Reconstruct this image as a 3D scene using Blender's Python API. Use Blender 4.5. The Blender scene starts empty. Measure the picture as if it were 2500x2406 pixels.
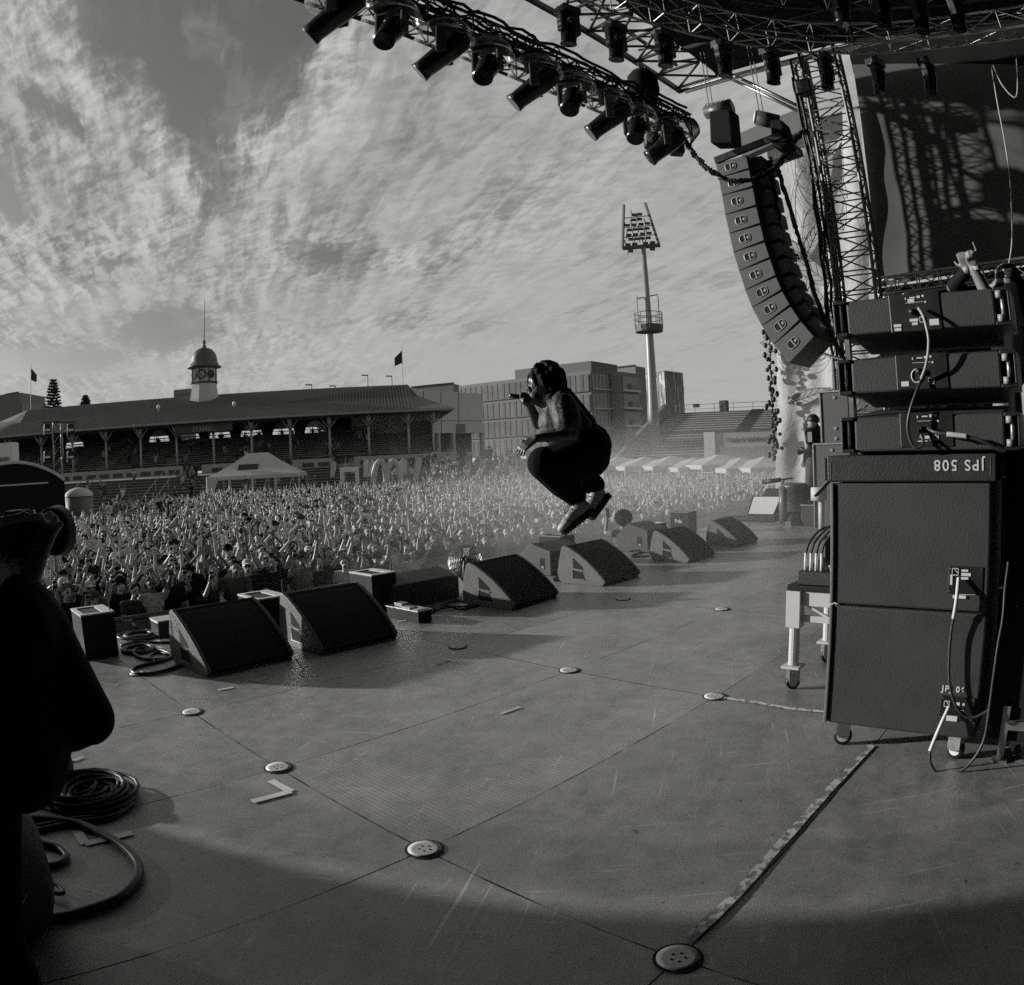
import bpy, math, random
import numpy as np
from mathutils import Vector, Matrix

random.seed(11)
SC = bpy.context.scene
COL = SC.collection
PI = math.pi

# ------------------------------------------------------------------ camera
FPX, CX, CY = 1828.1, 1250.0, 1203.0           # focal length in photo pixels, photo centre
CAM = np.array([-1.6945, -4.6232, 1.59])
CR = np.array([0.68571905, -0.72673071, -0.04064306])
CU = np.array([0.0623525, 0.00301694, 0.99804963])
CF = np.array([0.7251907, 0.68691584, -0.04738225])
cam = bpy.data.cameras.new('camera')
cam.type = 'PANO'
cam.panorama_type = 'FISHEYE_EQUISOLID'        # the photo was taken with a mild fisheye lens
cam.sensor_fit = 'HORIZONTAL'
cam.sensor_width = 36.0
cam.lens = cam.fisheye_lens = FPX / 2500.0 * 36.0
cam.fisheye_fov = math.radians(180)
cam.clip_start = 0.05
cam.clip_end = 5000
camera = bpy.data.objects.new('camera', cam)
COL.objects.link(camera)
R3 = Matrix((CR, CU, -CF)).transposed()
camera.matrix_world = Matrix.Translation(CAM) @ R3.to_4x4()
SC.camera = camera

# ------------------------------------------------------------------ light
SUN_EL, SUN_AZ = math.radians(13), math.radians(-28)      # azimuth clockwise from +Y
TOSUN = Vector((math.sin(SUN_AZ) * math.cos(SUN_EL), math.cos(SUN_AZ) * math.cos(SUN_EL), math.sin(SUN_EL)))
sl = bpy.data.lights.new('sun', 'SUN')
sl.energy = 2.8
sl.angle = math.radians(1.2)
sl.color = (1.0, 0.985, 0.955)
sun = bpy.data.objects.new('sun', sl)
COL.objects.link(sun)
sun.rotation_euler = TOSUN.to_track_quat('Z', 'Y').to_euler()
SC.view_settings.view_transform = 'Standard'
SC.view_settings.look = 'None'
SC.view_settings.exposure = 0.75
SC.view_settings.gamma = 1.0
SC.cycles.volume_bounces = 0
SC.cycles.max_bounces = 8
SC.cycles.use_denoising = False          # the photo is a grainy print
SC.cycles.sample_clamp_indirect = 3.0


class NT:
    """tiny helper to write node expressions"""
    def __init__(s, tree): s.t = tree
    def n(s, typ, ins=None, **kw):
        nd = s.t.nodes.new(typ)
        for k, v in kw.items(): setattr(nd, k, v)
        for k, v in (ins or {}).items():
            if isinstance(v, bpy.types.NodeSocket): s.t.links.new(v, nd.inputs[k])
            else: nd.inputs[k].default_value = v
        return nd
    def m(s, op, a, b=0.0, c=0.0, clamp=False):
        nd = s.t.nodes.new('ShaderNodeMath'); nd.operation = op; nd.use_clamp = clamp
        for i, v in enumerate((a, b, c)):
            if isinstance(v, bpy.types.NodeSocket): s.t.links.new(v, nd.inputs[i])
            else: nd.inputs[i].default_value = v
        return nd.outputs[0]
    def sstep(s, x, lo, hi, olo=0.0, ohi=1.0):
        nd = s.n('ShaderNodeMapRange', {0: x, 1: lo, 2: hi, 3: olo, 4: ohi}, interpolation_type='SMOOTHSTEP')
        return nd.outputs[0]
    def noise(s, vec, scale, detail=4, rough=0.55, dist=0.0):
        return s.n('ShaderNodeTexNoise', {'Vector': vec, 'Scale': scale, 'Detail': detail, 'Roughness': rough, 'Distortion': dist}).outputs[0]
    def xyz(s, x, y, z=0.0):
        return s.n('ShaderNodeCombineXYZ', {0: x, 1: y, 2: z}).outputs[0]
    def mix(s, f, a, b):
        # scalar mix a->b
        return s.m('ADD', s.m('MULTIPLY', a, s.m('SUBTRACT', 1.0, f)), s.m('MULTIPLY', b, f))
    def link(s, a, b): s.t.links.new(a, b)


TINT = (1.0, 0.993, 0.968)
def grey(nt, val):
    nd = nt.n('ShaderNodeVectorMath', {0: nt.xyz(val, val, val), 1: TINT}, operation='MULTIPLY')
    return nd.outputs[0]

# sky: Nishita through a red filter (as on black and white film), high cloud over it
world = bpy.data.worlds.new('World')
SC.world = world
world.use_nodes = True
wt = NT(world.node_tree)
world.node_tree.nodes.clear()
sky = wt.n('ShaderNodeTexSky', sky_type='NISHITA', sun_disc=False, sun_elevation=SUN_EL, sun_rotation=SUN_AZ, altitude=0.0,
           air_density=1.0, dust_density=1.2, ozone_density=1.0)
skyr = wt.n('ShaderNodeSeparateColor', {0: sky.outputs[0]}).outputs[0]
direc = wt.n('ShaderNodeTexCoord').outputs['Generated']
dx, dy, dz = wt.n('ShaderNodeSeparateXYZ', {0: direc}).outputs[:3]
zz = wt.m('ADD', wt.m('MAXIMUM', dz, 0.0), 0.1)
a67 = math.radians(67)
px_, py_ = wt.m('DIVIDE', dx, zz), wt.m('DIVIDE', dy, zz)
U = wt.m('SUBTRACT', wt.m('MULTIPLY', px_, math.sin(a67)), wt.m('MULTIPLY', py_, math.cos(a67)))
V = wt.m('ADD', wt.m('MULTIPLY', px_, math.cos(a67)), wt.m('MULTIPLY', py_, math.sin(a67)))
# warp
w1 = wt.noise(wt.xyz(U, V, 3.0), 1.6, 4, 0.6)
w2 = wt.noise(wt.xyz(U, V, 9.0), 1.6, 4, 0.6)
w3_ = wt.noise(wt.xyz(wt.m('MULTIPLY', U, 2.6), wt.m('MULTIPLY', V, 0.5), 4.0), 4.5, 6, 0.66)
Uw = wt.m('ADD', wt.m('ADD', U, wt.m('MULTIPLY', wt.m('SUBTRACT', w1, 0.5), 0.40)), wt.m('MULTIPLY', wt.m('SUBTRACT', w3_, 0.5), 0.26))
Vw = wt.m('ADD', wt.m('ADD', V, wt.m('MULTIPLY', wt.m('SUBTRACT', w2, 0.5), 0.55)), wt.m('MULTIPLY', wt.m('SUBTRACT', w3_, 0.5), 0.35))
# streaks of fibrous cloud that run away along V
st1 = wt.noise(wt.xyz(wt.m('MULTIPLY', Uw, 3.2), wt.m('MULTIPLY', Vw, 0.9), 1.0), 1.0, 8, 0.62)
rip = wt.noise(wt.xyz(wt.m('ADD', U, wt.m('MULTIPLY', Uw, 0.25)), wt.m('MULTIPLY', Vw, 0.24), 5.0), 14.0, 6, 0.64, 0.25)
rip2 = wt.noise(wt.xyz(wt.m('ADD', wt.m('MULTIPLY', U, 0.85), wt.m('MULTIPLY', V, 0.5)), wt.m('MULTIPLY', V, 0.55), 7.0), 26.0, 5, 0.62, 0.3)
fine = wt.m('ADD', wt.m('MULTIPLY', rip, 0.6), wt.m('MULTIPLY', rip2, 0.4))
def ell(cu, cv, ru, rv, soft=1.6):
    a = wt.m('DIVIDE', wt.m('SUBTRACT', Uw, cu), ru); b = wt.m('DIVIDE', wt.m('SUBTRACT', Vw, cv), rv)
    d = wt.m('SQRT', wt.m('ADD', wt.m('MULTIPLY', a, a), wt.m('MULTIPLY', b, b)))
    return wt.sstep(d, 1.0 - soft * 0.5, 1.0 + soft * 0.5, 1.0, 0.0)
hw = wt.m('MULTIPLY', wt.m('SUBTRACT', 2.34, V), 0.27)
gap = wt.sstep(wt.m('SUBTRACT', hw, wt.m('ABSOLUTE', wt.m('ADD', Uw, 0.05))), -0.10, 0.20)
for e, k in ((ell(0.47, 2.55, 0.30, 0.16), 0.45), (ell(-0.16, 3.4, 0.22, 0.35), 0.8), (ell(-0.85, 3.85, 0.5, 0.22), 0.7), (ell(-0.62, 1.95, 0.09, 0.16), 0.75),
             (ell(-0.46, 1.55, 0.05, 0.13), 0.6), (ell(0.9, 3.3, 0.5, 0.2), 0.25), (ell(1.9, 2.3, 1.2, 0.25), 0.15), (ell(-0.30, 2.55, 0.06, 0.07), 0.7)):
    gap = wt.m('MAXIMUM', gap, wt.m('MULTIPLY', e, k))
cover = wt.m('ADD', wt.m('ADD', wt.m('MULTIPLY', st1, 0.9), wt.m('MULTIPLY', fine, 0.55)), 0.02)
cover = wt.m('SUBTRACT', cover, wt.m('MULTIPLY', gap, 0.62))
mask = wt.sstep(cover, 0.34, 0.70)
amp = wt.sstep(wt.noise(wt.xyz(U, wt.m('MULTIPLY', V, 0.6), 12.0), 1.7, 3, .5), 0.36, 0.62, 0.45, 1.1)
clv = wt.m('ADD', wt.m('MULTIPLY', wt.m('ADD', wt.m('MULTIPLY', wt.m('SUBTRACT', wt.sstep(fine, 0.38, 0.62), 0.5), amp), 0.5), 2.1), wt.m('MULTIPLY', wt.sstep(st1, 0.3, 0.7), 1.3))
clv = wt.m('ADD', clv, 1.05)
lowh = wt.sstep(dz, 0.02, 0.30, 1.0, 0.0)              # towards the horizon the cloud sheet closes up
clv = wt.mix(wt.m('MULTIPLY', lowh, 0.75), clv, 3.45)
rightness = wt.sstep(U, 0.25, 1.6)
clv = wt.mix(wt.m('MULTIPLY', rightness, 0.75), clv, 3.1)
mask = wt.m('MAXIMUM', mask, wt.m('MULTIPLY', rightness, 0.75))
skyv = wt.m('ADD', wt.m('MULTIPLY', skyr, 0.42), 0.42)
wisp = wt.noise(wt.xyz(wt.m('MULTIPLY', Uw, 4.6), wt.m('MULTIPLY', V, 0.9), 15.0), 1.0, 7, 0.62, 0.6)
mask = wt.m('MAXIMUM', mask, wt.m('MULTIPLY', wt.sstep(wisp, 0.46, 0.74), 0.42))
val = wt.mix(wt.m('MULTIPLY', mask, 0.95), skyv, clv)
SKY_GAIN = 0.84
bg = wt.n('ShaderNodeBackground', {'Color': grey(wt, wt.m('MULTIPLY', val, SKY_GAIN)), 'Strength': 0.1})
wt.link(bg.outputs[0], wt.n('ShaderNodeOutputWorld').inputs['Surface'])

# ------------------------------------------------------------------ where things stand: photo pixel -> point on a plane
def ray(x, y):
    a, b = (x - CX) / FPX, -(y - CY) / FPX
    rho = math.hypot(a, b) + 1e-12
    th = 2 * math.asin(rho / 2)
    return math.sin(th) * (a * CR + b * CU) / rho + math.cos(th) * CF
def onz(x, y, z):
    d = ray(x, y); return CAM + (z - CAM[2]) / d[2] * d
def onx(x, y, X):
    d = ray(x, y); return CAM + (X - CAM[0]) / d[0] * d
def ony(x, y, Y):
    d = ray(x, y); return CAM + (Y - CAM[1]) / d[1] * d
def atd(x, y, dist): return CAM + dist * ray(x, y)
def proj(P):
    d = np.asarray(P, float) - CAM
    x, y, z = d @ CR, d @ CU, d @ CF
    rho = math.hypot(x, y) + 1e-12
    g = 2 * math.sin(math.atan2(rho, z) / 2) * FPX
    return CX + g * x / rho, CY - g * y / rho

# ------------------------------------------------------------------ materials
MATS = {}
def mat(name, v, rough=0.6, nscale=0, namt=0.0, bump=0.0, bscale=60, metal=0.0, spec=0.5, coat=0.0, fine=0.0):
    if name in MATS: return MATS[name]
    m = bpy.data.materials.new(name); m.use_nodes = True
    t = m.node_tree; nt = NT(t)
    bs = t.nodes['Principled BSDF']
    bs.inputs['Roughness'].default_value = rough
    bs.inputs['Metallic'].default_value = metal
    bs.inputs['Specular IOR Level'].default_value = spec
    bs.inputs['Coat Weight'].default_value = coat
    bs.inputs['Base Color'].default_value = (v * TINT[0], v * TINT[1], v * TINT[2], 1)
    if namt or fine or bump:
        oc = nt.n('ShaderNodeTexCoord').outputs['Object']
    if namt or fine:
        k = 1.0
        if namt:
            nz = nt.noise(oc, nscale, 5, 0.6)
            k = nt.m('ADD', 1.0, nt.m('MULTIPLY', nt.m('SUBTRACT', nz, 0.5), 2 * namt))
        if fine:
            nf = nt.noise(oc, 130, 3, 0.75)
            k = nt.m('MULTIPLY', k, nt.m('ADD', 1.0, nt.m('MULTIPLY', nt.m('SUBTRACT', nf, 0.5), 2 * fine)))
        nt.link(grey(nt, nt.m('MULTIPLY', k, v, clamp=True)), bs.inputs['Base Color'])
        if namt:
            nt.link(nt.m('ADD', nt.m('MULTIPLY', nt.m('SUBTRACT', nz, 0.5), 0.35), rough, clamp=True), bs.inputs['Roughness'])
    if bump:
        nb = nt.noise(oc, bscale, 3, 0.6)
        b = nt.n('ShaderNodeBump', {'Height': nb, 'Strength': bump, 'Distance': 0.01})
        nt.link(b.outputs[0], bs.inputs['Normal'])
    MATS[name] = m
    return m

BLACK = mat('black_paint', 0.012, 0.45, 8, 0.3)
BLACKROUGH = mat('black_textured_paint', 0.022, 0.55, 6, 0.35, 0.5, 220, fine=0.5)
DARKCLOTH = mat('black_cloth', 0.012, 0.9, 5, 0.4, 0.4, 30, spec=0.2)
STEEL = mat('galvanised_steel', 0.42, 0.38, 12, 0.25, metal=0.85)
ALU = mat('aluminium_tube', 0.5, 0.36, 10, 0.2, metal=0.9)
ALUDARK = mat('dark_aluminium_tube', 0.10, 0.42, 10, 0.3, metal=0.7)
WHITEP = mat('white_paint', 0.72, 0.5, 9, 0.08)
OFFWHITE = mat('off_white_paint', 0.55, 0.55, 6, 0.15)
RUBBER = mat('black_rubber', 0.016, 0.5, 20, 0.2)
TAPE = mat('white_tape', 0.62, 0.7, 30, 0.2)
LABELW = mat('white_print', 0.62, 0.6)


# ------------------------------------------------------------------ mesh helpers
def frame(d, up=(0, 0, 1)):
    d = np.asarray(d, float); d = d / (np.linalg.norm(d) + 1e-12)
    u = np.asarray(up, float)
    if abs(d @ u) > 0.97: u = np.array([1.0, 0, 0]) if abs(d[0]) < 0.9 else np.array([0, 1.0, 0])
    a = np.cross(u, d); a /= np.linalg.norm(a)
    return a, np.cross(d, a), d

class B:
    def __init__(s): s.v, s.f, s.m = [], [], []
    def add(s, vs, fs, mi=0):
        o = len(s.v); s.v += [tuple(map(float, q)) for q in vs]
        s.f += [tuple(i + o for i in f) for f in fs]; s.m += [mi] * len(fs); return s
    def box(s, x0, x1, y0, y1, z0, z1, mi=0):
        return s.add([(x0, y0, z0), (x1, y0, z0), (x1, y1, z0), (x0, y1, z0), (x0, y0, z1), (x1, y0, z1), (x1, y1, z1), (x0, y1, z1)],
                     [(0, 3, 2, 1), (4, 5, 6, 7), (0, 1, 5, 4), (1, 2, 6, 5), (2, 3, 7, 6), (3, 0, 4, 7)], mi)
    def obox(s, c, ax, ay, az, sx, sy, sz, mi=0):
        c, ax, ay, az = (np.asarray(q, float) for q in (c, ax, ay, az))
        vs = [c + ax * sx * i / 2 + ay * sy * j / 2 + az * sz * k / 2 for k in (-1, 1) for (i, j) in ((-1, -1), (1, -1), (1, 1), (-1, 1))]
        return s.add(vs, [(0, 3, 2, 1), (4, 5, 6, 7), (0, 1, 5, 4), (1, 2, 6, 5), (2, 3, 7, 6), (3, 0, 4, 7)], mi)
    def bar(s, p, q, w, h=None, mi=0, up=(0, 0, 1)):
        p, q = np.asarray(p, float), np.asarray(q, float); a, b, d = frame(q - p, up); L = np.linalg.norm(q - p)
        return s.obox((p + q) / 2, a, b, d, w, h or w, L, mi)
    def cyl(s, p, q, r0, r1=None, n=8, mi=0, cap=True):
        p, q = np.asarray(p, float), np.asarray(q, float); r1 = r0 if r1 is None else r1
        a, b, d = frame(q - p); vs = []
        for c, r in ((p, r0), (q, r1)):
            vs += [c + r * (math.cos(2 * PI * i / n) * a + math.sin(2 * PI * i / n) * b) for i in range(n)]
        fs = [(i, (i + 1) % n, n + (i + 1) % n, n + i) for i in range(n)]
        if cap: fs += [tuple(range(n))[::-1], tuple(range(n, 2 * n))]
        return s.add(vs, fs, mi)
    def tube(s, pts, r, n=6, closed=False, mi=0):
        pts = [np.asarray(p, float) for p in pts]; N = len(pts); vs = []; a = None
        for i, p in enumerate(pts):
            d = (pts[(i + 1) % N] - pts[i - 1]) if closed or 0 < i < N - 1 else (pts[min(i + 1, N - 1)] - pts[max(i - 1, 0)])
            d = d / (np.linalg.norm(d) + 1e-12)
            if a is None: a, b, _ = frame(d)
            else:
                a = a - d * (a @ d); a /= np.linalg.norm(a) + 1e-12; b = np.cross(d, a)
            rr = r[i] if hasattr(r, '__len__') else r
            vs += [p + rr * (math.cos(2 * PI * k / n) * a + math.sin(2 * PI * k / n) * b) for k in range(n)]
        fs = []
        for i in range(N if closed else N - 1):
            j = (i + 1) % N
            fs += [(i * n + k, i * n + (k + 1) % n, j * n + (k + 1) % n, j * n + k) for k in range(n)]
        if not closed: fs += [tuple(range(n))[::-1], tuple(range((N - 1) * n, N * n))]
        return s.add(vs, fs, mi)
    def sph(s, c, r, nu=12, nv=8, R=None, mi=0, v0=0.0, v1=1.0):
        r = np.array(r, float) if hasattr(r, '__len__') else np.array([r, r, r], float)
        R = np.eye(3) if R is None else np.asarray(R, float); vs, fs = [], []
        for j in range(nv + 1):
            th = PI * (v0 + (v1 - v0) * j / nv)
            for i in range(nu):
                ph = 2 * PI * i / nu
                vs.append(np.asarray(c, float) + R @ (r * np.array([math.sin(th) * math.cos(ph), math.sin(th) * math.sin(ph), math.cos(th)])))
        for j in range(nv):
            for i in range(nu):
                fs.append((j * nu + i, (j + 1) * nu + i, (j + 1) * nu + (i + 1) % nu, j * nu + (i + 1) % nu))
        return s.add(vs, fs, mi)
    def prism(s, poly, off, mi=0):
        n = len(poly); poly = [np.asarray(p, float) for p in poly]; off = np.asarray(off, float)
        vs = poly + [p + off for p in poly]
        fs = [tuple(range(n)), tuple(range(n, 2 * n))[::-1]] + [(i, n + i, n + (i + 1) % n, (i + 1) % n) for i in range(n)]
        return s.add(vs, fs, mi)
    def lathe(s, prof, c, n=16, ax=(0, 0, 1), mi=0, cap=True):
        a, b, d = frame(ax); c = np.asarray(c, float); vs, fs = [], []
        if abs(d[2]) > 0.99: a, b = np.array([1.0, 0, 0]), np.array([0, 1.0, 0]) * (1 if d[2] > 0 else -1)
        for r, z in prof:
            vs += [c + d * z + r * (math.cos(2 * PI * i / n) * a + math.sin(2 * PI * i / n) * b) for i in range(n)]
        for j in range(len(prof) - 1):
            fs += [(j * n + i, j * n + (i + 1) % n, (j + 1) * n + (i + 1) % n, (j + 1) * n + i) for i in range(n)]
        if cap: fs += [tuple(range(n))[::-1], tuple(range((len(prof) - 1) * n, len(prof) * n))]
        return s.add(vs, fs, mi)

def origin(o):
    p = np.zeros(3)
    while o is not None:
        p = p + np.array(o.location); o = o.parent
    return p
def tag(o, label=None, cat=None, group=None, kind=None):
    if label: o['label'] = label
    if cat: o['category'] = cat
    if group: o['group'] = group
    if kind: o['kind'] = kind
    return o
def obj(name, b, mats, parent=None, smooth=False, bevel=0.0, loc=None, fixn=True, **tg):
    me = bpy.data.meshes.new(name)
    base = origin(parent) if parent is not None else np.zeros(3)
    own = np.zeros(3)
    if parent is None and loc is not None: own = np.asarray(loc, float)
    off = base + own
    me.from_pydata([(x - off[0], y - off[1], z - off[2]) for x, y, z in b.v], [], b.f)
    for m in (mats if isinstance(mats, (list, tuple)) else [mats]): me.materials.append(m)
    me.polygons.foreach_set('material_index', b.m)
    if smooth: me.polygons.foreach_set('use_smooth', [True] * len(b.f))
    if fixn:
        import bmesh
        bm = bmesh.new(); bm.from_mesh(me); bmesh.ops.recalc_face_normals(bm, faces=bm.faces); bm.to_mesh(me); bm.free()
    me.update()
    o = bpy.data.objects.new(name, me); COL.objects.link(o)
    if parent is not None: o.parent = parent
    else: o.location = own
    if bevel:
        bv = o.modifiers.new('bevel', 'BEVEL'); bv.width = bevel; bv.segments = 2; bv.limit_method = 'ANGLE'
        bv.angle_limit = math.radians(40)
    tag(o, **tg)
    return o
def thing(name, label, cat, loc=(0, 0, 0), group=None, kind=None):
    o = bpy.data.objects.new(name, None); COL.objects.link(o)
    o.location = [float(q) for q in loc]; o.empty_display_size = 0.1
    return tag(o, label, cat, group, kind)
KIDS = {}
def copy_tree(o, parent=None):
    c = o.copy(); COL.objects.link(c); c.parent = parent
    for ch in list(o.children): copy_tree(ch, c)
    return c
def text(name, body, size, p, xd, yd, m, parent, depth=0.001, bold=0.0, space=1.0, align='LEFT'):
    cu = bpy.data.curves.new(name, 'FONT'); cu.body = body; cu.size = size; cu.extrude = depth; cu.offset = bold
    cu.space_character = space; cu.align_x = align
    o = bpy.data.objects.new(name, cu); COL.objects.link(o)
    bpy.context.view_layer.update()
    me = bpy.data.meshes.new_from_object(o.evaluated_get(bpy.context.evaluated_depsgraph_get()))
    COL.objects.unlink(o); bpy.data.objects.remove(o)
    xd, yd = np.asarray(xd, float), np.asarray(yd, float); zd = np.cross(xd, yd); base = origin(parent) if parent is not None else np.zeros(3)
    n = len(me.vertices); co = np.empty(n * 3); me.vertices.foreach_get('co', co); co = co.reshape(-1, 3)
    co = np.asarray(p, float) - base + co[:, :1] * xd + co[:, 1:2] * yd + co[:, 2:3] * zd
    me.vertices.foreach_set('co', co.ravel()); me.materials.clear(); me.materials.append(m); me.update()
    o = bpy.data.objects.new(name, me); COL.objects.link(o); o.parent = parent
    return o
def smoothpath(pts, per=8, closed=False):
    pts = [np.asarray(p, float) for p in pts]; n = len(pts); out = []
    for i in range(n if closed else n - 1):
        p1, p2 = pts[i], pts[(i + 1) % n]
        p0 = pts[i - 1] if closed or i > 0 else p1; p3 = pts[(i + 2) % n] if closed or i < n - 2 else p2
        for k in range(per):
            t = k / per
            out.append(0.5 * (2 * p1 + (p2 - p0) * t + (2 * p0 - 5 * p1 + 4 * p2 - p3) * t * t + (3 * p1 - p0 - 3 * p2 + p3) * t ** 3))
    if not closed: out.append(pts[-1])
    return out
def truss(parent, path, w, h, r, rb, m, up=(0, 0, 1), bay=0.6, mlace=None, n=6):
    """box truss along a path; chords and lacing are its parts"""
    P = [np.asarray(p, float) for p in path]
    L = [0.0]
    for a, b in zip(P, P[1:]): L.append(L[-1] + np.linalg.norm(b - a))
    nb = max(1, int(round(L[-1] / bay))); S = []
    for k in range(nb + 1):
        s = L[-1] * k / nb; i = min(max(0, np.searchsorted(L, s, 'right') - 1), len(P) - 2)
        S.append(P[i] + (P[i + 1] - P[i]) * (s - L[i]) / (L[i + 1] - L[i] + 1e-9))
    ch = [[], [], [], []]
    for k, p in enumerate(S):
        d = S[min(k + 1, nb)] - S[max(k - 1, 0)]; a, b, _ = frame(d, up)
        for c, (i, j) in enumerate(((-1, -1), (1, -1), (1, 1), (-1, 1))): ch[c].append(p + a * i * w / 2 + b * j * h / 2)
    for c in range(4): obj('chord', B().tube(ch[c], r, n), m, parent, smooth=True)
    lb = B()
    for c in range(4):
        A, D = ch[c], ch[(c + 1) % 4]
        for k in range(nb):
            if k % 2 == 0: lb.cyl(A[k], D[k + 1], rb, n=5, cap=False)
            else: lb.cyl(D[k], A[k + 1], rb, n=5, cap=False)
            lb.cyl(A[k], D[k], rb, n=5, cap=False)
        lb.cyl(A[nb], D[nb], rb, n=5, cap=False)
    obj('lacing', lb, mlace or m, parent, smooth=True)
    return ch

# ================================================================== ground and stage floor
def ground_mat():
    m = mat('trampled_grass', 0.09, 0.95, 0.6, 0.4, 0.6, 9)
    return m
g = B(); GN = 30
for i in range(GN):
    for j in range(GN):
        pass
g.add([(-2500, -2500, -1.75), (2500, -2500, -1.75), (2500, 2500, -1.75), (-2500, 2500, -1.75)], [(0, 1, 2, 3)])
obj('ground', g, ground_mat(), kind='structure', label='flat grass arena under the crowd', cat='ground')

def floor_mat():
    m = bpy.data.materials.new('stage_ply'); m.use_nodes = True
    t = m.node_tree; nt = NT(t); bs = t.nodes['Principled BSDF']
    oc = nt.n('ShaderNodeTexCoord').outputs['Object']
    x, y, z = nt.n('ShaderNodeSeparateXYZ', {0: oc}).outputs[:3]
    wob = nt.m('MULTIPLY', nt.m('SUBTRACT', nt.noise(oc, 9, 4, 0.7), 0.5), 0.009)
    def seam(c, pitch, off):
        q = nt.m('ADD', nt.m('ADD', c, wob), off)
        return nt.m('ABSOLUTE', nt.m('SUBTRACT', nt.m('FRACT', nt.m('DIVIDE', q, pitch)), 0.5)), nt.m('FLOOR', nt.m('DIVIDE', q, pitch))
    ax, ix = seam(x, 2.44, 1.22 + 24.4 - 1.22 + 1.22)
    ay, iy = seam(y, 1.22, 0.61 + 12.2)
    # distance to the nearest seam in metres
    dX = nt.m('MULTIPLY', ax, 2.44); dY = nt.m('MULTIPLY', ay, 1.22)
    sx = nt.sstep(dX, 0.0025, 0.006, 1.0, 0.0); sy = nt.sstep(dY, 0.002, 0.0048, 1.0, 0.0)
    line = nt.m('MAXIMUM', sx, sy)
    brk = nt.sstep(nt.noise(oc, 2.3, 4, 0.65), 0.40, 0.56)
    line = nt.m('MULTIPLY', line, nt.m('ADD', 0.25, nt.m('MULTIPLY', brk, 0.75)))
    pan = nt.n('ShaderNodeTexWhiteNoise', {'Vector': nt.xyz(nt.m('FLOOR', nt.m('DIVIDE', nt.m('ADD', x, 24.4), 2.44)), nt.m('FLOOR', nt.m('DIVIDE', nt.m('ADD', y, 12.2), 1.22)), 0.0)}, noise_dimensions='3D').outputs[0]
    blot = nt.noise(oc, 1.1, 6, 0.62)
    blot2 = nt.noise(oc, 6.5, 5, 0.65)
    grit = nt.noise(oc, 150, 3, 0.8)
    grit2 = nt.noise(oc, 55, 3, 0.75)
    k = nt.m('ADD', 0.42, nt.m('MULTIPLY', blot, 0.86))
    big = nt.noise(nt.xyz(nt.m('MULTIPLY', x, 0.5), nt.m('MULTIPLY', y, 1.3), 3.0), 1.4, 5, 0.7, 0.8)
    k = nt.m('ADD', k, nt.m('MULTIPLY', nt.m('SUBTRACT', big, 0.5), 0.7))
    k = nt.m('ADD', k, nt.m('MULTIPLY', nt.m('SUBTRACT', blot2, 0.5), 0.95))
    k = nt.m('ADD', k, nt.m('MULTIPLY', nt.m('SUBTRACT', grit, 0.5), 1.1))
    k = nt.m('ADD', k, nt.m('MULTIPLY', nt.m('SUBTRACT', grit2, 0.5), 0.7))
    k = nt.m('MULTIPLY', k, nt.m('ADD', 0.9, nt.m('MULTIPLY', pan, 0.2)))
    # scuffs: long thin light scratches in two directions
    for ang, off in ((0.5, 0.0), (-0.9, 5.0)):
        ca, sa = math.cos(ang), math.sin(ang)
        u = nt.m('ADD', nt.m('MULTIPLY', x, ca), nt.m('MULTIPLY', y, sa)); v = nt.m('SUBTRACT', nt.m('MULTIPLY', y, ca), nt.m('MULTIPLY', x, sa))
        sc = nt.noise(nt.xyz(nt.m('MULTIPLY', u, 1.6), nt.m('MULTIPLY', v, 42.0), off), 1.0, 3, 0.5, 0.6)
        k = nt.m('ADD', k, nt.m('MULTIPLY', nt.sstep(sc, 0.66, 0.76), 0.75))
    # dark drips and chips
    sp = nt.noise(oc, 17, 2, 0.5)
    k = nt.m('MULTIPLY', k, nt.sstep(sp, 0.24, 0.285, 0.4, 1.0))
    sp2 = nt.noise(oc, 31, 2, 0.5)
    k = nt.m('ADD', k, nt.m('MULTIPLY', nt.sstep(sp2, 0.75, 0.79), 0.7))
    base = nt.m('MULTIPLY', k, 0.34)
    base = nt.mix(line, base, 0.012)
    nt.link(grey(nt, base), bs.inputs['Base Color'])
    rg = nt.m('ADD', 0.20, nt.m('MULTIPLY', blot2, 0.25))
    nt.link(rg, bs.inputs['Roughness'])
    bs.inputs['Specular IOR Level'].default_value = 1.0
    # anti-slip ribs on one panel
    inx = nt.m('MULTIPLY', nt.m('GREATER_THAN', x, 0.06), nt.m('LESS_THAN', x, 2.38))
    iny = nt.m('MULTIPLY', nt.m('GREATER_THAN', y, -2.39), nt.m('LESS_THAN', y, -1.27))
    rib = nt.m('MULTIPLY', nt.m('SINE', nt.m('MULTIPLY', x, 2 * PI / 0.028)), nt.m('MULTIPLY', inx, iny))
    ht = nt.m('ADD', nt.m('MULTIPLY', grit, 0.0022), nt.m('MULTIPLY', rib, 0.0006))
    ht = nt.m('SUBTRACT', ht, nt.m('MULTIPLY', line, 0.0008))
    nt.link(nt.m('MULTIPLY', nt.m('SUBTRACT', 1.0, line), 1.0), bs.inputs['Specular IOR Level'])
    bp = nt.n('ShaderNodeBump', {'Height': ht, 'Strength': 0.8, 'Distance': 1.0})
    nt.link(bp.outputs[0], bs.inputs['Normal'])
    return m
FLOORM = floor_mat()
EDGE = 2.8
fl = B().box(-11, 17.5, -12, EDGE, -0.12, 0.0)
obj('stage_floor', fl, FLOORM, kind='structure', label='worn dark plywood stage floor with panel seams', cat='floor')
val = B().box(-11, 17.5, EDGE - 0.06, EDGE - 0.03, -1.748, -0.125)
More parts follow.
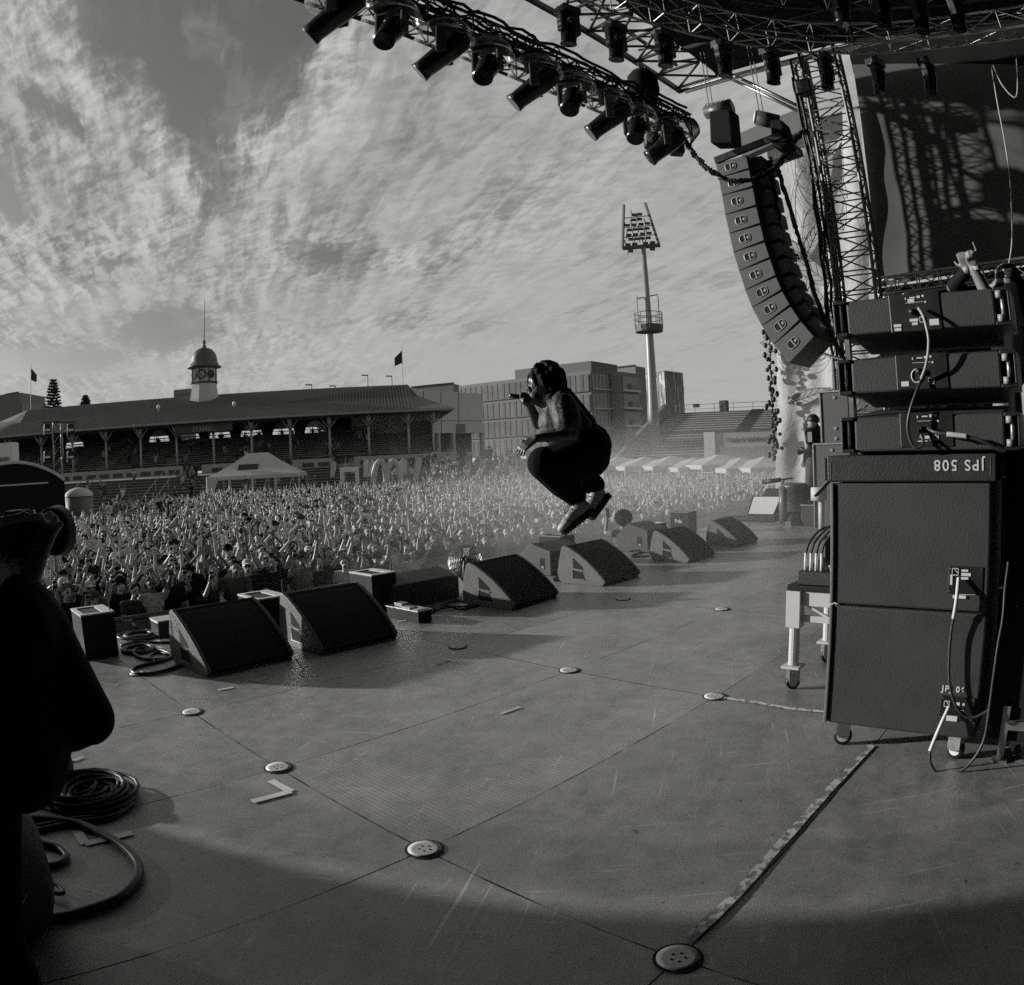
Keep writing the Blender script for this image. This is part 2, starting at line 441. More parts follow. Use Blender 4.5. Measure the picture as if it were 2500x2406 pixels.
tag(obj('stage_valance', val, DARKCLOTH), 'black cloth valance hanging under the front edge of the stage', 'valance', kind='structure')

# leg caps of the deck panels
def disc_mat():
    return mat('worn_cap_plate', 0.62, 0.5, 45, 0.35, 0.2, 120)
CAPM = disc_mat(); HOLE_SHADE = mat('hole_shade', 0.008, 0.9)  # near-black plates: the shade inside holes and openings is painted
where = {(0, 1.22): 'under the cable pile in front of the open-topped box', (0, 0): 'before the largest floor wedge', (0, -1.22): 'beside the angle of white tape', (0, -2.44): 'at the start of the widest floor seam',
         (0, -3.66): 'at the end of the worn white tape, the biggest one', (2.44, 0): 'between the second and third wedges', (2.44, -1.22): 'alone in the bare middle of the floor',
         (2.44, -2.44): 'at the corner of the tape leading to the speaker stack', (4.88, 0): 'in front of the fourth wedge', (4.88, -1.22): 'farther out on the floor before the wheeled table'}
proto = None
for (X, Y), w in where.items():
    lab = 'round floor cap ' + w
    if proto is None:
        proto = thing('leg_cap', lab, 'floor cap', (X, Y, 0.0), 'round leg caps at the panel corners')
        obj('cap_plate', B().lathe([(0.066, 0.004), (0.072, 0.0062), (0.05, 0.0066), (0.0, 0.0068)], (X, Y, 0), 28, cap=False), CAPM, proto, smooth=True)
        obj('gap_ring', B().lathe([(0.0735, 0.0042), (0.083, 0.0042)], (X, Y, 0), 28, cap=False), HOLE_SHADE, proto)
        hb = B()
        for a in range(5): hb.lathe([(0.0055, 0.0078), (0.0, 0.0079)], (X + 0.024 * math.cos(a * 1.257), Y + 0.024 * math.sin(a * 1.257), 0), 8, cap=False)
        obj('screw_hole', hb, HOLE_SHADE, proto)
    else:
        c = copy_tree(proto); c.location = (X, Y, 0); c.rotation_euler = (0, 0, X + Y); tag(c, lab)

def strip(name, pts, w, m, label, z=0.006, cat='tape'):
    """tape lying on the floor along a polyline of photo pixels"""
    b = B(); P = [onz(x, y, 0)[:2] for x, y in pts]
    for p, q in zip(P, P[1:]):
        d = q - p; L = np.hypot(*d); d = d / L; n = np.array([-d[1], d[0]]) * w / 2
        k = max(2, int(L / 0.08)); vs = []
        for i in range(k + 1):
            c = p + d * L * i / k; j = 1 + 0.16 * (random.random() - 0.5)
            vs += [(*(c + n * j), z), (*(c - n * j), z)]
        b.add(vs, [(2 * i, 2 * i + 1, 2 * i + 3, 2 * i + 2) for i in range(k)])
        z += 0.0012
    return tag(obj(name, b, m), label, cat, 'tape marks on the stage floor')
def worn_mat(name, v, cut, scale=26):
    m = bpy.data.materials.new(name); m.use_nodes = True; nt = NT(m.node_tree); bs = m.node_tree.nodes['Principled BSDF']
    oc = nt.n('ShaderNodeTexCoord').outputs['Object']
    f = nt.sstep(nt.noise(oc, scale, 4, 0.7), cut - 0.05, cut + 0.05)
    nt.link(grey(nt, nt.mix(f, 0.2, v)), bs.inputs['Base Color']); bs.inputs['Roughness'].default_value = 0.65
    return m
WORN = worn_mat('worn_white_tape', 0.8, 0.47); WORN2 = worn_mat('worn_floor_paint', 0.62, 0.5, 14)
strip('tape_mark', [(661, 1908), (711, 1935), (615, 1960)], 0.045, mat('paper_tape', 0.85, 0.8, 40, 0.25), 'white tape angle on the floor between two leg caps')
strip('tape_mark', [(188, 2030), (208, 2063), (325, 2036)], 0.05, mat('paper_tape', 0.85, 0.8, 40, 0.25), 'white tape angle half under the thick cable loop')
strip('tape_mark', [(146, 1846), (180, 1860), (203, 1850)], 0.03, TAPE, 'small white tape corner beside the hem of the dark jacket')
strip('tape_mark', [(532, 1687), (570, 1680)], 0.035, TAPE, 'short white tape dash in front of the largest wedge')
strip('tape_mark', [(1222, 1745), (1270, 1728)], 0.03, TAPE, 'short tape dash alone in the middle of the bare floor')
strip('tape_mark', [(1065, 1625), (1100, 1613)], 0.02, TAPE, 'thin tape dash in front of the third wedge')
strip('tape_line', [(1748, 1703), (1850, 1718), (1930, 1733), (2014, 1741)], 0.035, WORN, 'torn white tape line running to the foot of the speaker stack')
strip('tape_line', [(2128, 1822), (2020, 1935), (1900, 2070), (1800, 2185), (1680, 2300)], 0.042, WORN2, 'worn broad tape line along the seam towards the biggest leg cap')
strip('tape_mark', [(970, 1520), (1008, 1513)], 0.03, TAPE, 'bit of white tape under the small metal box')

# ================================================================== canopy, trusses and towers
RZ = 11.6
cn = thing('stage_canopy', 'black flat canopy high over the stage with an open lattice along its front', 'canopy', (15.2, 4.4, RZ))
ROOFM = mat('black_roof_skin', 0.010, 0.8, 2, 0.3)
obj('roof_skin', B().box(-11, 15.0, -12, 3.05, RZ + 0.05, RZ + 0.45), ROOFM, cn)
lat = B(); n = 26
for i in range(n):
    x0, x1 = 15.0 - i, 14.0 - i
    lat.bar((x0, 3.05, RZ), (x1, 4.3, RZ), 0.05); lat.bar((x1, 3.05, RZ), (x0, 4.3, RZ), 0.05)
    lat.bar((x0, 3.05, RZ + 0.02), (x0, 4.3, RZ + 0.02), 0.06)
    lat.bar((x0, 3.06, RZ), (x1, 3.06, RZ + 0.9), 0.045); lat.bar((x1, 4.3, RZ), (x0, 4.3, RZ + 0.9), 0.045)
    lat.bar(((x0 + x1) / 2, 3.05, RZ + 0.4), ((x0 + x1) / 2 - .4, 4.3, RZ + 0.4), 0.04); lat.bar((x0, 3.05, RZ + .8), (x1, 4.3, RZ + 0.8), 0.04)
obj('lattice', lat, mat('dark_steel', 0.03, 0.5, 6, 0.3), cn)
eb = B(); eb.bar((-11, 4.36, RZ), (15.2, 4.36, RZ), 0.1, 0.14); eb.bar((-11, 4.36, RZ + 0.9), (15.2, 4.36, RZ + 0.9), 0.08)
obj('front_edge_beam', eb, mat('dark_steel', 0.03, 0.5, 6, 0.3), cn)
sb = B()
for dx_, dz_ in ((0.0, 0.0), (0.28, 0.1)): sb.cyl((15.2 + dx_, 4.36, RZ + dz_), (15.2 + dx_, -12, RZ + dz_), 0.06, n=8)
obj('side_rail', sb, ALU, cn, smooth=True)
rib = B()
for k in range(7): rib.bar((-11, 1.2 - 2.2 * k, RZ - 0.05), (15, 1.2 - 2.2 * k, RZ - 0.05), 0.08, 0.1)
for k in range(9): rib.bar((13 - 2.6 * k, 3, RZ - 0.12), (13 - 2.6 * k, -12, RZ - 0.12), 0.07, 0.1)
obj('roof_rib', rib, mat('dark_steel', 0.03, 0.5, 6, 0.3), cn)
# unseen cloth added to shade the near part of the floor
dr = thing('shade_drape', 'unseen black drapes added to shade the near floor from the rear and near wing', 'drape', (-11, -12, 0))
def folds(p, q, z0, z1, amp=0.08, k=60):
    p, q = np.array(p, float), np.array(q, float); d = (q - p) / np.linalg.norm(q - p); nn = np.array([-d[1], d[0]]); vs = []
    for i in range(k + 1):
        c = p + (q - p) * i / k + nn * amp * (math.sin(i * 1.9) + 0.4 * math.sin(i * 0.7))
        vs += [(*c, z0), (*c, z1)]
    return B().add(vs, [(2 * i, 2 * i + 2, 2 * i + 3, 2 * i + 1) for i in range(k)])
obj('rear_shade_drape', folds((-10.8, -7.6), (17.2, -7.6), 0.02, RZ), DARKCLOTH, dr)
obj('near_shade_drape', folds((-3.7, -7.4), (-3.7, 2.0), 0.02, RZ), DARKCLOTH, dr)
def netting(name, open_):
    m = bpy.data.materials.new(name); m.use_nodes = True; nt = NT(m.node_tree); m.node_tree.nodes.clear()
    mx = nt.n('ShaderNodeMixShader', {0: open_, 1: nt.n('ShaderNodeBsdfDiffuse', {0: (.02, .02, .02, 1)}).outputs[0], 2: nt.n('ShaderNodeBsdfTransparent').outputs[0]})
    nt.link(mx.outputs[0], nt.n('ShaderNodeOutputMaterial').inputs['Surface']); return m
ws = folds((-10.4, 2.5), (-3.0, 2.5), 0.02, RZ - 0.4, 0.04)
tag(obj('wing_shade_cloth', ws, netting('black_shade_net', .10)), 'unseen black cloth shading the near floor, beside the near corner of the stage front', 'drape')  # unseen cloth, placed to keep the sun off the near floor
wp = thing('wing_shade_tower', 'unseen slim net-wrapped tower throwing a soft shade band from the near stage corner', 'tower', (-2.45, 2.5, 0))
obj('shade_wrap', B().box(-2.80, -2.4, 2.4, 2.6, 0.02, RZ - 0.1), netting('open_shade_net', .86), wp)  # unseen wrap, its openness chosen to soften the shade band
obj('base', B().box(-2.94, -2.3, 2.2, 2.8, 0.0, 0.018), STEEL, wp)

# front lighting truss (hung off the lip of the canopy), bowed towards the arena
FZ = 8.75
ft_px = [(690, -85), (800, -38), (900, -8), (1000, 30), (1100, 73), (1200, 112), (1300, 155), (1400, 197), (1500, 241), (1600, 284), (1662, 314)]
FT = smoothpath([onz(x, y, FZ) for x, y in ft_px], 4)
ft = thing('lighting_truss', 'dark lighting truss loaded with moving lights and wrapped cables against the sky', 'lighting truss', FT[-1])
truss(ft, FT, 0.56, 0.56, 0.034, 0.017, mat('truss_silhouette', 0.05, 0.4, 8, 0.3, metal=0.6), bay=0.5)
cb = B()
for k in range(15):
    o1, o2 = random.uniform(-.3, .3), random.uniform(-.2, .42)
    cb.tube([p + np.array([random.uniform(-.05, .05), o1 + random.uniform(-.05, .05), o2 + random.uniform(-.05, .05)]) for p in FT], random.uniform(0.018, 0.035), 5)
obj('cable_loom', cb, RUBBER, ft, smooth=True)
lb = B()
for k in range(26):
    p = FT[int(k / 26 * (len(FT) - 1))]
    c = p + np.array([random.uniform(-.2, .2), random.uniform(-.3, .1), 0.3]); r = random.uniform(0.12, 0.26)
    lb.tube([c + r * np.array([math.cos(a) * 1.2, 0.3 * math.sin(a * 2), 0.55 * math.sin(a)]) for a in np.linspace(0, 2 * PI, 15)[:-1]], 0.014, 5, True)
for k in range(14):
    a = np.linspace(-1.2, 1.9, 12); r = 0.22 + 0.02 * k
    lb.tube([FT[-1] + np.array([0.1 + r * math.cos(q), -.1 + 0.03 * k - .2, r * math.sin(q) * 0.9]) for q in a], 0.014, 5)
obj('cable_loop', lb, RUBBER, ft, smooth=True)
# hoist point wire + bag
wr = B(); top = onz(1555, 150, RZ); bp_ = onz(1575, 215, 9.6)
wr.tube([top, bp_], 0.012, 5); wr.cyl(onz(1576, 165, 10.6), onz(1577, 192, 10.2), 0.03)
obj('hoist_chain', wr, STEEL, ft)
hb = onz(1570, 215, 9.35)
bag = B(); bag.lathe([(0.0, -0.42), (0.26, -0.40), (0.36, -0.1), (0.33, 0.25), (0.2, 0.42), (0.0, 0.45)], hb, 10)
tag(obj('hoist_bag', bag, DARKCLOTH, smooth=True, loc=hb), 'black cloth chain bag sitting on top of the front lighting truss near its end', 'hoist bag')

# plastic rain hoods
def plastic():
    m = bpy.data.materials.new('clear_rain_plastic'); m.use_nodes = True; nt = NT(m.node_tree); t = m.node_tree
    t.nodes.clear()
    oc = nt.n('ShaderNodeTexCoord').outputs['Object']
    lw = nt.n('ShaderNodeLayerWeight', {'Blend': 0.5}).outputs['Facing']
    cr = nt.sstep(nt.noise(oc, 9, 4, 0.7, 1.5), 0.45, 0.7)
    f = nt.m('ADD', nt.m('MULTIPLY', nt.m('POWER', lw, 2.5), 0.7), nt.m('MULTIPLY', cr, 0.28), clamp=True)
    tr = nt.n('ShaderNodeBsdfTransparent', {0: (0.93, 0.93, 0.91, 1)}); gl = nt.n('ShaderNodeBsdfGlossy', {'Color': (0.7, 0.7, 0.68, 1), 'Roughness': 0.12})
    df = nt.n('ShaderNodeBsdfTranslucent', {'Color': (0.6, 0.6, 0.58, 1)})
    a = nt.n('ShaderNodeMixShader', {0: 0.5, 1: gl.outputs[0], 2: df.outputs[0]})
    mx = nt.n('ShaderNodeMixShader', {0: f, 1: tr.outputs[0], 2: a.outputs[0]})
    nt.link(mx.outputs[0], nt.n('ShaderNodeOutputMaterial').inputs['Surface'])
    return m
PLASTIC = plastic()
LENS = mat('dark_lens_glass', 0.02, 0.08, spec=0.8)
def spot_light(name, label, top, aim, L, hood, group, s=1.0):
    """moving spot hung base-up at top; aim = direction of the head's lens end"""
    t = thing(name, label, 'stage light', top, group)
    top = np.array(top, float); aim = np.array(aim, float) / np.linalg.norm(aim)
    side = np.cross(aim, (0, 0, 1)); side /= np.linalg.norm(side)
    fwd = np.cross((0, 0, 1), side)
    c = top - np.array([0, 0, 0.55 * s])
    obj('base', B().obox(top - np.array([0, 0, 0.09 * s]), side, fwd, np.array([0, 0, 1.0]), 0.44 * s, 0.34 * s, 0.19 * s), BLACK, t, bevel=0.02)
    y = B()
    for i in (-1, 1):
        y.obox(c + side * i * 0.215 * s + np.array([0, 0, 0.16 * s]), side, fwd, np.array([0, 0, 1.0]), 0.06 * s, 0.15 * s, 0.5 * s)
    y.obox(top - np.array([0, 0, 0.21 * s]), side, fwd, np.array([0, 0, 1.0]), 0.48 * s, 0.15 * s, 0.05 * s)
    obj('yoke', y, mat('yoke_grey', 0.09, 0.35, 10, 0.2), t, bevel=0.02)
    hd = B().lathe([(0.0, -0.42 * L), (0.10 * s, -0.42 * L), (0.165 * s, -0.34 * L), (0.18 * s, -0.05 * L), (0.165 * s, 0.12 * L), (0.15 * s, 0.40 * L), (0.165 * s, 0.5 * L), (0.0, 0.5 * L)], c, 18, ax=aim, cap=False)
    obj('head', hd, mat('head_gloss_black', 0.014, 0.3, 9, 0.3, spec=0.6), t, smooth=True)
    obj('lens', B().lathe([(0.0, 0.506 * L), (0.14 * s, 0.503 * L)], c, 18, ax=aim, cap=False), LENS, t)
    if hood:
        h = top - np.array([0, 0, 0.30 * s]); pr = []
        for k in range(9):
            a = k / 8 * PI / 2; pr.append((0.40 * s * math.cos(a), 0.30 * s * math.sin(a)))
        d = B().lathe([(0.43 * s, -0.06 * s)] + pr[:-1], h + np.array([0, 0, 0.0]), 26, cap=False)
        obj('rain_hood', d, PLASTIC, t, smooth=True, fixn=False)
    return t
toR = CR * 1.0
GRP = 'moving lights under the front truss'
aimL = -0.75 * CR + 0.05 * CF * 0 - 0.62 * np.array([0, 0, 1.0])
SP = [((830, -45), 'long', 'first long spotlight hanging where the front truss leaves the top of the photo'), ((958, 5), 'wash', 'short light facing the stage inside a big round rain hood'),
      ((1085, 55), 'long', 'long spotlight under a torn plastic hood, next to the round-hooded light'), ((1188, 98), 'wash', 'short pointed light under a crumpled rain hood, second short one along the truss'),
      ((1305, 140), 'long', 'long spotlight at the middle of the front truss with its yoke showing'), ((1392, 180), 'wash', 'short light between the two middle long spotlights'),
      ((1484, 222), 'long', 'long spotlight just before the black chain bag'), ((1548, 255), 'wash', 'short light right below the black chain bag'), ((1622, 290), 'long', 'last long spotlight at the cable-wrapped end of the front truss')]
for (x, y), k, lab in SP:
    p = onz(x, y, FZ - 0.28)
    if k == 'long': spot_light('moving_spotlight', lab, p, aimL + 0.1 * CF, 1.02, True, GRP, 1.12)
    else: spot_light('moving_wash_light', lab, p, (-0.25 * CR - 0.5 * CF - np.array([0, 0, 0.85])), 0.66, True, GRP, 1.06)
# small floods on the truss end
for (x, y), lab in (((1590, 318), 'small box flood tucked behind the last long spotlight'), ((1652, 335), 'small box flood hanging off the very end of the front truss')):
    p = onz(x, y + 25, FZ - 0.55)
    t = thing('box_flood', lab, 'stage light', p + np.array([0, 0, 0.3]), GRP)
    obj('housing', B().obox(p, CR, CF, np.array([0, 0, 1.0]), 0.3, 0.3, 0.36), BLACK, t, bevel=0.04)
    obj('bracket', B().bar(p + np.array([0, 0, 0.15]), p + np.array([0, 0, 0.45]), 0.05), STEEL, t)

# curved inner truss over the stage with its hanging lights
CZ = 8.95
c_px = [(1330, -75), (1420, -35), (1500, 0), (1600, 32), (1700, 60), (1800, 82), (1900, 97), (2000, 106), (2100, 107), (2200, 103), (2300, 93), (2400, 80), (2500, 66), (2600, 48), (2700, 26)]
CT = smoothpath([onz(x, y - 12, CZ) for x, y in c_px], 4)
ct = thing('curved_truss', 'bright aluminium truss curving across under the dark canopy', 'lighting truss', CT[20])
truss(ct, CT, 0.42, 0.42, 0.028, 0.013, ALU, bay=0.75)
cb = B()
for k in range(4):
    o1, o2 = random.uniform(-.2, .2), random.uniform(0.05, .26)
    cb.tube([p + np.array([0, o1, o2 + random.uniform(-.03, .03)]) for p in CT], 0.02, 5)
obj('cable_loom', cb, RUBBER, ct, smooth=True)
CT2 = smoothpath([onz(x, y - 118, CZ + 0.7) for x, y in c_px[2:]], 4)
ct2 = thing('curved_truss', 'second curved truss higher under the canopy, only its lower tubes in view', 'lighting truss', CT2[20])
truss(ct2, CT2, 0.42, 0.42, 0.028, 0.013, ALUDARK, bay=0.8)
pl = [((1385, 22), 'by the open lattice edge of the canopy'), ((1500, 62), 'second from the lattice edge along the curved truss'), ((1618, 78), 'third from the lattice edge along the curved truss'), ((1762, 104), 'over the corner of the canopy'),
      ((1878, 122), 'beside the diagonal brace'), ((2008, 134), 'in front of the lattice tower top'), ((2135, 148), 'against the upper edge of the dark cloth'), ((2258, 148), 'alone over the middle of the dark cloth'),
      ((2040, -28), 'upper row, over the tower'), ((2140, -20), 'upper row, over the near edge of the dark cloth'), ((2232, -8), 'upper row, the one reaching lowest'), ((2320, -14), 'upper row, last before the bright tube end')]
for (x, y), lab in pl:
    p = onz(x, y, CZ - 0.25)
    t = spot_light('moving_head_light', 'moving light on the curved truss, ' + lab, p, (-0.1 * CR + 0.15 * CF - np.array([0, 0, 1.0])), 0.55, False, 'moving lights under the curved truss', 0.8)
    q = p - np.array([0, 0, 0.12]) - CF * 0.17
    obj('display_panel', B().obox(q - CR * 0.12, CR, CF, np.array([0, 0, 1.0]), 0.12, 0.012, 0.08), mat('grey_panel', 0.28, 0.5), t)

# lattice tower of the far sound wing
tw = thing('lattice_tower', 'tall pale lattice tower between the leaf-print cloth and the dark cloth', 'tower', (15.0, 0.35, 0))
truss(tw, [(15.0, 0.06, 0.0), (15.0, 0.06, RZ)], 0.5, 0.95, 0.045, 0.02, mat('tower_metal', .22, .5, 10, .25, metal=.6), up=(0, 1, 0), bay=0.46)
truss(tw, [(15.3, 0.75, 0.0), (15.3, 0.75, RZ)], 0.35, 0.35, 0.035, 0.016, ALUDARK, up=(0, 1, 0), bay=0.4)
cb = B()
for k in range(5):
    o = np.array([random.uniform(-.3, 0), random.uniform(0.5, 1.1), 0])
    cb.tube([np.array([15.0, 0, z]) + o + np.array([random.uniform(-.04, .04), random.uniform(-.05, .05), 0]) for z in np.arange(0, 11, 0.6)], 0.035, 5)
obj('cable_loom', cb, RUBBER, tw, smooth=True)
# tower-top light
p = onx(1965, 215, 14.6); t = thing('box_flood', 'black flood light clamped to the top of the pale lattice tower', 'stage light', p)
obj('housing', B().obox(p, (0, 1, 0), (1, 0, 0), (0, 0, 1), 0.42, 0.35, 0.4), BLACK, t, bevel=0.05)
obj('lens', B().obox(p + np.array([-.05, 0.24, 0.0]), (0, 1, 0), (1, 0, 0), (0, 0, 1), 0.04, 0.25, 0.25), LENS, t)
# diagonal brace
br = B(); A_, Bz = onz(1775, 178, RZ - 0.1), onx(1988, 280, 14.9)
br.cyl(A_, Bz, 0.05); br.cyl(A_ + np.array([0, 0, -0.16]), Bz + np.array([0, 0, -0.16]), 0.05)
tag(obj('diagonal_brace', br, ALU, smooth=True, loc=A_), 'double diagonal tube brace from the canopy edge to the lattice tower', 'brace')
# grey boom box behind the motors
q = [onx(1795, 330, 15.9), onx(1975, 255, 15.9), onx(1975, 312, 15.9), onx(1812, 385, 15.9)]
tag(obj('tower_header_panel', B().prism(q, (0.3, 0, 0)), mat('grey_vinyl', 0.16, 0.7, 3, 0.25), loc=q[0]), 'slanting grey header panel reaching from the hoist motors to the tower', 'panel')

# ------------------------------------------------------------------ cloths of the far wing
SX = 16.3
def cloth_x(X, px, wave, k=(40, 40), seed=0):
    """cloth hung in the plane x = X through four photo corners (tl, tr, br, bl)"""
    c = [onx(x, y, X) for x, y in px]; nu, nv = k; vs = []; rnd = random.Random(seed); ph = [rnd.uniform(0, 6) for _ in range(6)]
    for j in range(nv + 1):
        for i in range(nu + 1):
            a, b = i / nu, j / nv
            p = (c[0] * (1 - a) + c[1] * a) * (1 - b) + (c[3] * (1 - a) + c[2] * a) * b
            d = wave * (math.sin(9 * a + 4 * b + ph[0]) + 0.6 * math.sin(15 * b - 7 * a + ph[1]) + 0.4 * math.sin(24 * a + ph[2]) + 0.35 * math.sin(31 * b + 11 * a + ph[3]))
            vs.append(p + np.array([d, 0, 0]))
    fs = [(j * (nu + 1) + i, j * (nu + 1) + i + 1, (j + 1) * (nu + 1) + i + 1, (j + 1) * (nu + 1) + i) for j in range(nv) for i in range(nu)]
    return B().add(vs, fs), c
def leafcloth_mat():
    m = bpy.data.materials.new('leaf_print_cloth'); m.use_nodes = True; nt = NT(m.node_tree); t = m.node_tree; t.nodes.clear()
    oc = nt.n('ShaderNodeTexCoord').outputs['Object']
    v = nt.m('ADD', 0.60, nt.m('MULTIPLY', nt.noise(oc, 0.55, 4, 0.6, 0.8), 0.30))
    bp = nt.n('ShaderNodeBump', {'Height': nt.noise(oc, 1.6, 4, .6, 1.5), 'Strength': .3, 'Distance': .12}).outputs[0]
    d = nt.n('ShaderNodeBsdfDiffuse', {'Color': grey(nt, v), 'Normal': bp}); tr = nt.n('ShaderNodeBsdfTranslucent', {'Color': grey(nt, v)})
    mx = nt.n('ShaderNodeMixShader', {0: 0.35, 1: d.outputs[0], 2: tr.outputs[0]})
    nt.link(mx.outputs[0], nt.n('ShaderNodeOutputMaterial').inputs['Surface'])
    return m
cl = thing('leaf_print_cloth', 'tall pale cloth printed with big line-drawn leaves beside the far stage wing', 'cloth', onx(1892, 1245, SX))
b, cc = cloth_x(SX, [(1868, 335), (2098, 258), (2098, 1250), (1893, 1245)], 0.06, (40, 70), 3)
obj('cloth_panel', b, leafcloth_mat(), cl, smooth=True)
LINE = mat('leaf_outline', 0.34, 0.8); LEAFG = mat('leaf_fill', 0.42, 0.85)
lines, fill = B(), B()
def leaf(p, ang, L, w, veins=True, filled=False):
    u = np.array([0, -math.cos(ang), math.sin(ang)]); n = np.array([0, math.sin(ang), math.cos(ang)]) * 1.0
    ts = np.linspace(0, 1, 13); sh = lambda t: w * math.sin(PI * t ** 0.8) * (1 - 0.15 * t)
    off = np.array([-0.12, 0, 0])
    e1 = [p + u * L * t + n * sh(t) + off for t in ts]; e2 = [p + u * L * t - n * sh(t) + off for t in ts]
    lines.tube(e1, 0.008, 4); lines.tube(e2, 0.008, 4); lines.tube([p + off, p + u * L + off], 0.008, 4)
    if veins:
        for t in np.linspace(0.15, 0.8, 6):
            for s in (-1, 1): lines.tube([p + u * L * t + off, p + u * L * min(1, t + 0.16) + n * s * sh(min(1, t + .16)) * 0.95 + off], 0.006, 4)
    if filled:
        fo = np.array([-0.09, 0, 0]); vs = [q - off + fo for q in e1 + e2[::-1]]
        nn = len(e1)
        fill.add(vs, [(i, i + 1, 2 * nn - 2 - i, 2 * nn - 1 - i) for i in range(nn - 1)])
def frond(p, ang, L, n=7, l=0.9, w=0.16, filled=False):
    u = np.array([0, -math.cos(ang), math.sin(ang)])
    lines.tube([p + np.array([-.12, 0, 0]), p + u * L + np.array([-.12, 0, 0])], 0.014, 4)
    for k in range(n):
        t = 0.12 + 0.85 * k / (n - 1)
        for s in (-1, 1): leaf(p + u * L * t, ang + s * (0.95 - 0.5 * t), l * (1 - 0.45 * t), w, False, filled)
PX = lambda x, y: onx(x, y, SX)
leaf(PX(1955, 600), 1.3, 3.0, 0.42, True); leaf(PX(2030, 560), 1.9, 2.6, 0.4, True); leaf(PX(2000, 470), 1.2, 1.5, 0.3, True, True); leaf(PX(2030, 700), 2.4, 1.7, 0.26, True, True); leaf(PX(1985, 640), 2.5, 1.6, 0.2, True, True)
leaf(PX(1960, 640), 1.0, 1.4, 0.22, True, True); frond(PX(1915, 930), 1.2, 2.0, 6, 1.2, 0.2); leaf(PX(1985, 860), 2.9, 1.5, 0.3); leaf(PX(1960, 800), 0.2, 1.7, 0.35)
leaf(PX(1925, 985), 0.25, 1.3, 0.18, True, True); leaf(PX(2040, 480), 2.2, 1.8, 0.3); leaf(PX(1930, 720), 1.4, 1.2, 0.16)
obj('leaf_drawing', lines, LINE, cl); obj('leaf_tint', fill, LEAFG, cl, fixn=False)

# festoon of small dark bulbs down the near edge of the cloth
fb = B(); pts = [(1868, 720), (1874, 780), (1879, 840), (1882, 900), (1884, 960), (1887, 1020), (1888, 1070), (1890, 1118)]
path = smoothpath([onx(x, y, SX - 0.35) for x, y in pts], 9)
fs_ = thing('festoon_string', 'ragged string of small dark lamps hanging down the near edge of the leaf cloth', 'festoon', path[0])
obj('wire', B().tube([p + np.array([0, random.uniform(-.04, .04), 0]) for p in path], 0.02, 5), RUBBER, fs_)
for p in path[::1]:
    c = p + np.array([random.uniform(-.1, .1), random.uniform(-.22, .16), random.uniform(-.05, .05)])
    fb.sph(c, (0.055, 0.055, random.uniform(0.05, 0.09)), 7, 5)
    fb.bar(c, p, 0.015)
obj('lamp', fb, RUBBER, fs_, smooth=True)

DCM = mat('dark_scrim', 0.11, 0.85, 0.7, 0.35, 0.25, 3, spec=0.2)
dk = thing('dark_scrim', 'big dark scrim cloth behind the lattice tower with the shadow of the tower on it', 'scrim', onx(2140, 700, SX))
b, cc = cloth_x(SX + 0.2, [(2082, 160), (2560, 165), (2560, 640), (2140, 702)], 0.018, (40, 30), 5)
obj('cloth_panel', b, DCM, dk, smooth=True)
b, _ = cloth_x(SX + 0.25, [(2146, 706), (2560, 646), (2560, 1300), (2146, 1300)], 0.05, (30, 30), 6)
obj('lower_dark_sheet', b, mat('black_scrim', 0.014, 0.9, 1, 0.3, spec=0.1), dk, smooth=True)  # black sheet added to stand for the darkness behind the stack
b, _ = cloth_x(SX + 0.3, [(2060, 60), (2560, 40), (2560, 185), (2084, 180)], 0.04, (24, 8), 7)
obj('header_cloth', b, mat('black_scrim', 0.014, 0.9, 1, 0.3, spec=0.1), dk, smooth=True)
dt = thing('scrim_bottom_truss', 'lit box truss along the bottom of the dark scrim above the speaker stack', 'truss', onx(2148, 705, SX - 0.2))
truss(dt, [onx(2138, 706, SX - 0.3), onx(2560, 648, SX - 0.3)], 0.35, 0.4, 0.035, 0.018, ALU, bay=0.55)
# rope and slack cable in front of the dark scrim
rp = smoothpath([onx(x, y, 14.0) for x, y in [(2420, 160), (2435, 250), (2452, 340), (2465, 430), (2470, 520), (2470, 600), (2460, 660)]], 6)
tag(obj('hanging_rope', B().tube(rp, 0.018, 5), mat('pale_rope', 0.4, 0.8), loc=rp[0], smooth=True), 'long thin pale rope hanging down in front of the dark scrim', 'rope')
rp = smoothpath([onx(x, y, 13.6) for x, y in [(2425, 160), (2445, 205), (2475, 238), (2484, 220), (2482, 150), (2476, 100)]], 6)
tag(obj('slack_cable', B().tube(rp, 0.018, 5), mat('pale_rope', 0.4, 0.8), loc=rp[0], smooth=True), 'slack loop of cable below the end of the curved truss', 'cable')

# ------------------------------------------------------------------ line array of the far wing
AX = 13.0
la = thing('line_array', 'curved hanging column of loudspeakers at the far side of the stage', 'speaker array', onx(1760, 345, AX))
front = [(1747, 400), (1754, 435), (1762, 478), (1770, 525), (1780, 571), (1790, 617), (1804, 662), (1819, 709), (1836, 752), (1860, 797), (1889, 842), (1927, 888)]
back_ = [(1848, 392), (1850, 432), (1826 + 2 + 20, 455), (1852, 490), (1860, 535), (1868, 577), (1882, 620), (1900, 655), (1918, 695), (1940, 730), (1972, 765), (2014, 822)]
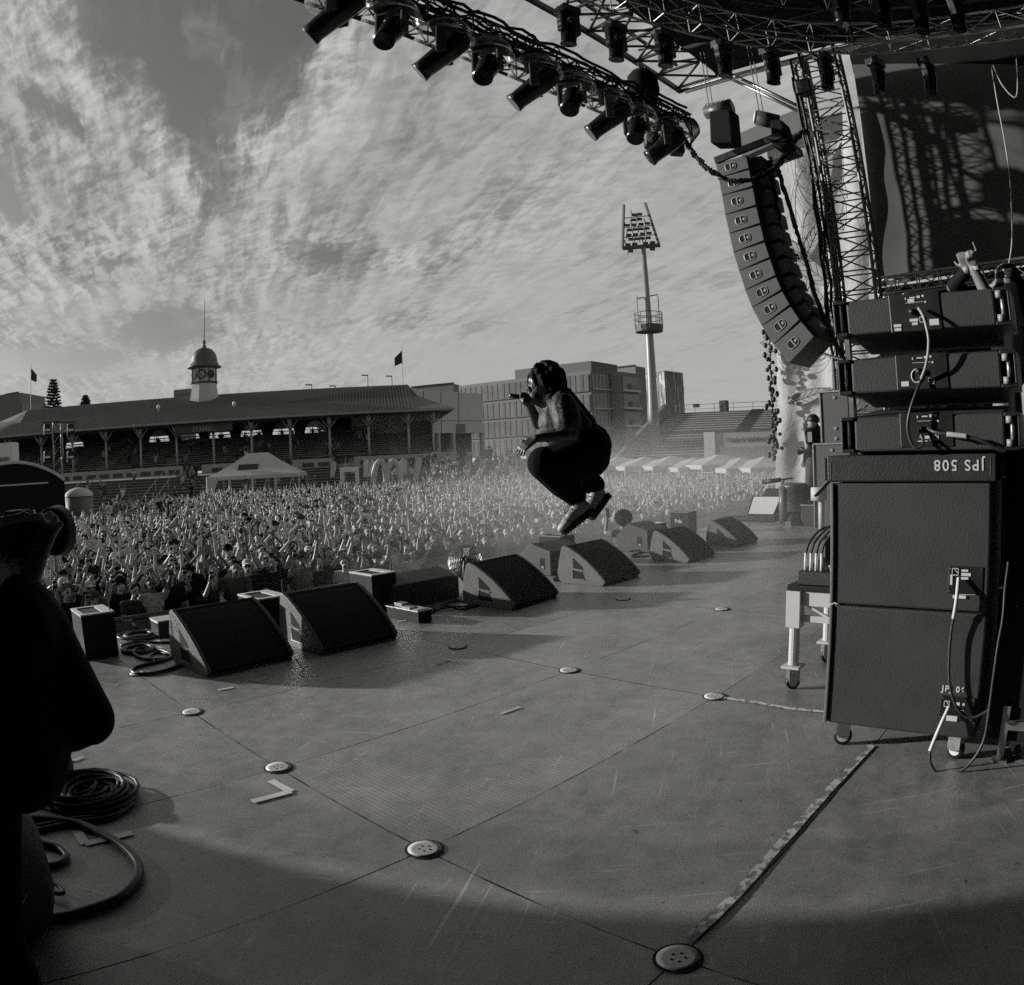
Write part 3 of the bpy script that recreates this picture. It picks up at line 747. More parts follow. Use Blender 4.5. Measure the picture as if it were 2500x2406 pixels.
# side outline of each cabinet: front top, front bottom, rear bottom, rear top in the plane x = AX
F_ = [onx(x, y, AX) for x, y in front]
def inward(i):
    a = F_[max(0, i - 1)]; b = F_[min(len(F_) - 1, i + 1)]; d = (b - a) / np.linalg.norm(b - a)
    n_ = np.array([0, d[2], -d[1]]); return n_ if n_[1] < 0 else -n_
CABM = mat('speaker_cabinet', 0.085, 0.6, 4, 0.15, 0.3, 150); CABD = mat('speaker_cabinet_rear', 0.04, 0.6, 5, 0.3)
DEP, WID = 0.80, 1.25
for i in range(len(F_) - 1):
    a, b_ = F_[i], F_[i + 1]; na, nb_ = inward(i), inward(i + 1); g = (b_ - a) * 0.006
    q = [a + g, b_ - g, b_ - g + nb_ * DEP - (b_ - a) * 0.05 , a + g + na * DEP + (b_ - a) * 0.05]
    c = obj('cabinet', B().prism(q, (WID, 0, 0)), CABM, la, bevel=0.012)
    rr = [q[3] + g, q[2] - g, q[2] - g + nb_ * 0.28 - (b_ - a) * 0.05, q[3] + g + na * 0.28 + (b_ - a) * 0.05]
    obj('rear_shell', B().prism([p + np.array([0.22, 0, 0]) for p in rr], (WID - 0.44, 0, 0)), CABD, c, bevel=0.01)
    m_ = (a + b_) / 2; nn = (na + nb_) / 2; nn /= np.linalg.norm(nn); dd = (b_ - a) / np.linalg.norm(b_ - a)
    hc = m_ + nn * 0.36 + np.array([-0.004, 0, 0])
    ring = [hc + nn * 0.135 * math.copysign(abs(math.cos(t)) ** 0.6, math.cos(t)) + dd * 0.09 * math.copysign(abs(math.sin(t)) ** 0.6, math.sin(t)) for t in np.linspace(0, 2 * PI, 21)[:-1]]
    obj('handle_cup', B().prism(ring, (0.006, 0, 0)), HOLE_SHADE, c)
    hb_ = B(); hb_.tube([p + np.array([-.004, 0, 0]) for p in ring], 0.011, 5, True)
    hb_.obox(hc + np.array([-.008, 0, 0]), nn, dd, np.array([1.0, 0, 0]), 0.028, 0.16, 0.012)
    hb_.sph(hc + nn * 0.08 + np.array([-.006, 0, 0]), (0.012, 0.035, 0.035), 8, 6)
    obj('handle', hb_, mat('grey_handle', 0.33, 0.4), c)
# fly frame and link
q0 = F_[0]; n0 = inward(0)
fr = B()
for w in (0.0, WID): fr.bar(q0 + np.array([w, 0, 0.07]), q0 + n0 * 1.75 + np.array([w, 0, 0.20]), 0.08, 0.16)
fr.bar(q0 + n0 * 1.72 + np.array([0, 0, .2]), q0 + n0 * 1.72 + np.array([WID, 0, .2]), 0.08, 0.14)
obj('fly_frame', fr, BLACK, la)
cbx = onx(1795, 372, AX); 
hz = B()
for xx, yy in ((1738, 170), (1745, 170), (1848, 175), (1855, 175)):
    pass
w_ = B(); p1, p2 = onx(1738, 278, AX + .3), onx(1860, 285, AX + .3)
for p in (p1, p2):
    for o in (-0.05, 0.05): w_.cyl(p + np.array([0, o, 0]), np.array([p[0], p[1] + o, RZ]), 0.014, n=5)
obj('hoist_chain', w_, mat('chain_dark', 0.06, 0.5), la)
# two chain motors with bags
mb = onx(1760, 290, AX + .3)
t = thing('hoist_motor', 'black chain hoist in a tall cloth cover over the front of the line array', 'hoist', mb)
bg_ = B(); bg_.add([onx(1730, 272, AX), onx(1782, 264, AX), onx(1790, 348, AX), onx(1733, 350, AX)] + [onx(1730, 272, AX) + np.array([.5, 0, 0]), onx(1782, 264, AX) + np.array([.5, 0, 0]), onx(1790, 348, AX) + np.array([.5, 0, 0]), onx(1733, 350, AX) + np.array([.5, 0, 0])],
           [(0, 1, 2, 3), (7, 6, 5, 4), (0, 4, 5, 1), (1, 5, 6, 2), (2, 6, 7, 3), (3, 7, 4, 0)])
obj('chain_cover', bg_, DARKCLOTH, t, bevel=0.05)
a1, a2 = onx(1724, 276, AX + .2), onx(1786, 262, AX + .2)
mo = B().cyl(a1, a2, 0.17, 0.2, 14); 
for k in range(6):
    p = a1 + (a2 - a1) * (k + .5) / 6; mo.tube([p + np.array([0, 0, .18]) + 0.06 * np.array([0, math.cos(q), math.sin(q)]) for q in np.linspace(0, 2 * PI, 9)[:-1]], 0.015, 4, True)
obj('motor_body', mo, mat('grey_motor', 0.09, 0.4, 7, 0.3), t, smooth=True)
mb = onx(1890, 320, AX + .3)
t = thing('hoist_motor', 'black chain hoist with a bright round end cap over the rear of the line array', 'hoist', mb)
q = [onx(1878, 290, AX), onx(1908, 292, AX), onx(1926, 352, AX), onx(1906, 366, AX), onx(1884, 356, AX)]
obj('chain_cover', B().prism(q, (0.5, 0, 0)), DARKCLOTH, t, bevel=0.05)
a1, a2 = onx(1846, 287, AX), onx(1900, 300, AX + .3)
obj('motor_body', B().cyl(a1, a2, 0.19, n=16), mat('grey_motor', 0.09, 0.4, 7, 0.3), t, smooth=True)
dd = (a1 - a2) / np.linalg.norm(a1 - a2)
obj('end_cap', B().cyl(a1, a1 + dd * 0.05, 0.15, n=16), OFFWHITE, t)
# cable bridge from the front truss end to the tower and the looms down from it
P_ = [onz(1662, 330, FZ - .3), onx(1700, 385, 12.2), onx(1760, 432, 12.4), onx(1830, 440, 12.6), onx(1890, 412, 13.2), onx(1935, 352, 14.0), onx(1968, 312, 14.8)]
P_[0] = FT[-1] + np.array([0.1, 0, -0.25])
sm = smoothpath(P_, 8); cbb = B()
for k in range(7): cbb.tube([p + np.array([random.uniform(-.03, .03), random.uniform(-.06, .06), random.uniform(-.05, .05)]) for p in sm], 0.03, 5)
tag(obj('cable_loom', cbb, RUBBER, smooth=True, loc=P_[0]), 'thick sagging bundle of cables between the front truss and the tower', 'cable bundle')
for pp, lab in (([(1880, 385), (1885, 430), (1893, 480), (1905, 560), (1912, 640)], 'twisted cable bundle hanging just behind the line array'),
                ([(1900, 415), (1925, 500), (1960, 610), (1990, 720), (2030, 820), (2062, 880)], 'long straight cable bundle slanting past the leaf cloth to the speaker stack')):
    sm = smoothpath([onx(x, y, AX + .6) for x, y in pp], 8); cbb = B()
    for k in range(4): cbb.tube([p + np.array([random.uniform(-.03, .03), random.uniform(-.035, .035), 0]) for p in sm], 0.04, 5)
    tag(obj('cable_loom', cbb, RUBBER, smooth=True, loc=sm[0]), lab, 'cable bundle')
tag(obj('tie_line', B().tube([onx(2003, 862, AX + .3), onx(2060, 880, AX - .2)], 0.03, 5), RUBBER, loc=onx(2003, 862, AX)), 'dark tie line from the foot of the line array to the speaker stack', 'rope')

# ================================================================== floor wedges along the stage front
SIDEM = mat('wedge_side', 0.13, 0.5, 6, 0.4, 0.35, 120, fine=0.8)
GRILLE = mat('wedge_grille', 0.034, 0.8, 4, 0.6, 0.3, 150, spec=0.25, fine=.9)
PROF = [(0.045, 0.0), (0.0, 0.055), (0.06, 0.12), (0.15, 0.205), (0.26, 0.292), (0.38, 0.37), (0.50, 0.435), (0.60, 0.472), (0.645, 0.44), (0.69, 0.27), (0.715, 0.12), (0.69, 0.035), (0.64, 0.0)]
W_ = 0.84
wg = thing('floor_wedge', '', 'stage monitor', (0, 0, 0), 'floor wedge monitors along the stage front')
for nm, x in (('left', 0.0), ('right', W_ - 0.035)):
    obj('end_panel', B().prism([(x, y, z) for y, z in PROF], (0.035, 0, 0)), SIDEM, wg, bevel=0.006)
ins = [(y + 0.012 * (1 if i > 8 else 0.6), max(0.012, z - 0.012)) for i, (y, z) in enumerate(PROF)]
gp = [(0.035, y + 0.012, z - 0.01) for y, z in PROF[1:8]] + [(0.035, 0.60, 0.40), (0.035, 0.06, 0.015)]
obj('grille', B().prism(gp, (W_ - 0.07, 0, 0)), GRILLE, wg)
bk = [(0.035, y - 0.012, max(0.015, z - 0.006)) for y, z in PROF[7:]] + [(0.035, 0.08, 0.015), (0.035, 0.58, 0.395)]
obj('back_shell', B().prism(bk, (W_ - 0.07, 0, 0)), SIDEM, wg)
for x, dx in ((-0.003, 0.004), (W_ - 0.001, 0.004)):
    for poly in ([(0.47, 0.325), (0.335, 0.225), (0.325, 0.185), (0.47, 0.20)], [(0.47, 0.175), (0.33, 0.155), (0.30, 0.07), (0.47, 0.07)]):
        sp = obj('side_port', B().prism([(x, y, z) for y, z in poly], (dx, 0, 0)), HOLE_SHADE, wg)
    hb = B(); hb.bar((x - 0.004, 0.475, 0.19), (x - 0.004, 0.325, 0.172), 0.009); hb.bar((x - 0.004, 0.475, 0.066), (x - 0.004, 0.30, 0.064), 0.007)
    hb.bar((x - 0.004, 0.478, 0.06), (x - 0.004, 0.478, 0.19), 0.007)
    obj('handle', hb, mat('bare_metal_edge', 0.45, 0.35, metal=0.8), wg)
sb = B()
for k in range(5): sb.cyl((-0.003, 0.55 - 0.02 * k % .05, 0.42 - 0.03 * k), (0.002, 0.55 - 0.02 * k % .05, 0.42 - 0.03 * k), 0.007, n=8)
obj('screw', sb, mat('bare_metal_edge', 0.45, 0.35, metal=0.8), wg)
WL = ['biggest and nearest floor wedge, beside the coiled cables and the first open-topped box', 'second floor wedge, standing close beside the nearest one', 'third floor wedge, next to the cage fan',
      'fourth floor wedge, below the boots of the jumping singer', 'fifth floor wedge, with the lettered box standing behind it', 'farthest floor wedge, nearest to the far wing']
for i, (X, Y, rz, s) in enumerate([(0.44, 0.70, 4, 1.0), (1.48, 0.66, 0, 1.0), (3.83, 0.64, 6, 1.0), (5.42, 0.64, 3, 1.0), (7.45, 0.64, 0, 0.95), (9.3, 0.74, 0, 0.9)]):
    o = wg if i == 0 else copy_tree(wg)
    o.location = (X, Y, 0); o.rotation_euler = (0, 0, math.radians(rz)); o.scale = (s, s, s); tag(o, WL[i])

# open-topped upright boxes with a pale rim
def open_box(px, label, h=0.41, w=0.33, d=0.42, rz=0.0, rim=True, word=None):
    p = onz(px[0], px[1], h)
    t = thing('open_box', label, 'box', (p[0], p[1], 0), 'open-topped boxes behind the floor wedges')
    obj('shell', B().box(p[0], p[0] + w, p[1], p[1] + d, 0.0, h - 0.014), mat('box_black', 0.016, 0.6, 5, 0.45, 0.25, 90, spec=.2), t, bevel=0.008)
    r = B(); k = 0.045
    z0, z1 = h - 0.013, h
    x0, x1, y0, y1 = p[0] - 0.004, p[0] + w + 0.004, p[1] - 0.004, p[1] + d + 0.004
    r.box(x0, x0 + k, y0, y1, z0, z1); r.box(x1 - k * 2.4, x1, y0, y1, z0, z1); r.box(x0 + k, x1 - k * 2.4, y0, y0 + k, z0, z1); r.box(x0 + k, x1 - k * 2.4, y1 - k, y1, z0, z1)
    obj('rim', r, WHITEP if rim else mat('grey_rim', 0.2, 0.6), t)
    obj('opening_shade', B().box(x0 + k, x1 - k * 2.4, y0 + k, y1 - k, z0, z0 + 0.003), HOLE_SHADE, t)  # black plate on a closed box, standing for the shade inside
    if word: text('lettering', word, 0.10, (p[0] - 0.002, p[1] + 0.31, 0.20), (0, -1, 0), (0, 0, 1), LABELW, t, bold=0.002)
    a = B().cyl((x1 - 0.03, y0 + 0.05, h - .2), (x1 - 0.03, y0 + 0.05, h + 0.14), 0.006, n=6)
    obj('aerial', a, RUBBER, t)
    return t
open_box((196.7, 1502.7), 'open box with a bright white rim, nearest one, left of the coiled cables')
open_box((627.7, 1463.8), 'white-rimmed open box close behind the nearest floor wedge')
open_box((907, 1404.6), 'white-rimmed open box behind the second wedge, beside the low black speaker')
open_box((1368.4, 1310.2), 'grey open box behind the fourth wedge, right under the lower boot', rim=False)
open_box((1601, 1279.6), 'open grey box behind the fifth wedge with a pale top', rim=True)
open_box((1680.6, 1251), 'dark box with white letters on its side, between the two farthest wedges', rim=False, word='Fuls')

def low_speaker(p, w, d, h, label, rz=0):
    t = thing('fill_speaker', label, 'speaker', (0, 0, 0), 'low speakers on the stage lip')
    obj('cabinet', B().prism([(0, 0, 0), (0, 0, h * 0.78), (0, d * 0.62, h), (0, d, h * 0.6), (0, d, 0)], (w, 0, 0)), mat('fill_cabinet', 0.05, 0.6, 5, 0.3, 0.3, 150), t, bevel=0.01)
    obj('side_port', B().box(-0.004, 0.0, d * 0.2, d * 0.34, h * 0.2, h * 0.55), HOLE_SHADE, t)
    obj('badge', B().box(-0.005, -0.001, d * 0.22, d * 0.3, h * 0.22, h * 0.3), mat('grey_panel', 0.28, 0.5), t)
    t.location = p; t.rotation_euler = (0, 0, math.radians(rz))
    return t
low_speaker((3.1, 1.72, 0), 0.95, 0.55, 0.34, 'low wide black speaker between the second box and the fan')
low_speaker((5.72, 1.75, 0), 0.7, 0.55, 0.42, 'low grey speaker behind the third and fourth wedges')
low_speaker((8.15, 1.8, 0), 0.6, 0.6, 0.46, 'low grey speaker just behind the fifth wedge')

# small gear at the lip
t = thing('dimmer_box', 'small open metal box with bright contents lying on the floor by white tape', 'box', (2.85, 1.02, 0))
for s, nm in ((B().box(0.0, 0.17, 0, 0.52, 0, 0.12), 'case'),):
    obj(nm, B().box(2.84, 3.01, 1.0, 1.52, 0, 0.115), mat('box_black', 0.016, 0.6, 5, 0.45, 0.25, 90, spec=.2), t, bevel=0.006)
r = B(); r.box(2.855, 2.995, 1.03, 1.12, 0.117, 0.128); r.box(2.86, 2.94, 1.16, 1.3, 0.117, 0.135); r.box(2.9, 2.99, 1.34, 1.46, 0.117, 0.15)
obj('gear', r, mat('bare_metal_edge', 0.45, 0.35, metal=0.8), t)
r = B(); r.bar((2.835, 1.0, .118), (2.835, 1.52, .118), .01); r.bar((3.015, 1.0, .118), (3.015, 1.52, .118), .01); r.bar((2.835, 1.52, .118), (3.015, 1.52, .118), .01); r.bar((2.835, 1.0, .118), (3.015, 1.0, .118), .01)
obj('metal_edge', r, STEEL, t)
p = onz(412, 1556, 0)
t = thing('junction_box', 'small black box with a bright lid edge behind the coiled cables', 'box', p)
obj('case', B().box(p[0] - .1, p[0] + .25, p[1], p[1] + .25, 0, 0.16), BLACK, t, bevel=0.01); obj('lid_edge', B().box(p[0] - .105, p[0] + .255, p[1] - .005, p[1] + .255, .16, .172), OFFWHITE, t)
# rail at the lip
p = onz(150, 1588, 0)
t = thing('lip_rail', 'low black curved rail fixed along the stage lip left of the nearest box', 'rail', p)
for k, z in ((0, .05), (1, .13)):
    obj('tube', B().tube(smoothpath([(p[0] - 1.6, 2.62, z), (p[0] - .9, 2.60, z + .03), (p[0] - .3, 2.6, z + .03), (p[0] + .12, 2.6, z)], 6), 0.03, 8), mat('rail_grey', 0.08, 0.35, metal=.5), t, smooth=True)
# cage fan
fc = np.array([3.98, 1.52, 0.44]); t = thing('cage_fan', 'chrome cage fan on a short stand between the low speaker and the third wedge', 'fan', (fc[0], fc[1], 0))
ax = np.array([-0.55, -0.35, 0.35]); ax /= np.linalg.norm(ax); a_, b_, d_ = frame(ax); cg = B()
for k in range(9):
    r = 0.025 + 0.021 * k
    for s in (-1, 1):
        z = s * 0.075 * math.sqrt(max(0, 1 - (r / 0.2) ** 2))
        cg.tube([fc + d_ * z + r * (math.cos(q) * a_ + math.sin(q) * b_) for q in np.linspace(0, 2 * PI, 25)[:-1]], 0.003, 4, True)
for k in range(12):
    q = k * PI / 6
    for s in (-1, 1): cg.tube([fc + d_ * s * 0.075 * math.sqrt(max(0, 1 - (r / 0.2) ** 2)) + r * (math.cos(q) * a_ + math.sin(q) * b_) for r in np.linspace(0.02, 0.195, 7)], 0.003, 4)
obj('cage', cg, STEEL, t)
bl = B()
for k in range(4):
    q = k * PI / 2; u = math.cos(q) * a_ + math.sin(q) * b_; v = -math.sin(q) * a_ + math.cos(q) * b_
    bl.add([fc + u * .03 - v * .02, fc + u * .16 - v * .07 + d_ * .02, fc + u * .17 + v * .05 - d_ * .02, fc + u * .03 + v * .03], [(0, 1, 2, 3)])
obj('blades', bl, mat('fan_blade', 0.3, 0.4), t); obj('motor', B().cyl(fc - d_ * .1, fc + d_ * .03, .06, n=12), BLACK, t)
st = B(); st.tube(smoothpath([fc - d_ * .06 + a_ * .21, (fc[0] - .05, fc[1] - .1, .2), (fc[0], fc[1], .02)], 6), .014, 6); st.tube(smoothpath([fc - d_ * .06 - a_ * .21, (fc[0] + .05, fc[1] + .1, .2), (fc[0], fc[1], .02)], 6), .014, 6)
st.cyl((fc[0], fc[1], 0), (fc[0], fc[1], .025), .14, n=16)
obj('stand', st, RUBBER, t, smooth=False)

# ------------------------------------------------------------------ cables on the floor
def coil(c, R, n, r, label, squash=1.0, rise=0.0, m=RUBBER, jit=0.12, ends=(), name='cable_coil'):
    b = B(); c = np.array(c, float); pts = []; N = n * 18
    ph = [random.uniform(0, 6) for _ in range(6)]
    for k in range(N):
        a = 2 * PI * k / 18; j = k / 18
        rr = R * (1 + jit * math.sin(1.7 * j + ph[0]) + jit * 0.6 * math.sin(3.1 * j + ph[1]))
        o = R * jit * np.array([math.sin(0.9 * j + ph[2]), math.cos(1.3 * j + ph[3])])
        pts.append(c + np.array([o[0] + rr * math.cos(a), squash * (o[1] + rr * math.sin(a)), r + 0.4 * r * (1 + math.sin(2.3 * a + j)) + rise * j / n]))
    if ends: pts = list(ends) + pts
    b.tube(pts, r, 6)
    return tag(obj(name, b, m, loc=(c[0], c[1], 0), smooth=True), label, 'cable')
G_ = lambda x, y: onz(x, y, 0)
CABG = mat('grey_cable_jacket', 0.045, 0.4, 15, 0.2)
coil(G_(337, 1588), 0.15, 8, 0.012, 'tight coil of black cable with bright highlights between the nearest box and wedge', jit=.06, m=CABG)
coil(G_(345, 1553), 0.17, 4, 0.012, 'loose loops of cable at the stage lip behind the tight coil', jit=.25, m=CABG)
def lay(pts, r, label, z=0.0, name='cable', m=CABG, per=8, cat='cable'):
    P = smoothpath([np.array([*onz(x, y, 0)[:2], r + z]) for x, y in pts], per)
    return tag(obj(name, B().tube(P, r, 7), m, loc=P[0], smooth=True), label, cat)
lay([(445, 1600), (400, 1613), (350, 1612), (325, 1596), (345, 1586), (390, 1590), (420, 1604), (400, 1616), (330, 1634), (331, 1648), (380, 1647), (445, 1628)], 0.014, 'long cable looping out of the tight coil to the nearest wedge')
lay([(440, 1594), (412, 1598), (415, 1602), (440, 1600)], 0.012, 'short cable bight at the side of the nearest wedge', name='cable')
lay([(380, 1618), (366, 1610), (372, 1600), (396, 1597), (432, 1611), (446, 1612)], 0.012, 'crossing cable lying over the loops beside the nearest wedge')
lay([(296, 1580), (316, 1574), (340, 1570), (392, 1572), (435, 1571)], 0.012, 'thin straight cable running along behind the tight coil', per=10)
lay([(722, 1610), (738, 1628), (742, 1634), (732, 1645), (743, 1654)], 0.005, 'thin white wire curled on the floor by the second wedge', m=mat('white_wire', 0.6, 0.5))
lay([(1050, 1500), (1090, 1482), (1130, 1490), (1160, 1478), (1120, 1470), (1080, 1478), (1060, 1490)], 0.012, 'tangle of flat black cables between the small metal box and the fan')
lay([(1055, 1497), (1100, 1488), (1150, 1485), (1165, 1480)], 0.01, 'black cable lying along the tape by the small metal box', z=.012)
lay([(1345, 1402), (1370, 1395), (1385, 1402), (1360, 1412), (1350, 1420), (1380, 1418)], 0.012, 'black cable loops between the third and fourth wedges')
lay([(1530, 1345), (1560, 1338), (1590, 1345), (1560, 1352), (1540, 1362), (1585, 1360)], 0.013, 'pile of cable between the fourth and fifth wedges')
lay([(1535, 1352), (1570, 1349), (1592, 1352)], 0.013, 'second cable on the pile between the fourth and fifth wedges', z=.02)
coil(G_(1815, 1268), 0.45, 4, 0.015, 'cables strewn round the flood lamp at the far corner', jit=.3)
coil(G_(1965, 1268), 0.5, 6, 0.017, 'tangle of cables round the foot of the tall canister', jit=.35)
# near left cables
coil(G_(225, 1948), 0.19, 13, 0.011, 'big pile of coiled black cables at the feet of the person in the dark jacket', squash=1.0, jit=.22, rise=.05)
coil(G_(160, 1940), 0.15, 6, 0.010, 'second smaller coil lying half behind the big cable pile', jit=.25, rise=.03)
lay([(80, 2030), (180, 2010), (260, 1998), (310, 1970), (318, 1955), (300, 1935), (275, 1922), (255, 1922)], 0.017, 'double bight of cable swinging out of the big cable pile', per=10)
lay([(95, 2034), (190, 2015), (270, 2003), (318, 1975), (325, 1955), (305, 1932), (280, 1918), (258, 1917)], 0.015, 'outer strand of the double cable bight', per=10)
lay([(60, 2010), (110, 2010), (190, 2020), (250, 2045), (300, 2075), (335, 2110), (342, 2140), (330, 2170), (290, 2205), (220, 2232), (150, 2250), (60, 2262), (-40, 2270)], 0.021, 'thickest black cable making one wide loop over the dark foreground', per=10)
lay([(60, 2062), (100, 2066), (140, 2075), (155, 2085), (165, 2100), (150, 2115), (120, 2122), (70, 2126)], 0.016, 'small cable loop beside the padded case', per=8)
lay([(85, 2155), (120, 2165), (150, 2180), (160, 2195), (140, 2196), (100, 2185), (70, 2172)], 0.010, 'smallest thin cable loop under the padded case', per=8, z=.02)
# padded gear case and bag
c = np.array([*onz(20, 2190, 0)[:2], 0]); u = CF.copy(); u[2] = 0; u /= np.linalg.norm(u); s_ = np.array([u[1], -u[0], 0])
def lump(c, rx, ry, rz, seed, n=20, flat=True):
    rnd = random.Random(seed); b = B(); ph = [rnd.uniform(0, 6) for _ in range(5)]; vs, fs = [], []
    for j in range(13):
        th = PI * j / 12
        for i in range(n):
            a = 2 * PI * i / n; k = 1 + 0.06 * math.sin(3 * a + ph[0] + 2 * th) + 0.05 * math.sin(5 * a + 3 * th + ph[1])
            sx, sz = abs(math.sin(th)) ** 0.7, math.copysign(abs(math.cos(th)) ** 0.7, math.cos(th))
            vs.append(np.array(c) + k * (s_ * rx * sx * math.cos(a) + u * ry * sx * math.sin(a)) + np.array([0, 0, rz + rz * sz * (1 + 0.05 * math.sin(a * 2 + ph[2]))]))
    for j in range(12):
        for i in range(n): fs.append((j * n + i, (j + 1) * n + i, (j + 1) * n + (i + 1) % n, j * n + (i + 1) % n))
    return b.add(vs, fs)
cc0 = onz(55, 2275, 0)
t = thing('padded_case', 'bulging black padded equipment case at the near corner of the floor', 'case', (cc0[0], cc0[1], 0))
obj('case_shell', lump((cc0[0], cc0[1], 0.0), 0.17, 0.22, 0.28, 4), mat('padded_nylon', 0.014, 0.5, 14, 0.3, 0.4, 40), t, smooth=True)
zb = B(); q = np.array([cc0[0], cc0[1], .25]) + s_ * .17 - u * .05
for k in range(9): zb.obox(q - u * (.03 + .012 * k) + np.array([0, 0, -.006 * k]), s_, u, (0, 0, 1), .006, .006, .01)
obj('zip_teeth', zb, STEEL, t)
bl = B().tube(smoothpath([q - u * .09 + np.array([0, 0, .05]), q - u * .13 + s_ * .03 + np.array([0, 0, .03]), q - u * .16 + np.array([0, 0, 0])], 6), .008, 6)
obj('buckle', bl, STEEL, t, smooth=True)
b0 = onz(95, 1905, 0)
t = thing('cable_bag', 'soft dark cylindrical bag behind the cable pile, under the jacket hem', 'bag', (b0[0], b0[1], 0))
obj('bag_body', B().lathe([(0.0, -.22), (.085, -.22), (.10, -.19), (.10, .19), (.085, .22), (0, .22)], (b0[0], b0[1], .1), 20, ax=s_, cap=False), mat('padded_nylon', 0.014, 0.5, 14, 0.3, 0.4, 40), t, smooth=True)
obj('strap', B().tube([np.array([b0[0], b0[1], .1]) + s_ * -.12 + .104 * (math.cos(a) * u + math.sin(a) * np.array([0, 0, 1])) for a in np.linspace(0, 2 * PI, 17)[:-1]], .008, 5, True), OFFWHITE, t)
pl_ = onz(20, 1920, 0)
tag(obj('bright_streak', B().add([onz(-30, 1870, .004), onz(14, 1880, .004), onz(68, 1968, .004), onz(50, 1965, .004)], [(0, 1, 2, 3)]), WHITEP, loc=pl_), 'bright strip of paper on the floor between the bag and the padded case', 'glare')  # bright streak on the floor, painted as a flat white sheet

# ================================================================== speaker stack of the near side
FX = 1.95
Zx = lambda x, y: onx(x, y, FX)[2]
Yx = lambda x, y: onx(x, y, FX)[1]
YL, YR = -3.40, -4.235
zb0, zmid, zlid, ztop = 0.135, Zx(2036, 1476), Zx(2040, 1178), Zx(2070, 1113)
SUBM = mat('sub_cabinet', 0.036, 0.6, 3.5, 0.4, 0.25, 90, fine=1.0)
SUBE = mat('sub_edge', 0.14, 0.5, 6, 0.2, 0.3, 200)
def plate(parent, px, name='connector_plate'):
    (x0, y0), (x1, y1) = px; a, b = onx(x0, y0, FX), onx(x1, y1, FX)
    p = obj(name, B().box(FX - 0.006, FX + 0.002, b[1], a[1], b[2], a[2]), BLACK, parent, bevel=0.004)
    return p, a, b
def logo(parent, y, z, s):
    """square mark with a diagonal stroke"""
    b = B(); X = FX - 0.0085
    for p, q in (((0, 0), (s, 0)), ((s, 0), (s, s)), ((s, s), (0, s)), ((0, s), (0, 0)), ((0.3 * s, s), (s, 0.25 * s))):
        b.bar((X, y - p[0], z + p[1]), (X, y - q[0], z + q[1]), 0.003, s * 0.13, up=(1, 0, 0))
    return obj('square_mark', b, LABELW, parent)
def dashes(parent, y, z, rows, m=LABELW):
    b = B(); X = FX - 0.0085
    for (dy, dz, w, h) in rows: b.box(X - .001, X + .001, y - dy - w, y - dy, z + dz, z + dz + h)
    return obj('printed_label', b, m, parent)
def sub(z0, z1, label, plate_px):
    t = thing('subwoofer', label, 'speaker', (FX, YL, z0), 'subwoofers of the near speaker stack')
    obj('cabinet', B().box(FX, FX + 0.66, YR, YL, z0 + 0.004, z1 - 0.004), SUBM, t, bevel=0.012)
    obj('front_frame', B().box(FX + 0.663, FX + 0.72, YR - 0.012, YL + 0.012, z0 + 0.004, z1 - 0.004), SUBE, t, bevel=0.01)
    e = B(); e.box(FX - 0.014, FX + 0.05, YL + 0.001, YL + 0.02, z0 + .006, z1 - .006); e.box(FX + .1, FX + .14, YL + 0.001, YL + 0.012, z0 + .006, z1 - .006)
    obj('sunlit_edge_strip', e, SUBE, t, bevel=0.005)  # pale strip for the sunlit side face; its brightness is in the colour
    p, a, b = plate(t, plate_px)
    sc = B()
    for yy in (a[1] - .012, b[1] + .012):
        for zc in (a[2] - .012, b[2] + .012): sc.cyl((FX - .0085, yy, zc), (FX - .005, yy, zc), .004, n=8)
    obj('screw', sc, STEEL, p)
    return t, p, a, b
s1, p1, a1, b1 = sub(zb0, zmid, 'lower subwoofer of the near stack, riding on white-hubbed castors, stencilled JPJ 06', ((2297, 1697), (2375, 1763)))
logo(p1, a1[1] - .025, a1[2] - .055, .028); dashes(p1, a1[1], a1[2], [(.08, -.045, .03, .016), (.125, -.043, .012, .012), (.045, -.13, .06, .028), (.085, -.07, .05, .002)])
text('stencil', 'JPJ 06', .043, (FX - .003, onx(2299, 1690, FX)[1], onx(2299, 1687, FX)[2]), (0, -1, 0), (0, 0, 1), LABELW, s1, bold=.0012, space=1.25)
s2, p2, a2, b2 = sub(zmid, zlid, 'upper subwoofer of the near stack, under the stencilled black lid', ((2316, 1382), (2399, 1453)))
logo(p2, a2[1] - .022, a2[2] - .042, .032); dashes(p2, a2[1], a2[2], [(.07, -.024, .035, .010), (.07, -.045, .05, .015), (.07, -.062, .038, .012), (.012, -.09, .012, .05), (.03, -.155, .07, .016), (.05, -.135, .12, .002)])
ca = B()
t0 = s1
for (xx, yy), nm in (((2058, 1792), 0), ((2352, 1812), 1)):
    pass
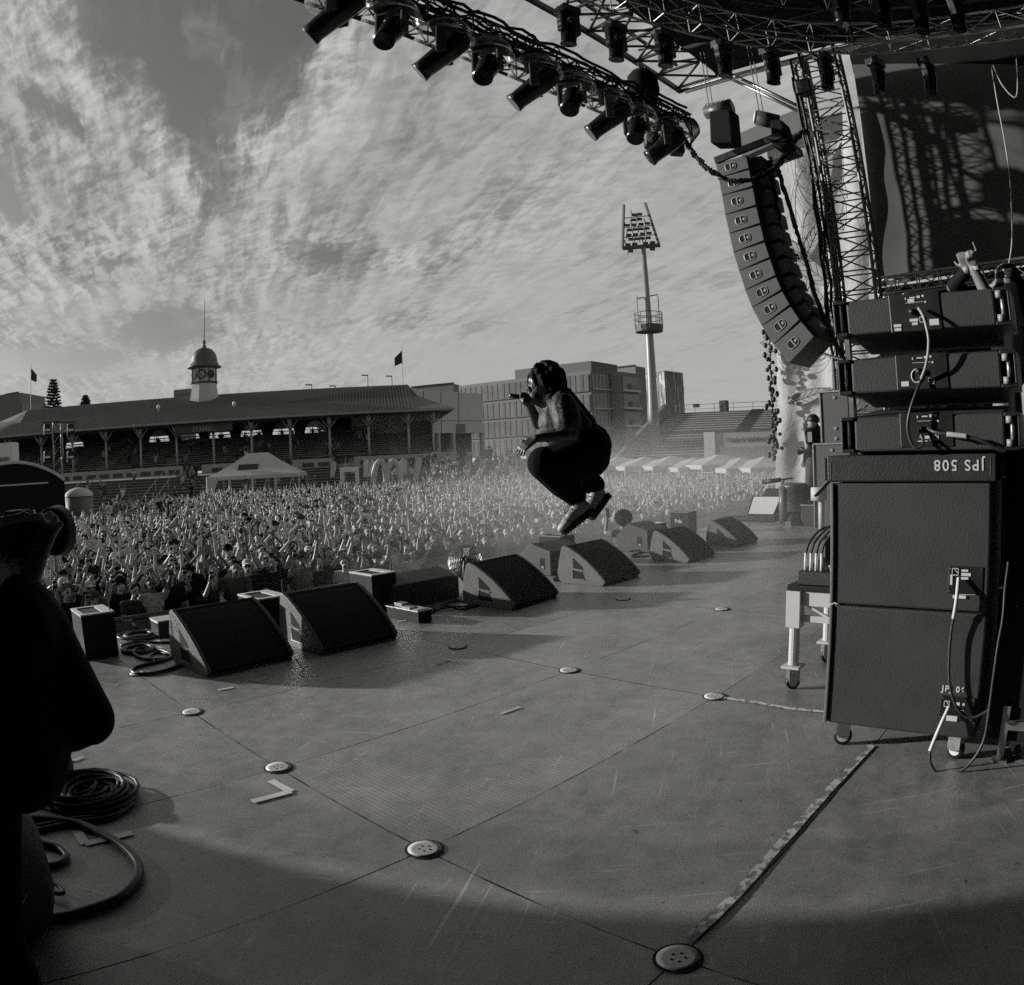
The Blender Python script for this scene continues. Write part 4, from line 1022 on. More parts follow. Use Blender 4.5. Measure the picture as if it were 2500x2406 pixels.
def castor(parent, X, Y, r=0.055, ang=0.3, white=True, ztop=0.135):
    d = np.array([math.cos(ang), math.sin(ang), 0]); s = np.array([-d[1], d[0], 0]); c = np.array([X, Y, r])
    w = obj('castor_wheel', B().lathe([(r * .35, -.018), (r * .9, -.018), (r, -.012), (r, .012), (r * .9, .018), (r * .35, .018)], c, 20, ax=s), RUBBER, parent, smooth=True)
    obj('hub', B().lathe([(0.0, -.021), (r * .62, -.0195), (r * .62, .0195), (0.0, .021)], c, 18, ax=s, cap=False), WHITEP if white else STEEL, w)
    f = B(); f.obox(c + np.array([0, 0, r * .55]) + s * .027, d, s, (0, 0, 1), .05, .006, r * 1.3); f.obox(c + np.array([0, 0, r * .55]) - s * .027, d, s, (0, 0, 1), .05, .006, r * 1.3)
    f.obox((X, Y, (ztop + r * 1.18) / 2), d, s, (0, 0, 1), .075, .075, max(.008, ztop - r * 1.18))
    obj('castor_fork', f, STEEL, parent)
for X, Y, a in ((FX + .06, YL - .08, 1.9), (FX + .07, YR + .10, 1.3), (FX + .58, YL - .09, .6), (FX + .58, YR + .09, .2)): castor(s1, X, Y, .053, a)
lid = thing('case_lid', 'black wooden lid stencilled JPS 508 upside down on top of the two subwoofers', 'lid', (FX, YL, zlid))
obj('board', B().box(FX - .012, FX + .70, YR - .03, YL + .035, zlid + .002, ztop), mat('lid_black', 0.02, 0.5, 5, 0.4, 0.3, 120), lid, bevel=.008)
lt = B(); lt.box(FX - .004, FX + .10, YL + .037, YL + .055, zlid + .01, ztop - .01); lt.obox((FX + .03, YL + .075, zlid - .03), (1, 0, 0), (0, .7, .7), (0, -.7, .7), .05, .012, .12)
obj('latch', lt, BLACK, lid, bevel=.004)
ed = B(); ed.box(FX - .0145, FX - .0125, YL + .012, YL + .015, zlid + .02, ztop - .03); ed.box(FX - .0145, FX - .0125, YR - .002, YR + .001, zlid + .03, ztop - .02)
obj('worn_edge', ed, mat('bare_metal_edge', 0.45, 0.35, metal=0.8), lid)
tp = onx(2404, 1124, FX)
text('stencil', 'JPS 508', .072, (FX - .0145, onx(2404, 1122, FX)[1], onx(2404, 1123, FX)[2]), (0, 1, 0), (0, 0, -1), LABELW, lid, bold=.0008, space=1.22)

# three line source cabinets
AMP = mat('top_cabinet', 0.036, 0.6, 4, 0.4, 0.25, 90, fine=1.0)
HANDM = mat('worn_handle', 0.42, 0.35, 20, 0.25, metal=0.6)
zz_ = [(Zx(2072, 1106), Zx(2068, 1020)), (Zx(2062, 965), Zx(2054, 880)), (Zx(2048, 824), Zx(2040, 738))]
pls = [((2196, 1009), (2330, 1091)), ((2185, 868), (2318, 948)), ((2168, 722), (2302, 805))]
wh = ['bottom', 'middle', 'top']
YA, YB = -3.47, -4.36
tops = []
for i, (z0, z1) in enumerate(zz_):
    t = thing('line_source_speaker', wh[i] + ' one of three flat black speakers with end handles stacked on the lid', 'speaker', (FX, YA, z0), 'flat speakers on top of the near stack')
    zc = (z0 + z1) / 2; hf = min(0.155, (zz_[1][0] - zz_[0][1]) / 2 + (z1 - z0) / 2 - 0.004)
    # rear face is lower than the front: a trapezoid in x,z
    poly = [(FX, YB + .05, z0 + .004), (FX + .42, YB + .05, zc - hf), (FX + .42, YB + .05, zc + hf), (FX, YB + .05, z1 - .004)]
    obj('cabinet', B().prism(poly, (0, YA - .05 - (YB + .05), 0)), AMP, t, bevel=.01)
    for y0, y1, nm in ((YA - .05, YA + .02, 'left'), (YB - .035, YB + .05, 'right')):
        f = B(); yy0, yy1 = (y0 + .001, y1) if nm == 'left' else (y0, y1 - .001)
        f.box(FX - .012, FX + .36, yy0, yy1, z0, z0 + .018); f.box(FX - .012, FX + .36, yy0, yy1, z1 - .018, z1)
        f.box(FX + .10, FX + .36, yy0, yy1, z0 + .018, z1 - .018)
        f.box(FX - .012, FX + .1, (yy1 - .012 if nm == 'left' else yy0), (yy1 if nm == 'left' else yy0 + .012), z0 + .018, z1 - .018)
        obj('end_frame', f, BLACK, t, bevel=.003)
        yc = (y0 + y1) / 2
        h = B(); h.cyl((FX + .012, yc, z0 + .012), (FX + .012, yc, z1 - .012), .011, n=10)
        obj('handle', h, HANDM, t, smooth=True)
        if nm == 'right':
            h = B(); h.cyl((FX - .002, yc + .012, z0 + .018), (FX - .002, yc + .012, z0 + .05), .02, n=12); h.cyl((FX - .002, yc + .012, z1 - .05), (FX - .002, yc + .012, z1 - .018), .02, n=12)
            obj('handle_socket', h, mat('grey_handle', 0.26, 0.4), t, smooth=True)
    p, a, b = plate(t, pls[i])
    W2 = a[1] - b[1]; H2 = a[2] - b[2]
    rows = [(W2 * .33, -H2 * .17, .006, .012), (W2 * .42, -H2 * .14, .03, .006), (W2 * .56, -H2 * .15, .018, .012), (W2 * .66, -H2 * .13, .012, .010), (W2 * .33, -H2 * .26, W2 * .35, .002), (W2 * .70, -H2 * .29, .010, .009)]
    if i == 2: rows += [(W2 * .38, -H2 * .27, .035, .022), (W2 * .06, -H2 * .86, .04, .014), (W2 * .07, -H2 * .96, .035, .014), (W2 * .38, -H2 * .75, .045, .014), (W2 * .42, -H2 * .84, .03, .012), (W2 * .76, -H2 * .88, .05, .03)]
    if i == 1: rows += [(W2 * .09, -H2 * .9, .04, .024)]
    if i == 0: rows += [(W2 * .37, -H2 * .74, .016, .01), (W2 * .46, -H2 * .76, .026, .014), (W2 * .33, -H2 * .84, .05, .005), (W2 * .55, -H2 * .83, .014, .008)]
    dashes(p, a[1], a[2], rows)
    logo(p, a[1] - W2 * (.62, .62, .58)[i], a[2] - H2 * (.8, .86, .78)[i], .027)
    sk = B(); sk.cyl((FX - .03, a[1] - W2 * .45, a[2] - H2 * .5), (FX - .004, a[1] - W2 * .45, a[2] - H2 * .5), .016, n=12)
    obj('socket', sk, RUBBER, p, smooth=True)
    if i == 1:
        rg = [(FX - .01, a[1] - W2 * .40 + .028 * math.cos(q), a[2] - H2 * .62 + .032 * math.sin(q)) for q in np.linspace(0, 2 * PI, 17)[:-1]]
        obj('socket_ring', B().tube(rg, .004, 5, True), OFFWHITE, p)
    # joining straps between cabinets at the ends
    if i: obj('rigging_bar', B().box(FX + .02, FX + .06, YA - .045, YA - .02, zz_[i - 1][1], z0), STEEL, t)
def onplanecable(pts, off, r, m, label, name='signal_cable', per=8):
    P = smoothpath([onx(x, y, FX - o) for (x, y), o in zip(pts, off)], per)
    return tag(obj(name, B().tube(P, r, 7), m, loc=P[0], smooth=True), label, 'cable')
s5 = lambda x, y: (1950 + x * .3446, 550 + y * .3446)
s7 = lambda x, y: (2250 + x * .42445, 1100 + y * .42445)
CW = mat('pale_cable', 0.34, 0.45, 12, 0.15)
onplanecable([s5(*q) for q in [(848, 588), (880, 640), (905, 720), (922, 830), (905, 980), (868, 1090)]], [.03, .07, .09, .09, .07, .03], .008, CW, 'grey cable from the top flat speaker to the middle one')
onplanecable([s5(*q) for q in [(868, 1100), (830, 1190), (790, 1310), (772, 1430), (795, 1540), (840, 1580), (885, 1540), (850, 1450)]], [.03, .06, .07, .07, .07, .07, .06, .03], .008, CABG, 'black cable looping from the middle flat speaker to the bottom one')
onplanecable([s5(*q) for q in [(915, 1440), (960, 1465), (1050, 1480), (1180, 1495), (1300, 1530), (1420, 1590), (1470, 1600)]], [.03, .06, .07, .06, .05, .03, .02], .009, CABG, 'dark cable with a white sleeve leaving the bottom flat speaker')
onplanecable([s5(*q) for q in [(1050, 1482), (1100, 1487), (1190, 1497)]], [.073, .071, .063], .0125, LABELW, 'white sleeve on the dark cable of the bottom flat speaker', name='cable_sleeve')
onplanecable([s7(*q) for q in [(213, 735), (208, 790), (203, 840), (195, 900), (183, 965)]], [.03, .06, .07, .07, .06], .0105, LABELW, 'white sleeved plug end hanging from the upper subwoofer', name='cable_sleeve')
onplanecable([s7(*q) for q in [(183, 965), (166, 1080), (157, 1240), (166, 1370), (200, 1475), (250, 1530), (310, 1535), (395, 1490)]], [.06, .05, .05, .05, .05, .04, .03, .02], .008, CABG, 'dark cable bowing down from the upper subwoofer past the lower plate')
onplanecable([s7(*q) for q in [(158, 1475), (135, 1525), (112, 1575), (80, 1650), (48, 1730)]], [.03, .06, .08, .10, .12], .0105, LABELW, 'white sleeved plug end hanging from the lower subwoofer', name='cable_sleeve')
onplanecable([s7(*q) for q in [(48, 1730), (52, 1800), (90, 1855), (150, 1872), (230, 1845), (310, 1760), (360, 1660), (385, 1520), (410, 1330), (438, 1130), (468, 960), (480, 800), (500, 640)]], [.12, .13, .13, .12, .10, .08, .06, .05, .04, .03, .02, .0, .0], .008, CABG, 'long dark cable swinging under the lower subwoofer and up beside the stack')
# black case right behind the stack and the riser
yc = YR - .05
t = thing('tall_flight_case', 'tall black case standing close behind the near speaker stack', 'case', (FX + .1, yc, 0))
obj('case_shell', B().box(FX + .12, FX + .75, yc - .36, yc - .01, .1, ztop + .02), mat('box_black', 0.016, 0.6, 5, 0.45, 0.25, 90, spec=.2), t, bevel=.01)
obj('case_edge', B().bar((FX + .115, yc - .36, .1), (FX + .115, yc - .36, ztop), .015), ALUDARK, t)
for a in range(2): castor(t, FX + .2 + .45 * a, yc - .18, .045, .4, False, .1)
lg = onz(2440, 1855, 0)
rs = thing('rolling_riser', 'dark rolling riser with pale legs behind the speaker stack', 'riser', (lg[0], lg[1], 0))
obj('riser_deck', B().box(lg[0] + .5, lg[0] + 3.2, lg[1] - 2.6, lg[1] - .22, .62, .72), mat('box_black', 0.016, 0.6, 5, 0.45, 0.25, 90, spec=.2), rs, bevel=.01)
for X, Y in ((lg[0], lg[1]), (lg[0] + .6, lg[1] - .3), (lg[0] + 3.0, lg[1] - .4), (lg[0] + .65, lg[1] - 2.4), (lg[0] + 3.0, lg[1] - 2.4)):
    l = B(); l.box(X - .02, X + .02, Y - .02, Y + .02, .012, .3 if X == lg[0] else .62); l.box(X - .045, X + .045, Y - .045, Y + .045, 0, .012)
    obj('leg', l, STEEL, rs)
r = B(); r.bar((lg[0], lg[1], .28), (lg[0] + .6, lg[1] - .3, .28), .04); r.bar((lg[0], lg[1] - .02, .2), (lg[0], lg[1] - 1.6, .2), .05); r.bar((lg[0] + .6, lg[1] - .3, .28), (lg[0] + .6, lg[1] - 2.4, .28), .04)
obj('side_rail', r, STEEL, rs)

# ================================================================== wheeled table with a mixer
TX, TY = 2.80, -2.84
ztab = onx(1930, 1440, TX)[2]
tb = thing('wheeled_table', 'pale wheeled table with a black top half hidden by the speaker stack', 'table', (TX, TY, 0))
obj('table_board', B().box(TX - .03, TX + .75, TY - 1.1, TY + .05, ztab, ztab + .035), BLACK, tb, bevel=.006)
fr = B(); fr.box(TX - .005, TX + .035, TY - 1.06, TY - .055, ztab - .1, ztab - .002); fr.box(TX + .68, TX + .72, TY - 1.06, TY - .055, ztab - .1, ztab - .002); fr.box(TX + .05, TX + .68, TY - .02, TY + .02, ztab - .1, ztab - .002)
fr.box(TX + .05, TX + .68, TY - 1.05, TY - 1.01, ztab - .1, ztab - .002)
obj('apron', fr, OFFWHITE, tb, bevel=.003)
zr = onx(1950, 1510, TX)[2]
rl = B(); rl.box(TX, TX + .025, TY - 1.0, TY - .055, zr - .02, zr + .02); rl.box(TX + .69, TX + .715, TY - 1.0, TY - .055, zr - .02, zr + .02)
for X in (TX + .012, TX + .70): 
    for k in range(3): rl.bar((X, TY - .09 - .32 * k, ztab - .1), (X, TY - .25 - .32 * k, zr + .01), .016); rl.bar((X, TY - .25 - .32 * k, zr + .01), (X, TY - .41 - .32 * k, ztab - .1), .016)
obj('side_brace', rl, OFFWHITE, tb)
for X, Y in ((TX + .01, TY), (TX + .70, TY), (TX + .01, TY - 1.03), (TX + .70, TY - 1.03)):
    l = B(); l.box(X - .045, X + .045, Y - .05, Y + .05, zr - .06, ztab - .003); l.cyl((X, Y, .17), (X, Y, zr - .06), .036, n=14); l.cyl((X, Y, .25), (X, Y, .262), .0385, n=14)
    l.box(X - .065, X + .065, Y - .065, Y + .065, .152, .17)
    lo = obj('leg', l, OFFWHITE, tb, bevel=.003); castor(lo, X, Y, .05, 2.3, False, .15)
# mixer
mz = ztab + .037; mx0 = onx(1948, 1425, TX)[1]
mx = thing('mixing_desk', 'small black mixing desk with plugged cables on the wheeled table', 'mixer', (TX, mx0, mz))
obj('desk_body', B().prism([(TX, mx0, mz), (TX, mx0, mz + .085), (TX + .12, mx0, mz + .09), (TX + .5, mx0, mz + .11), (TX + .5, mx0, mz)], (0, -.75, 0)), BLACKROUGH, mx, bevel=.005)
obj('meter_bridge', B().box(TX + .36, TX + .44, mx0 - .7, mx0 - .06, mz + .112, mz + .27), BLACKROUGH, mx, bevel=.01)
kb = B()
for i in range(7):
    for j in range(3): kb.cyl((TX + .06 + .05 * j, mx0 - .17 - .045 * i, mz + .092), (TX + .06 + .05 * j, mx0 - .17 - .045 * i, mz + .108), .011, n=8)
obj('knob', kb, OFFWHITE, mx)
pg = B()
for k in range(4): pg.cyl((TX + .05, mx0 - .035 - .038 * k, mz + .088), (TX + .05, mx0 - .035 - .038 * k, mz + .20), .013, .010, n=10)
obj('jack_plug', pg, WHITEP, mx, smooth=True)
cbm = B()
for k in range(4):
    y0 = mx0 - .035 - .038 * k
    cbm.tube(smoothpath([(TX + .05, y0, mz + .20), (TX + .08, y0 - .03, mz + .29), (TX + .12, y0 - .12 - .03 * k, mz + .36 + .03 * k), (TX + .2, y0 - .25, mz + .33), (TX + .25, y0 - .35, mz + .18)], 6), .008, 6)
obj('patch_cable', cbm, RUBBER, mx, smooth=True)
wl = smoothpath([(TX + .45, mx0 - .33, mz + .3), (TX + .42, mx0 - .22, mz + .36), (TX + .42, mx0 - .16, mz + .44), (TX + .42, mx0 - .22, mz + .51), (TX + .42, mx0 - .33, mz + .5), (TX + .42, mx0 - .4, mz + .4)], 7)
tag(obj('white_cable', B().tube(wl, .011, 6), WHITEP, loc=wl[0], smooth=True), 'white cable arching up behind the mixing desk', 'cable')
t = thing('power_brick', 'small white power block behind the mixing desk', 'power supply', (TX + .4, mx0 - .3, mz + .28))
obj('block', B().box(TX + .36, TX + .46, mx0 - .42, mx0 - .27, mz + .272, mz + .35), WHITEP, t, bevel=.008)
obj('socket', B().box(TX + .355, TX + .359, mx0 - .37, mx0 - .31, mz + .29, mz + .32), HOLE_SHADE, t)

# ================================================================== gear by the far wing
sp0 = onz(1989, 1288, 0); SXX = sp0[0]
def big_cab(px0, px1, z0, label, base_z):
    (xa, ya), (xb, yb) = px0, px1
    a, b = onx(xa, ya, SXX), onx(xb, yb, SXX); z1 = a[2]
    t = thing('tall_cabinet', label, 'speaker', (SXX, a[1], base_z), 'tall speaker cabinets of the far wing')
    obj('cabinet', B().box(SXX, SXX + .6, b[1], a[1], base_z, z1), mat('far_cabinet', 0.09, 0.6, 3, 0.15, .3, 60), t, bevel=.02)
    e = B()
    for p, q in (((a[1], base_z), (a[1], z1)), ((a[1], z1), (b[1], z1))): e.bar((SXX - .01, p[0], p[1]), (SXX - .01, q[0], q[1]), .03)
    obj('metal_edge', e, STEEL, t)
    k = B()
    for zq in (z1 - .12, base_z + .1, base_z + .3): k.cyl((SXX - .02, (a[1] + b[1]) / 2, zq), (SXX, (a[1] + b[1]) / 2, zq), .035, n=10)
    obj('fitting', k, STEEL, t)
    return z1
z1 = big_cab((1985, 1085), (2075, 1085), 0, 'wide tall grey cabinet standing on the floor of the far wing', 0.0)
big_cab((2001, 958), (2070, 958), z1, 'narrower grey cabinet stacked on top of the wide one in the far wing', z1)
p = onz(1944, 1282, 0)
t = thing('smoke_canister', 'dark upright drum-shaped machine on the floor of the far wing', 'smoke machine', p)
obj('drum', B().lathe([(0.0, .28), (.27, .28), (.28, .3), (.28, .74), (.31, .76), (.31, .84), (.24, .86), (0.0, .86)], (p[0], p[1], 0), 22, cap=False), mat('drum_grey', 0.06, 0.4, 5, 0.3), t, smooth=True)
obj('column', B().cyl((p[0] - .2, p[1] + .2, .1), (p[0] - .2, p[1] + .2, .8), .10, n=14), mat('drum_pale', 0.13, 0.4, 5, 0.2), t, smooth=True)
obj('base', B().lathe([(0, 0), (.3, 0), (.3, .1), (.2, .26), (0, .28)], (p[0], p[1], 0), 12, cap=False), BLACK, t)
obj('hose', B().tube(smoothpath([p + np.array([0, -.28, .6]), p + np.array([0, -.5, .62]), p + np.array([0, -.6, .45]), p + np.array([0, -.45, .2])], 6), .03, 6), RUBBER, t, smooth=True)
p = onz(2018, 1292, 0)
t = thing('pale_pipe', 'pale capped pipe standing in front of the wide far cabinet', 'pipe', p)
obj('tube', B().cyl((p[0] - .3, p[1], .02), (p[0] - .3, p[1], .6), .06, n=12), OFFWHITE, t, smooth=True); obj('cap', B().cyl((p[0] - .3, p[1] + .05, .58), (p[0] - .3, p[1] + .05, .82), .16, n=14), OFFWHITE, t, smooth=True)
# flood lamp with bright glass
p = onz(1850, 1275, 0)
t = thing('floor_flood', 'black flood lamp with a bright slanting glass on the floor at the far corner', 'stage light', p)
a, b = onx(1829, 1268, p[0]), onx(1885, 1268, p[0])
Y0, Y1 = a[1], b[1]; X0 = p[0]
obj('housing', B().prism([(X0, Y0 + .06, 0.02), (X0, Y0 + .06, .14), (X0 + .3, Y0 + .06, .55), (X0 + .55, Y0 + .06, .5), (X0 + .55, Y0 + .06, .02)], (0, Y1 - Y0 - .12, 0)), BLACK, t, bevel=.01)
n_ = np.array([-.41, 0, .3]); n_ /= np.linalg.norm(n_)
g0 = np.array([X0 + .02, 0, .17]) + n_ * .008; g1 = np.array([X0 + .28, 0, .525]) + n_ * .008
obj('glass', B().add([g0 + np.array([0, Y0 + .02, 0]), g0 + np.array([0, Y1 - .02, 0]), g1 + np.array([0, Y1 - .1, 0]), g1 + np.array([0, Y0 + .0, 0])], [(0, 1, 2, 3)]), mat('bright_lamp_glass', 0.72, 0.25), t)
t2 = thing('fill_speaker', 'flat grey speaker lying behind the bright flood lamp', 'speaker', (X0 + .8, Y0, 0))
obj('cabinet', B().prism([(X0 + .8, Y0 + .1, 0), (X0 + .8, Y0 + .1, .42), (X0 + 1.2, Y0 + .1, .66), (X0 + 1.7, Y0 + .1, .62), (X0 + 1.7, Y0 + .1, 0)], (0, -1.25, 0)), mat('fill_cabinet', 0.05, 0.6, 5, 0.3, 0.3, 150), t2, bevel=.02)
obj('grille', B().add([(X0 + .82, Y0 + .05, .445), (X0 + .82, Y0 - 1.1, .445), (X0 + 1.18, Y0 - 1.1, .661), (X0 + 1.18, Y0 + .05, .661)], [(0, 1, 2, 3)]), GRILLE, t2)
# microphone stand
p = onz(1911, 1275, 0); X0 = p[0]
t = thing('microphone_stand', 'black microphone stand with a long level boom before the leaf cloth', 'microphone stand', p)
tp = onx(1908, 1186, X0); obj('upright', B().cyl((X0, p[1], .02), (X0, tp[1], tp[2]), .022, n=8), BLACK, t, smooth=True)
obj('boom', B().cyl(onx(1860, 1177, X0), onx(1935, 1168, X0), .018, n=8), BLACK, t, smooth=True)
obj('shotgun_microphone', B().cyl(onx(1862, 1178, X0), onx(1906, 1172, X0), .05, n=10), RUBBER, t, smooth=True)
obj('foot', B().cyl((X0, p[1], 0), (X0, p[1], .03), .18, n=16), BLACK, t)
obj('arm', B().bar(onx(1908, 1186, X0), onx(1914, 1172, X0), .04), BLACK, t)

# ================================================================== the old grandstand
A54 = math.radians(54)
N5 = np.array([math.cos(A54), math.sin(A54), 0]); T5 = np.array([-math.sin(A54), math.cos(A54), 0])   # away from the stage; along the stand
C0 = np.array([CAM[0], CAM[1], 0])
def P5(s, d, z): return C0 + N5 * d + T5 * s + np.array([0, 0, z])
def S5(x, y, d):
    r_ = ray(x, y); q = CAM + r_ * d / (r_ @ N5); return (q - C0) @ T5, q[2]
def hd(x, y, dist):
    r_ = ray(x, y); return CAM + r_ * dist / math.hypot(r_[0], r_[1])
class B5(B):
    """boxes in grandstand coordinates"""
    def sbox(s, s0, s1, d0, d1, z0, z1, mi=0):
        vs = [P5(a, b, c) for c in (z0, z1) for a, b in ((s0, d0), (s1, d0), (s1, d1), (s0, d1))]
        return s.add(vs, [(0, 3, 2, 1), (4, 5, 6, 7), (0, 1, 5, 4), (1, 2, 6, 5), (2, 3, 7, 6), (3, 0, 4, 7)], mi)
CONC = mat('old_concrete', 0.26, 0.9, 1.2, 0.3); CONCD = mat('dark_timber', 0.10, 0.9, 1.5, 0.3); SEAT = mat('timber_bench', 0.32, 0.8, 3, 0.25)  # CONCD: darker grey for decks, steps and panels
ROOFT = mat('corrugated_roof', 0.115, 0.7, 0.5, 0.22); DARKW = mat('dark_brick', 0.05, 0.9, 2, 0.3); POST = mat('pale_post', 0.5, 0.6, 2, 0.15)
gs = thing('grandstand', 'long old grandstand with a low dark roof, pale posts and arched rear openings', 'grandstand', P5(20, 80, -1.75))
EZ, ED, RD, RZ5 = 6.95, 78.0, 90.0, 10.85
sL, sR = 62.0, S5(995.5, 942, RD)[0]
sC = S5(1110, 1003, ED)[0]
bk = onz(1066, 1022.7, EZ); sB, dB = (bk - C0) @ T5, (bk - C0) @ N5
lr = S5(67, 989, RD)[0]
roof = B()
lrk = lr + 0.9
V_ = [P5(72, ED, EZ), P5(sC, ED, EZ), P5(sR - 1.1, RD - 1.2, 9.35), P5(sR, RD, RZ5), P5(lr, RD, RZ5), P5(lrk + .5, RD - 2, 9.5), P5(72, RD, 7.4),
      P5(sC, 102, EZ), P5(72, 102, EZ), P5((sC + sR) / 2 + 18, (ED + RD) / 2 + 0.4, (EZ + RZ5) / 2 - 0.1), P5(44, (ED + RD) / 2 + .4, (EZ + RZ5) / 2 - 0.1)]
roof.add(V_, [(0, 1, 9, 10), (1, 2, 9), (2, 3, 9), (3, 4, 10, 9), (4, 5, 10), (5, 0, 10), (1, 7, 2), (2, 7, 3), (3, 7, 8, 4), (4, 8, 5), (5, 8, 6), (0, 5, 6)])
ro = obj('roof', roof, ROOFT, gs); sm_ = ro.modifiers.new('thick', 'SOLIDIFY'); sm_.thickness = 0.12
rib = B()
for k in range(170):
    s = sC + 2.5 + k * 0.36
    if s < 58:
        a, b = P5(s, ED + .02, EZ + .05), P5(min(max(s, sR + .3), lr - .3) if False else s, RD, RZ5 + .03)
        if sR < s < lr:
            mid = P5(s, (ED + RD) / 2 + 0.4, (EZ + RZ5) / 2 - 0.02)
            rib.bar(a, mid, .05, .04); rib.bar(mid, b, .05, .04)
obj('roof_rib', rib, ROOFT, gs)
gt = B5().sbox(sC + .05, 72, ED - .12, ED - .01, EZ - .16, EZ + .06)
obj('gutter', gt, mat('grey_panel', 0.28, 0.5), gs)
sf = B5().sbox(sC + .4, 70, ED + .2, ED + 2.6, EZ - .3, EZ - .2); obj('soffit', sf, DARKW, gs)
cols = [(26, 1098), (101, 1098), (177.5, 1098), (259.3, 1098), (344, 1098), (431.6, 1098), (522, 1098), (614.7, 1083), (709.2, 1083), (805.6, 1083), (901.3, 1083), (998.5, 1083), (1059, 1083)]
for x, y in cols:
    s, z = S5(x, y, 80.3); b = B(); b.cyl(P5(s, 80.3, 2.3), P5(s, 80.3, 6.0), .13, n=8)
    b.bar(P5(s, 80.3, 5.5), P5(s + .9, 80.3, 6.7), .1); b.bar(P5(s, 80.3, 5.5), P5(s - .9, 80.3, 6.7), .1); b.bar(P5(s, 80.3, 5.5), P5(s, 78.6, 6.7), .1)
    b.cyl(P5(s, 80.3, 6.0), P5(s, 80.3, 6.7), .22, .3, n=8)
    obj('post', b, POST, gs, smooth=True)
s_end = S5(1062, 1083, 80.3)[0] - .3
st = B5(); be = B5()
for i in range(15):
    d0, z0 = 81 + i * 1.0, 2.3 + i * .25
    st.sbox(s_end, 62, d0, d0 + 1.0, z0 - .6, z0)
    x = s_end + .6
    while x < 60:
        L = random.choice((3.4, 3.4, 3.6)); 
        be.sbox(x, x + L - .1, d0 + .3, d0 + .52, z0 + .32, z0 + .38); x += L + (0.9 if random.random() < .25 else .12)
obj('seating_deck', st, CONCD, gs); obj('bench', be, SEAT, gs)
ai = B5()
for k in range(6):
    s = s_end + 4.4 + k * 8.58
    for i in range(15): ai.sbox(s - .75, s + .75, 81 + i - .05, 82 + i, 2.25 + i * .25, 2.33 + i * .25 + .05)
obj('aisle_steps', ai, CONC, gs)
# rear wall with arches
wb = B(); pitch = 4.29; ow, oz0, oz1 = 1.5, 5.75, 7.45
c_arch = S5(772, 1058, 97)[0]
k0 = int((s_end - c_arch) / pitch) - 1
for k in range(-5, 13):
    c = c_arch + k * pitch; a, b = c - pitch / 2, c + pitch / 2
    if b < s_end or a > 62: continue
    a = max(a, s_end)
    arc = [P5(c + ow * math.cos(q), 97, oz0 + (oz1 - oz0) * math.sin(q)) for q in np.linspace(0, PI, 13)]
    if k in (-1, 6, 7, 9) or k > 9: wb.add([P5(a, 97, 2), P5(b, 97, 2), P5(b, 97, 7.6), P5(a, 97, 7.6)], [(0, 1, 2, 3)]); continue
    wb.add([P5(a, 97, 2), P5(b, 97, 2), P5(b, 97, oz0), P5(a, 97, oz0)], [(0, 1, 2, 3)])
    top = [P5(c + (pitch / 2) * (1 - 2 * i / 12), 97, 7.6) for i in range(13)]
    wb.add(arc + top, [(i, i + 1, 14 + i, 13 + i) for i in range(12)])
    wb.add([P5(b, 97, oz0), P5(b, 97, 7.6), arc[0]], [(0, 1, 2)]); wb.add([P5(a, 97, oz0), P5(a, 97, 7.6), arc[-1]], [(0, 1, 2)])
    br = B(); br.bar(P5(c - ow, 97, oz0 + .55), P5(c + ow, 97, oz0 + .55), .07); br.bar(P5(c - ow, 97, oz0 + .1), P5(c + ow, 97, oz0 + .1), .07)
    for q in (-.5, 0, .5): br.bar(P5(c + q * ow, 97, oz0), P5(c + q * ow, 97, oz0 + .55), .05)
    obj('arch_railing', br, DARKW, gs)
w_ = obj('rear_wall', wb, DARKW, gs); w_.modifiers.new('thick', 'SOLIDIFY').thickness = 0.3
ew = B(); ew.add([P5(s_end, 81, 2), P5(s_end, 97, 2), P5(s_end, 97, 6.6), P5(s_end, 88, 6.6), P5(s_end, 81, 2.6)], [(0, 1, 2, 3, 4)])
obj('end_wall', ew, DARKW, gs).modifiers.new('thick', 'SOLIDIFY').thickness = 0.2
# front parapet with gaps and lower terrace
pw = B5(); pn = B5(); gaps = [S5(x, 1150, 79.5)[0] for x in (470, 690, 840)]
x = s_end
for gp_ in sorted(gaps) + [64]:
    e = gp_ - 1.1
    if e > x: pw.sbox(x, e, 79.4, 79.7, 1.35, 2.35)
    k = x + .4
    while k + 1.4 < e: pn.sbox(k, k + 1.25, 79.385, 79.405, 1.5, 1.95); k += 1.7
    x = gp_ + 1.1
obj('parapet', pw, mat('pale_parapet', 0.42, 0.8, 1.5, 0.25), gs); obj('parapet_panel', pn, CONCD, gs)
lt_ = B5(); lb_ = B5()
for i in range(11):
    d0, z0 = 69 + i * .95, -1.6 + i * .28
    lt_.sbox(s_end + 1.5, 64, d0, d0 + .95, -1.75, z0); lb_.sbox(s_end + 2, 63, d0 + .12, d0 + .36, z0 + .22, z0 + .28)
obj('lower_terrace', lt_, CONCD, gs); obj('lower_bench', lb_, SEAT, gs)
sl_ = B()
for x in (200, 395, 640, 700, 860):
    s = S5(x, 1180, 74)[0]
    for o in (-.7, .7):
        sl_.bar(P5(s + o, 69, -.6), P5(s + o, 79, 2.4), .06); sl_.bar(P5(s + o, 69, -1.5), P5(s + o, 69, -.6), .05); sl_.bar(P5(s + o, 74, -.2), P5(s + o, 74, .9), .05)
obj('stair_rail', sl_, POST, gs)
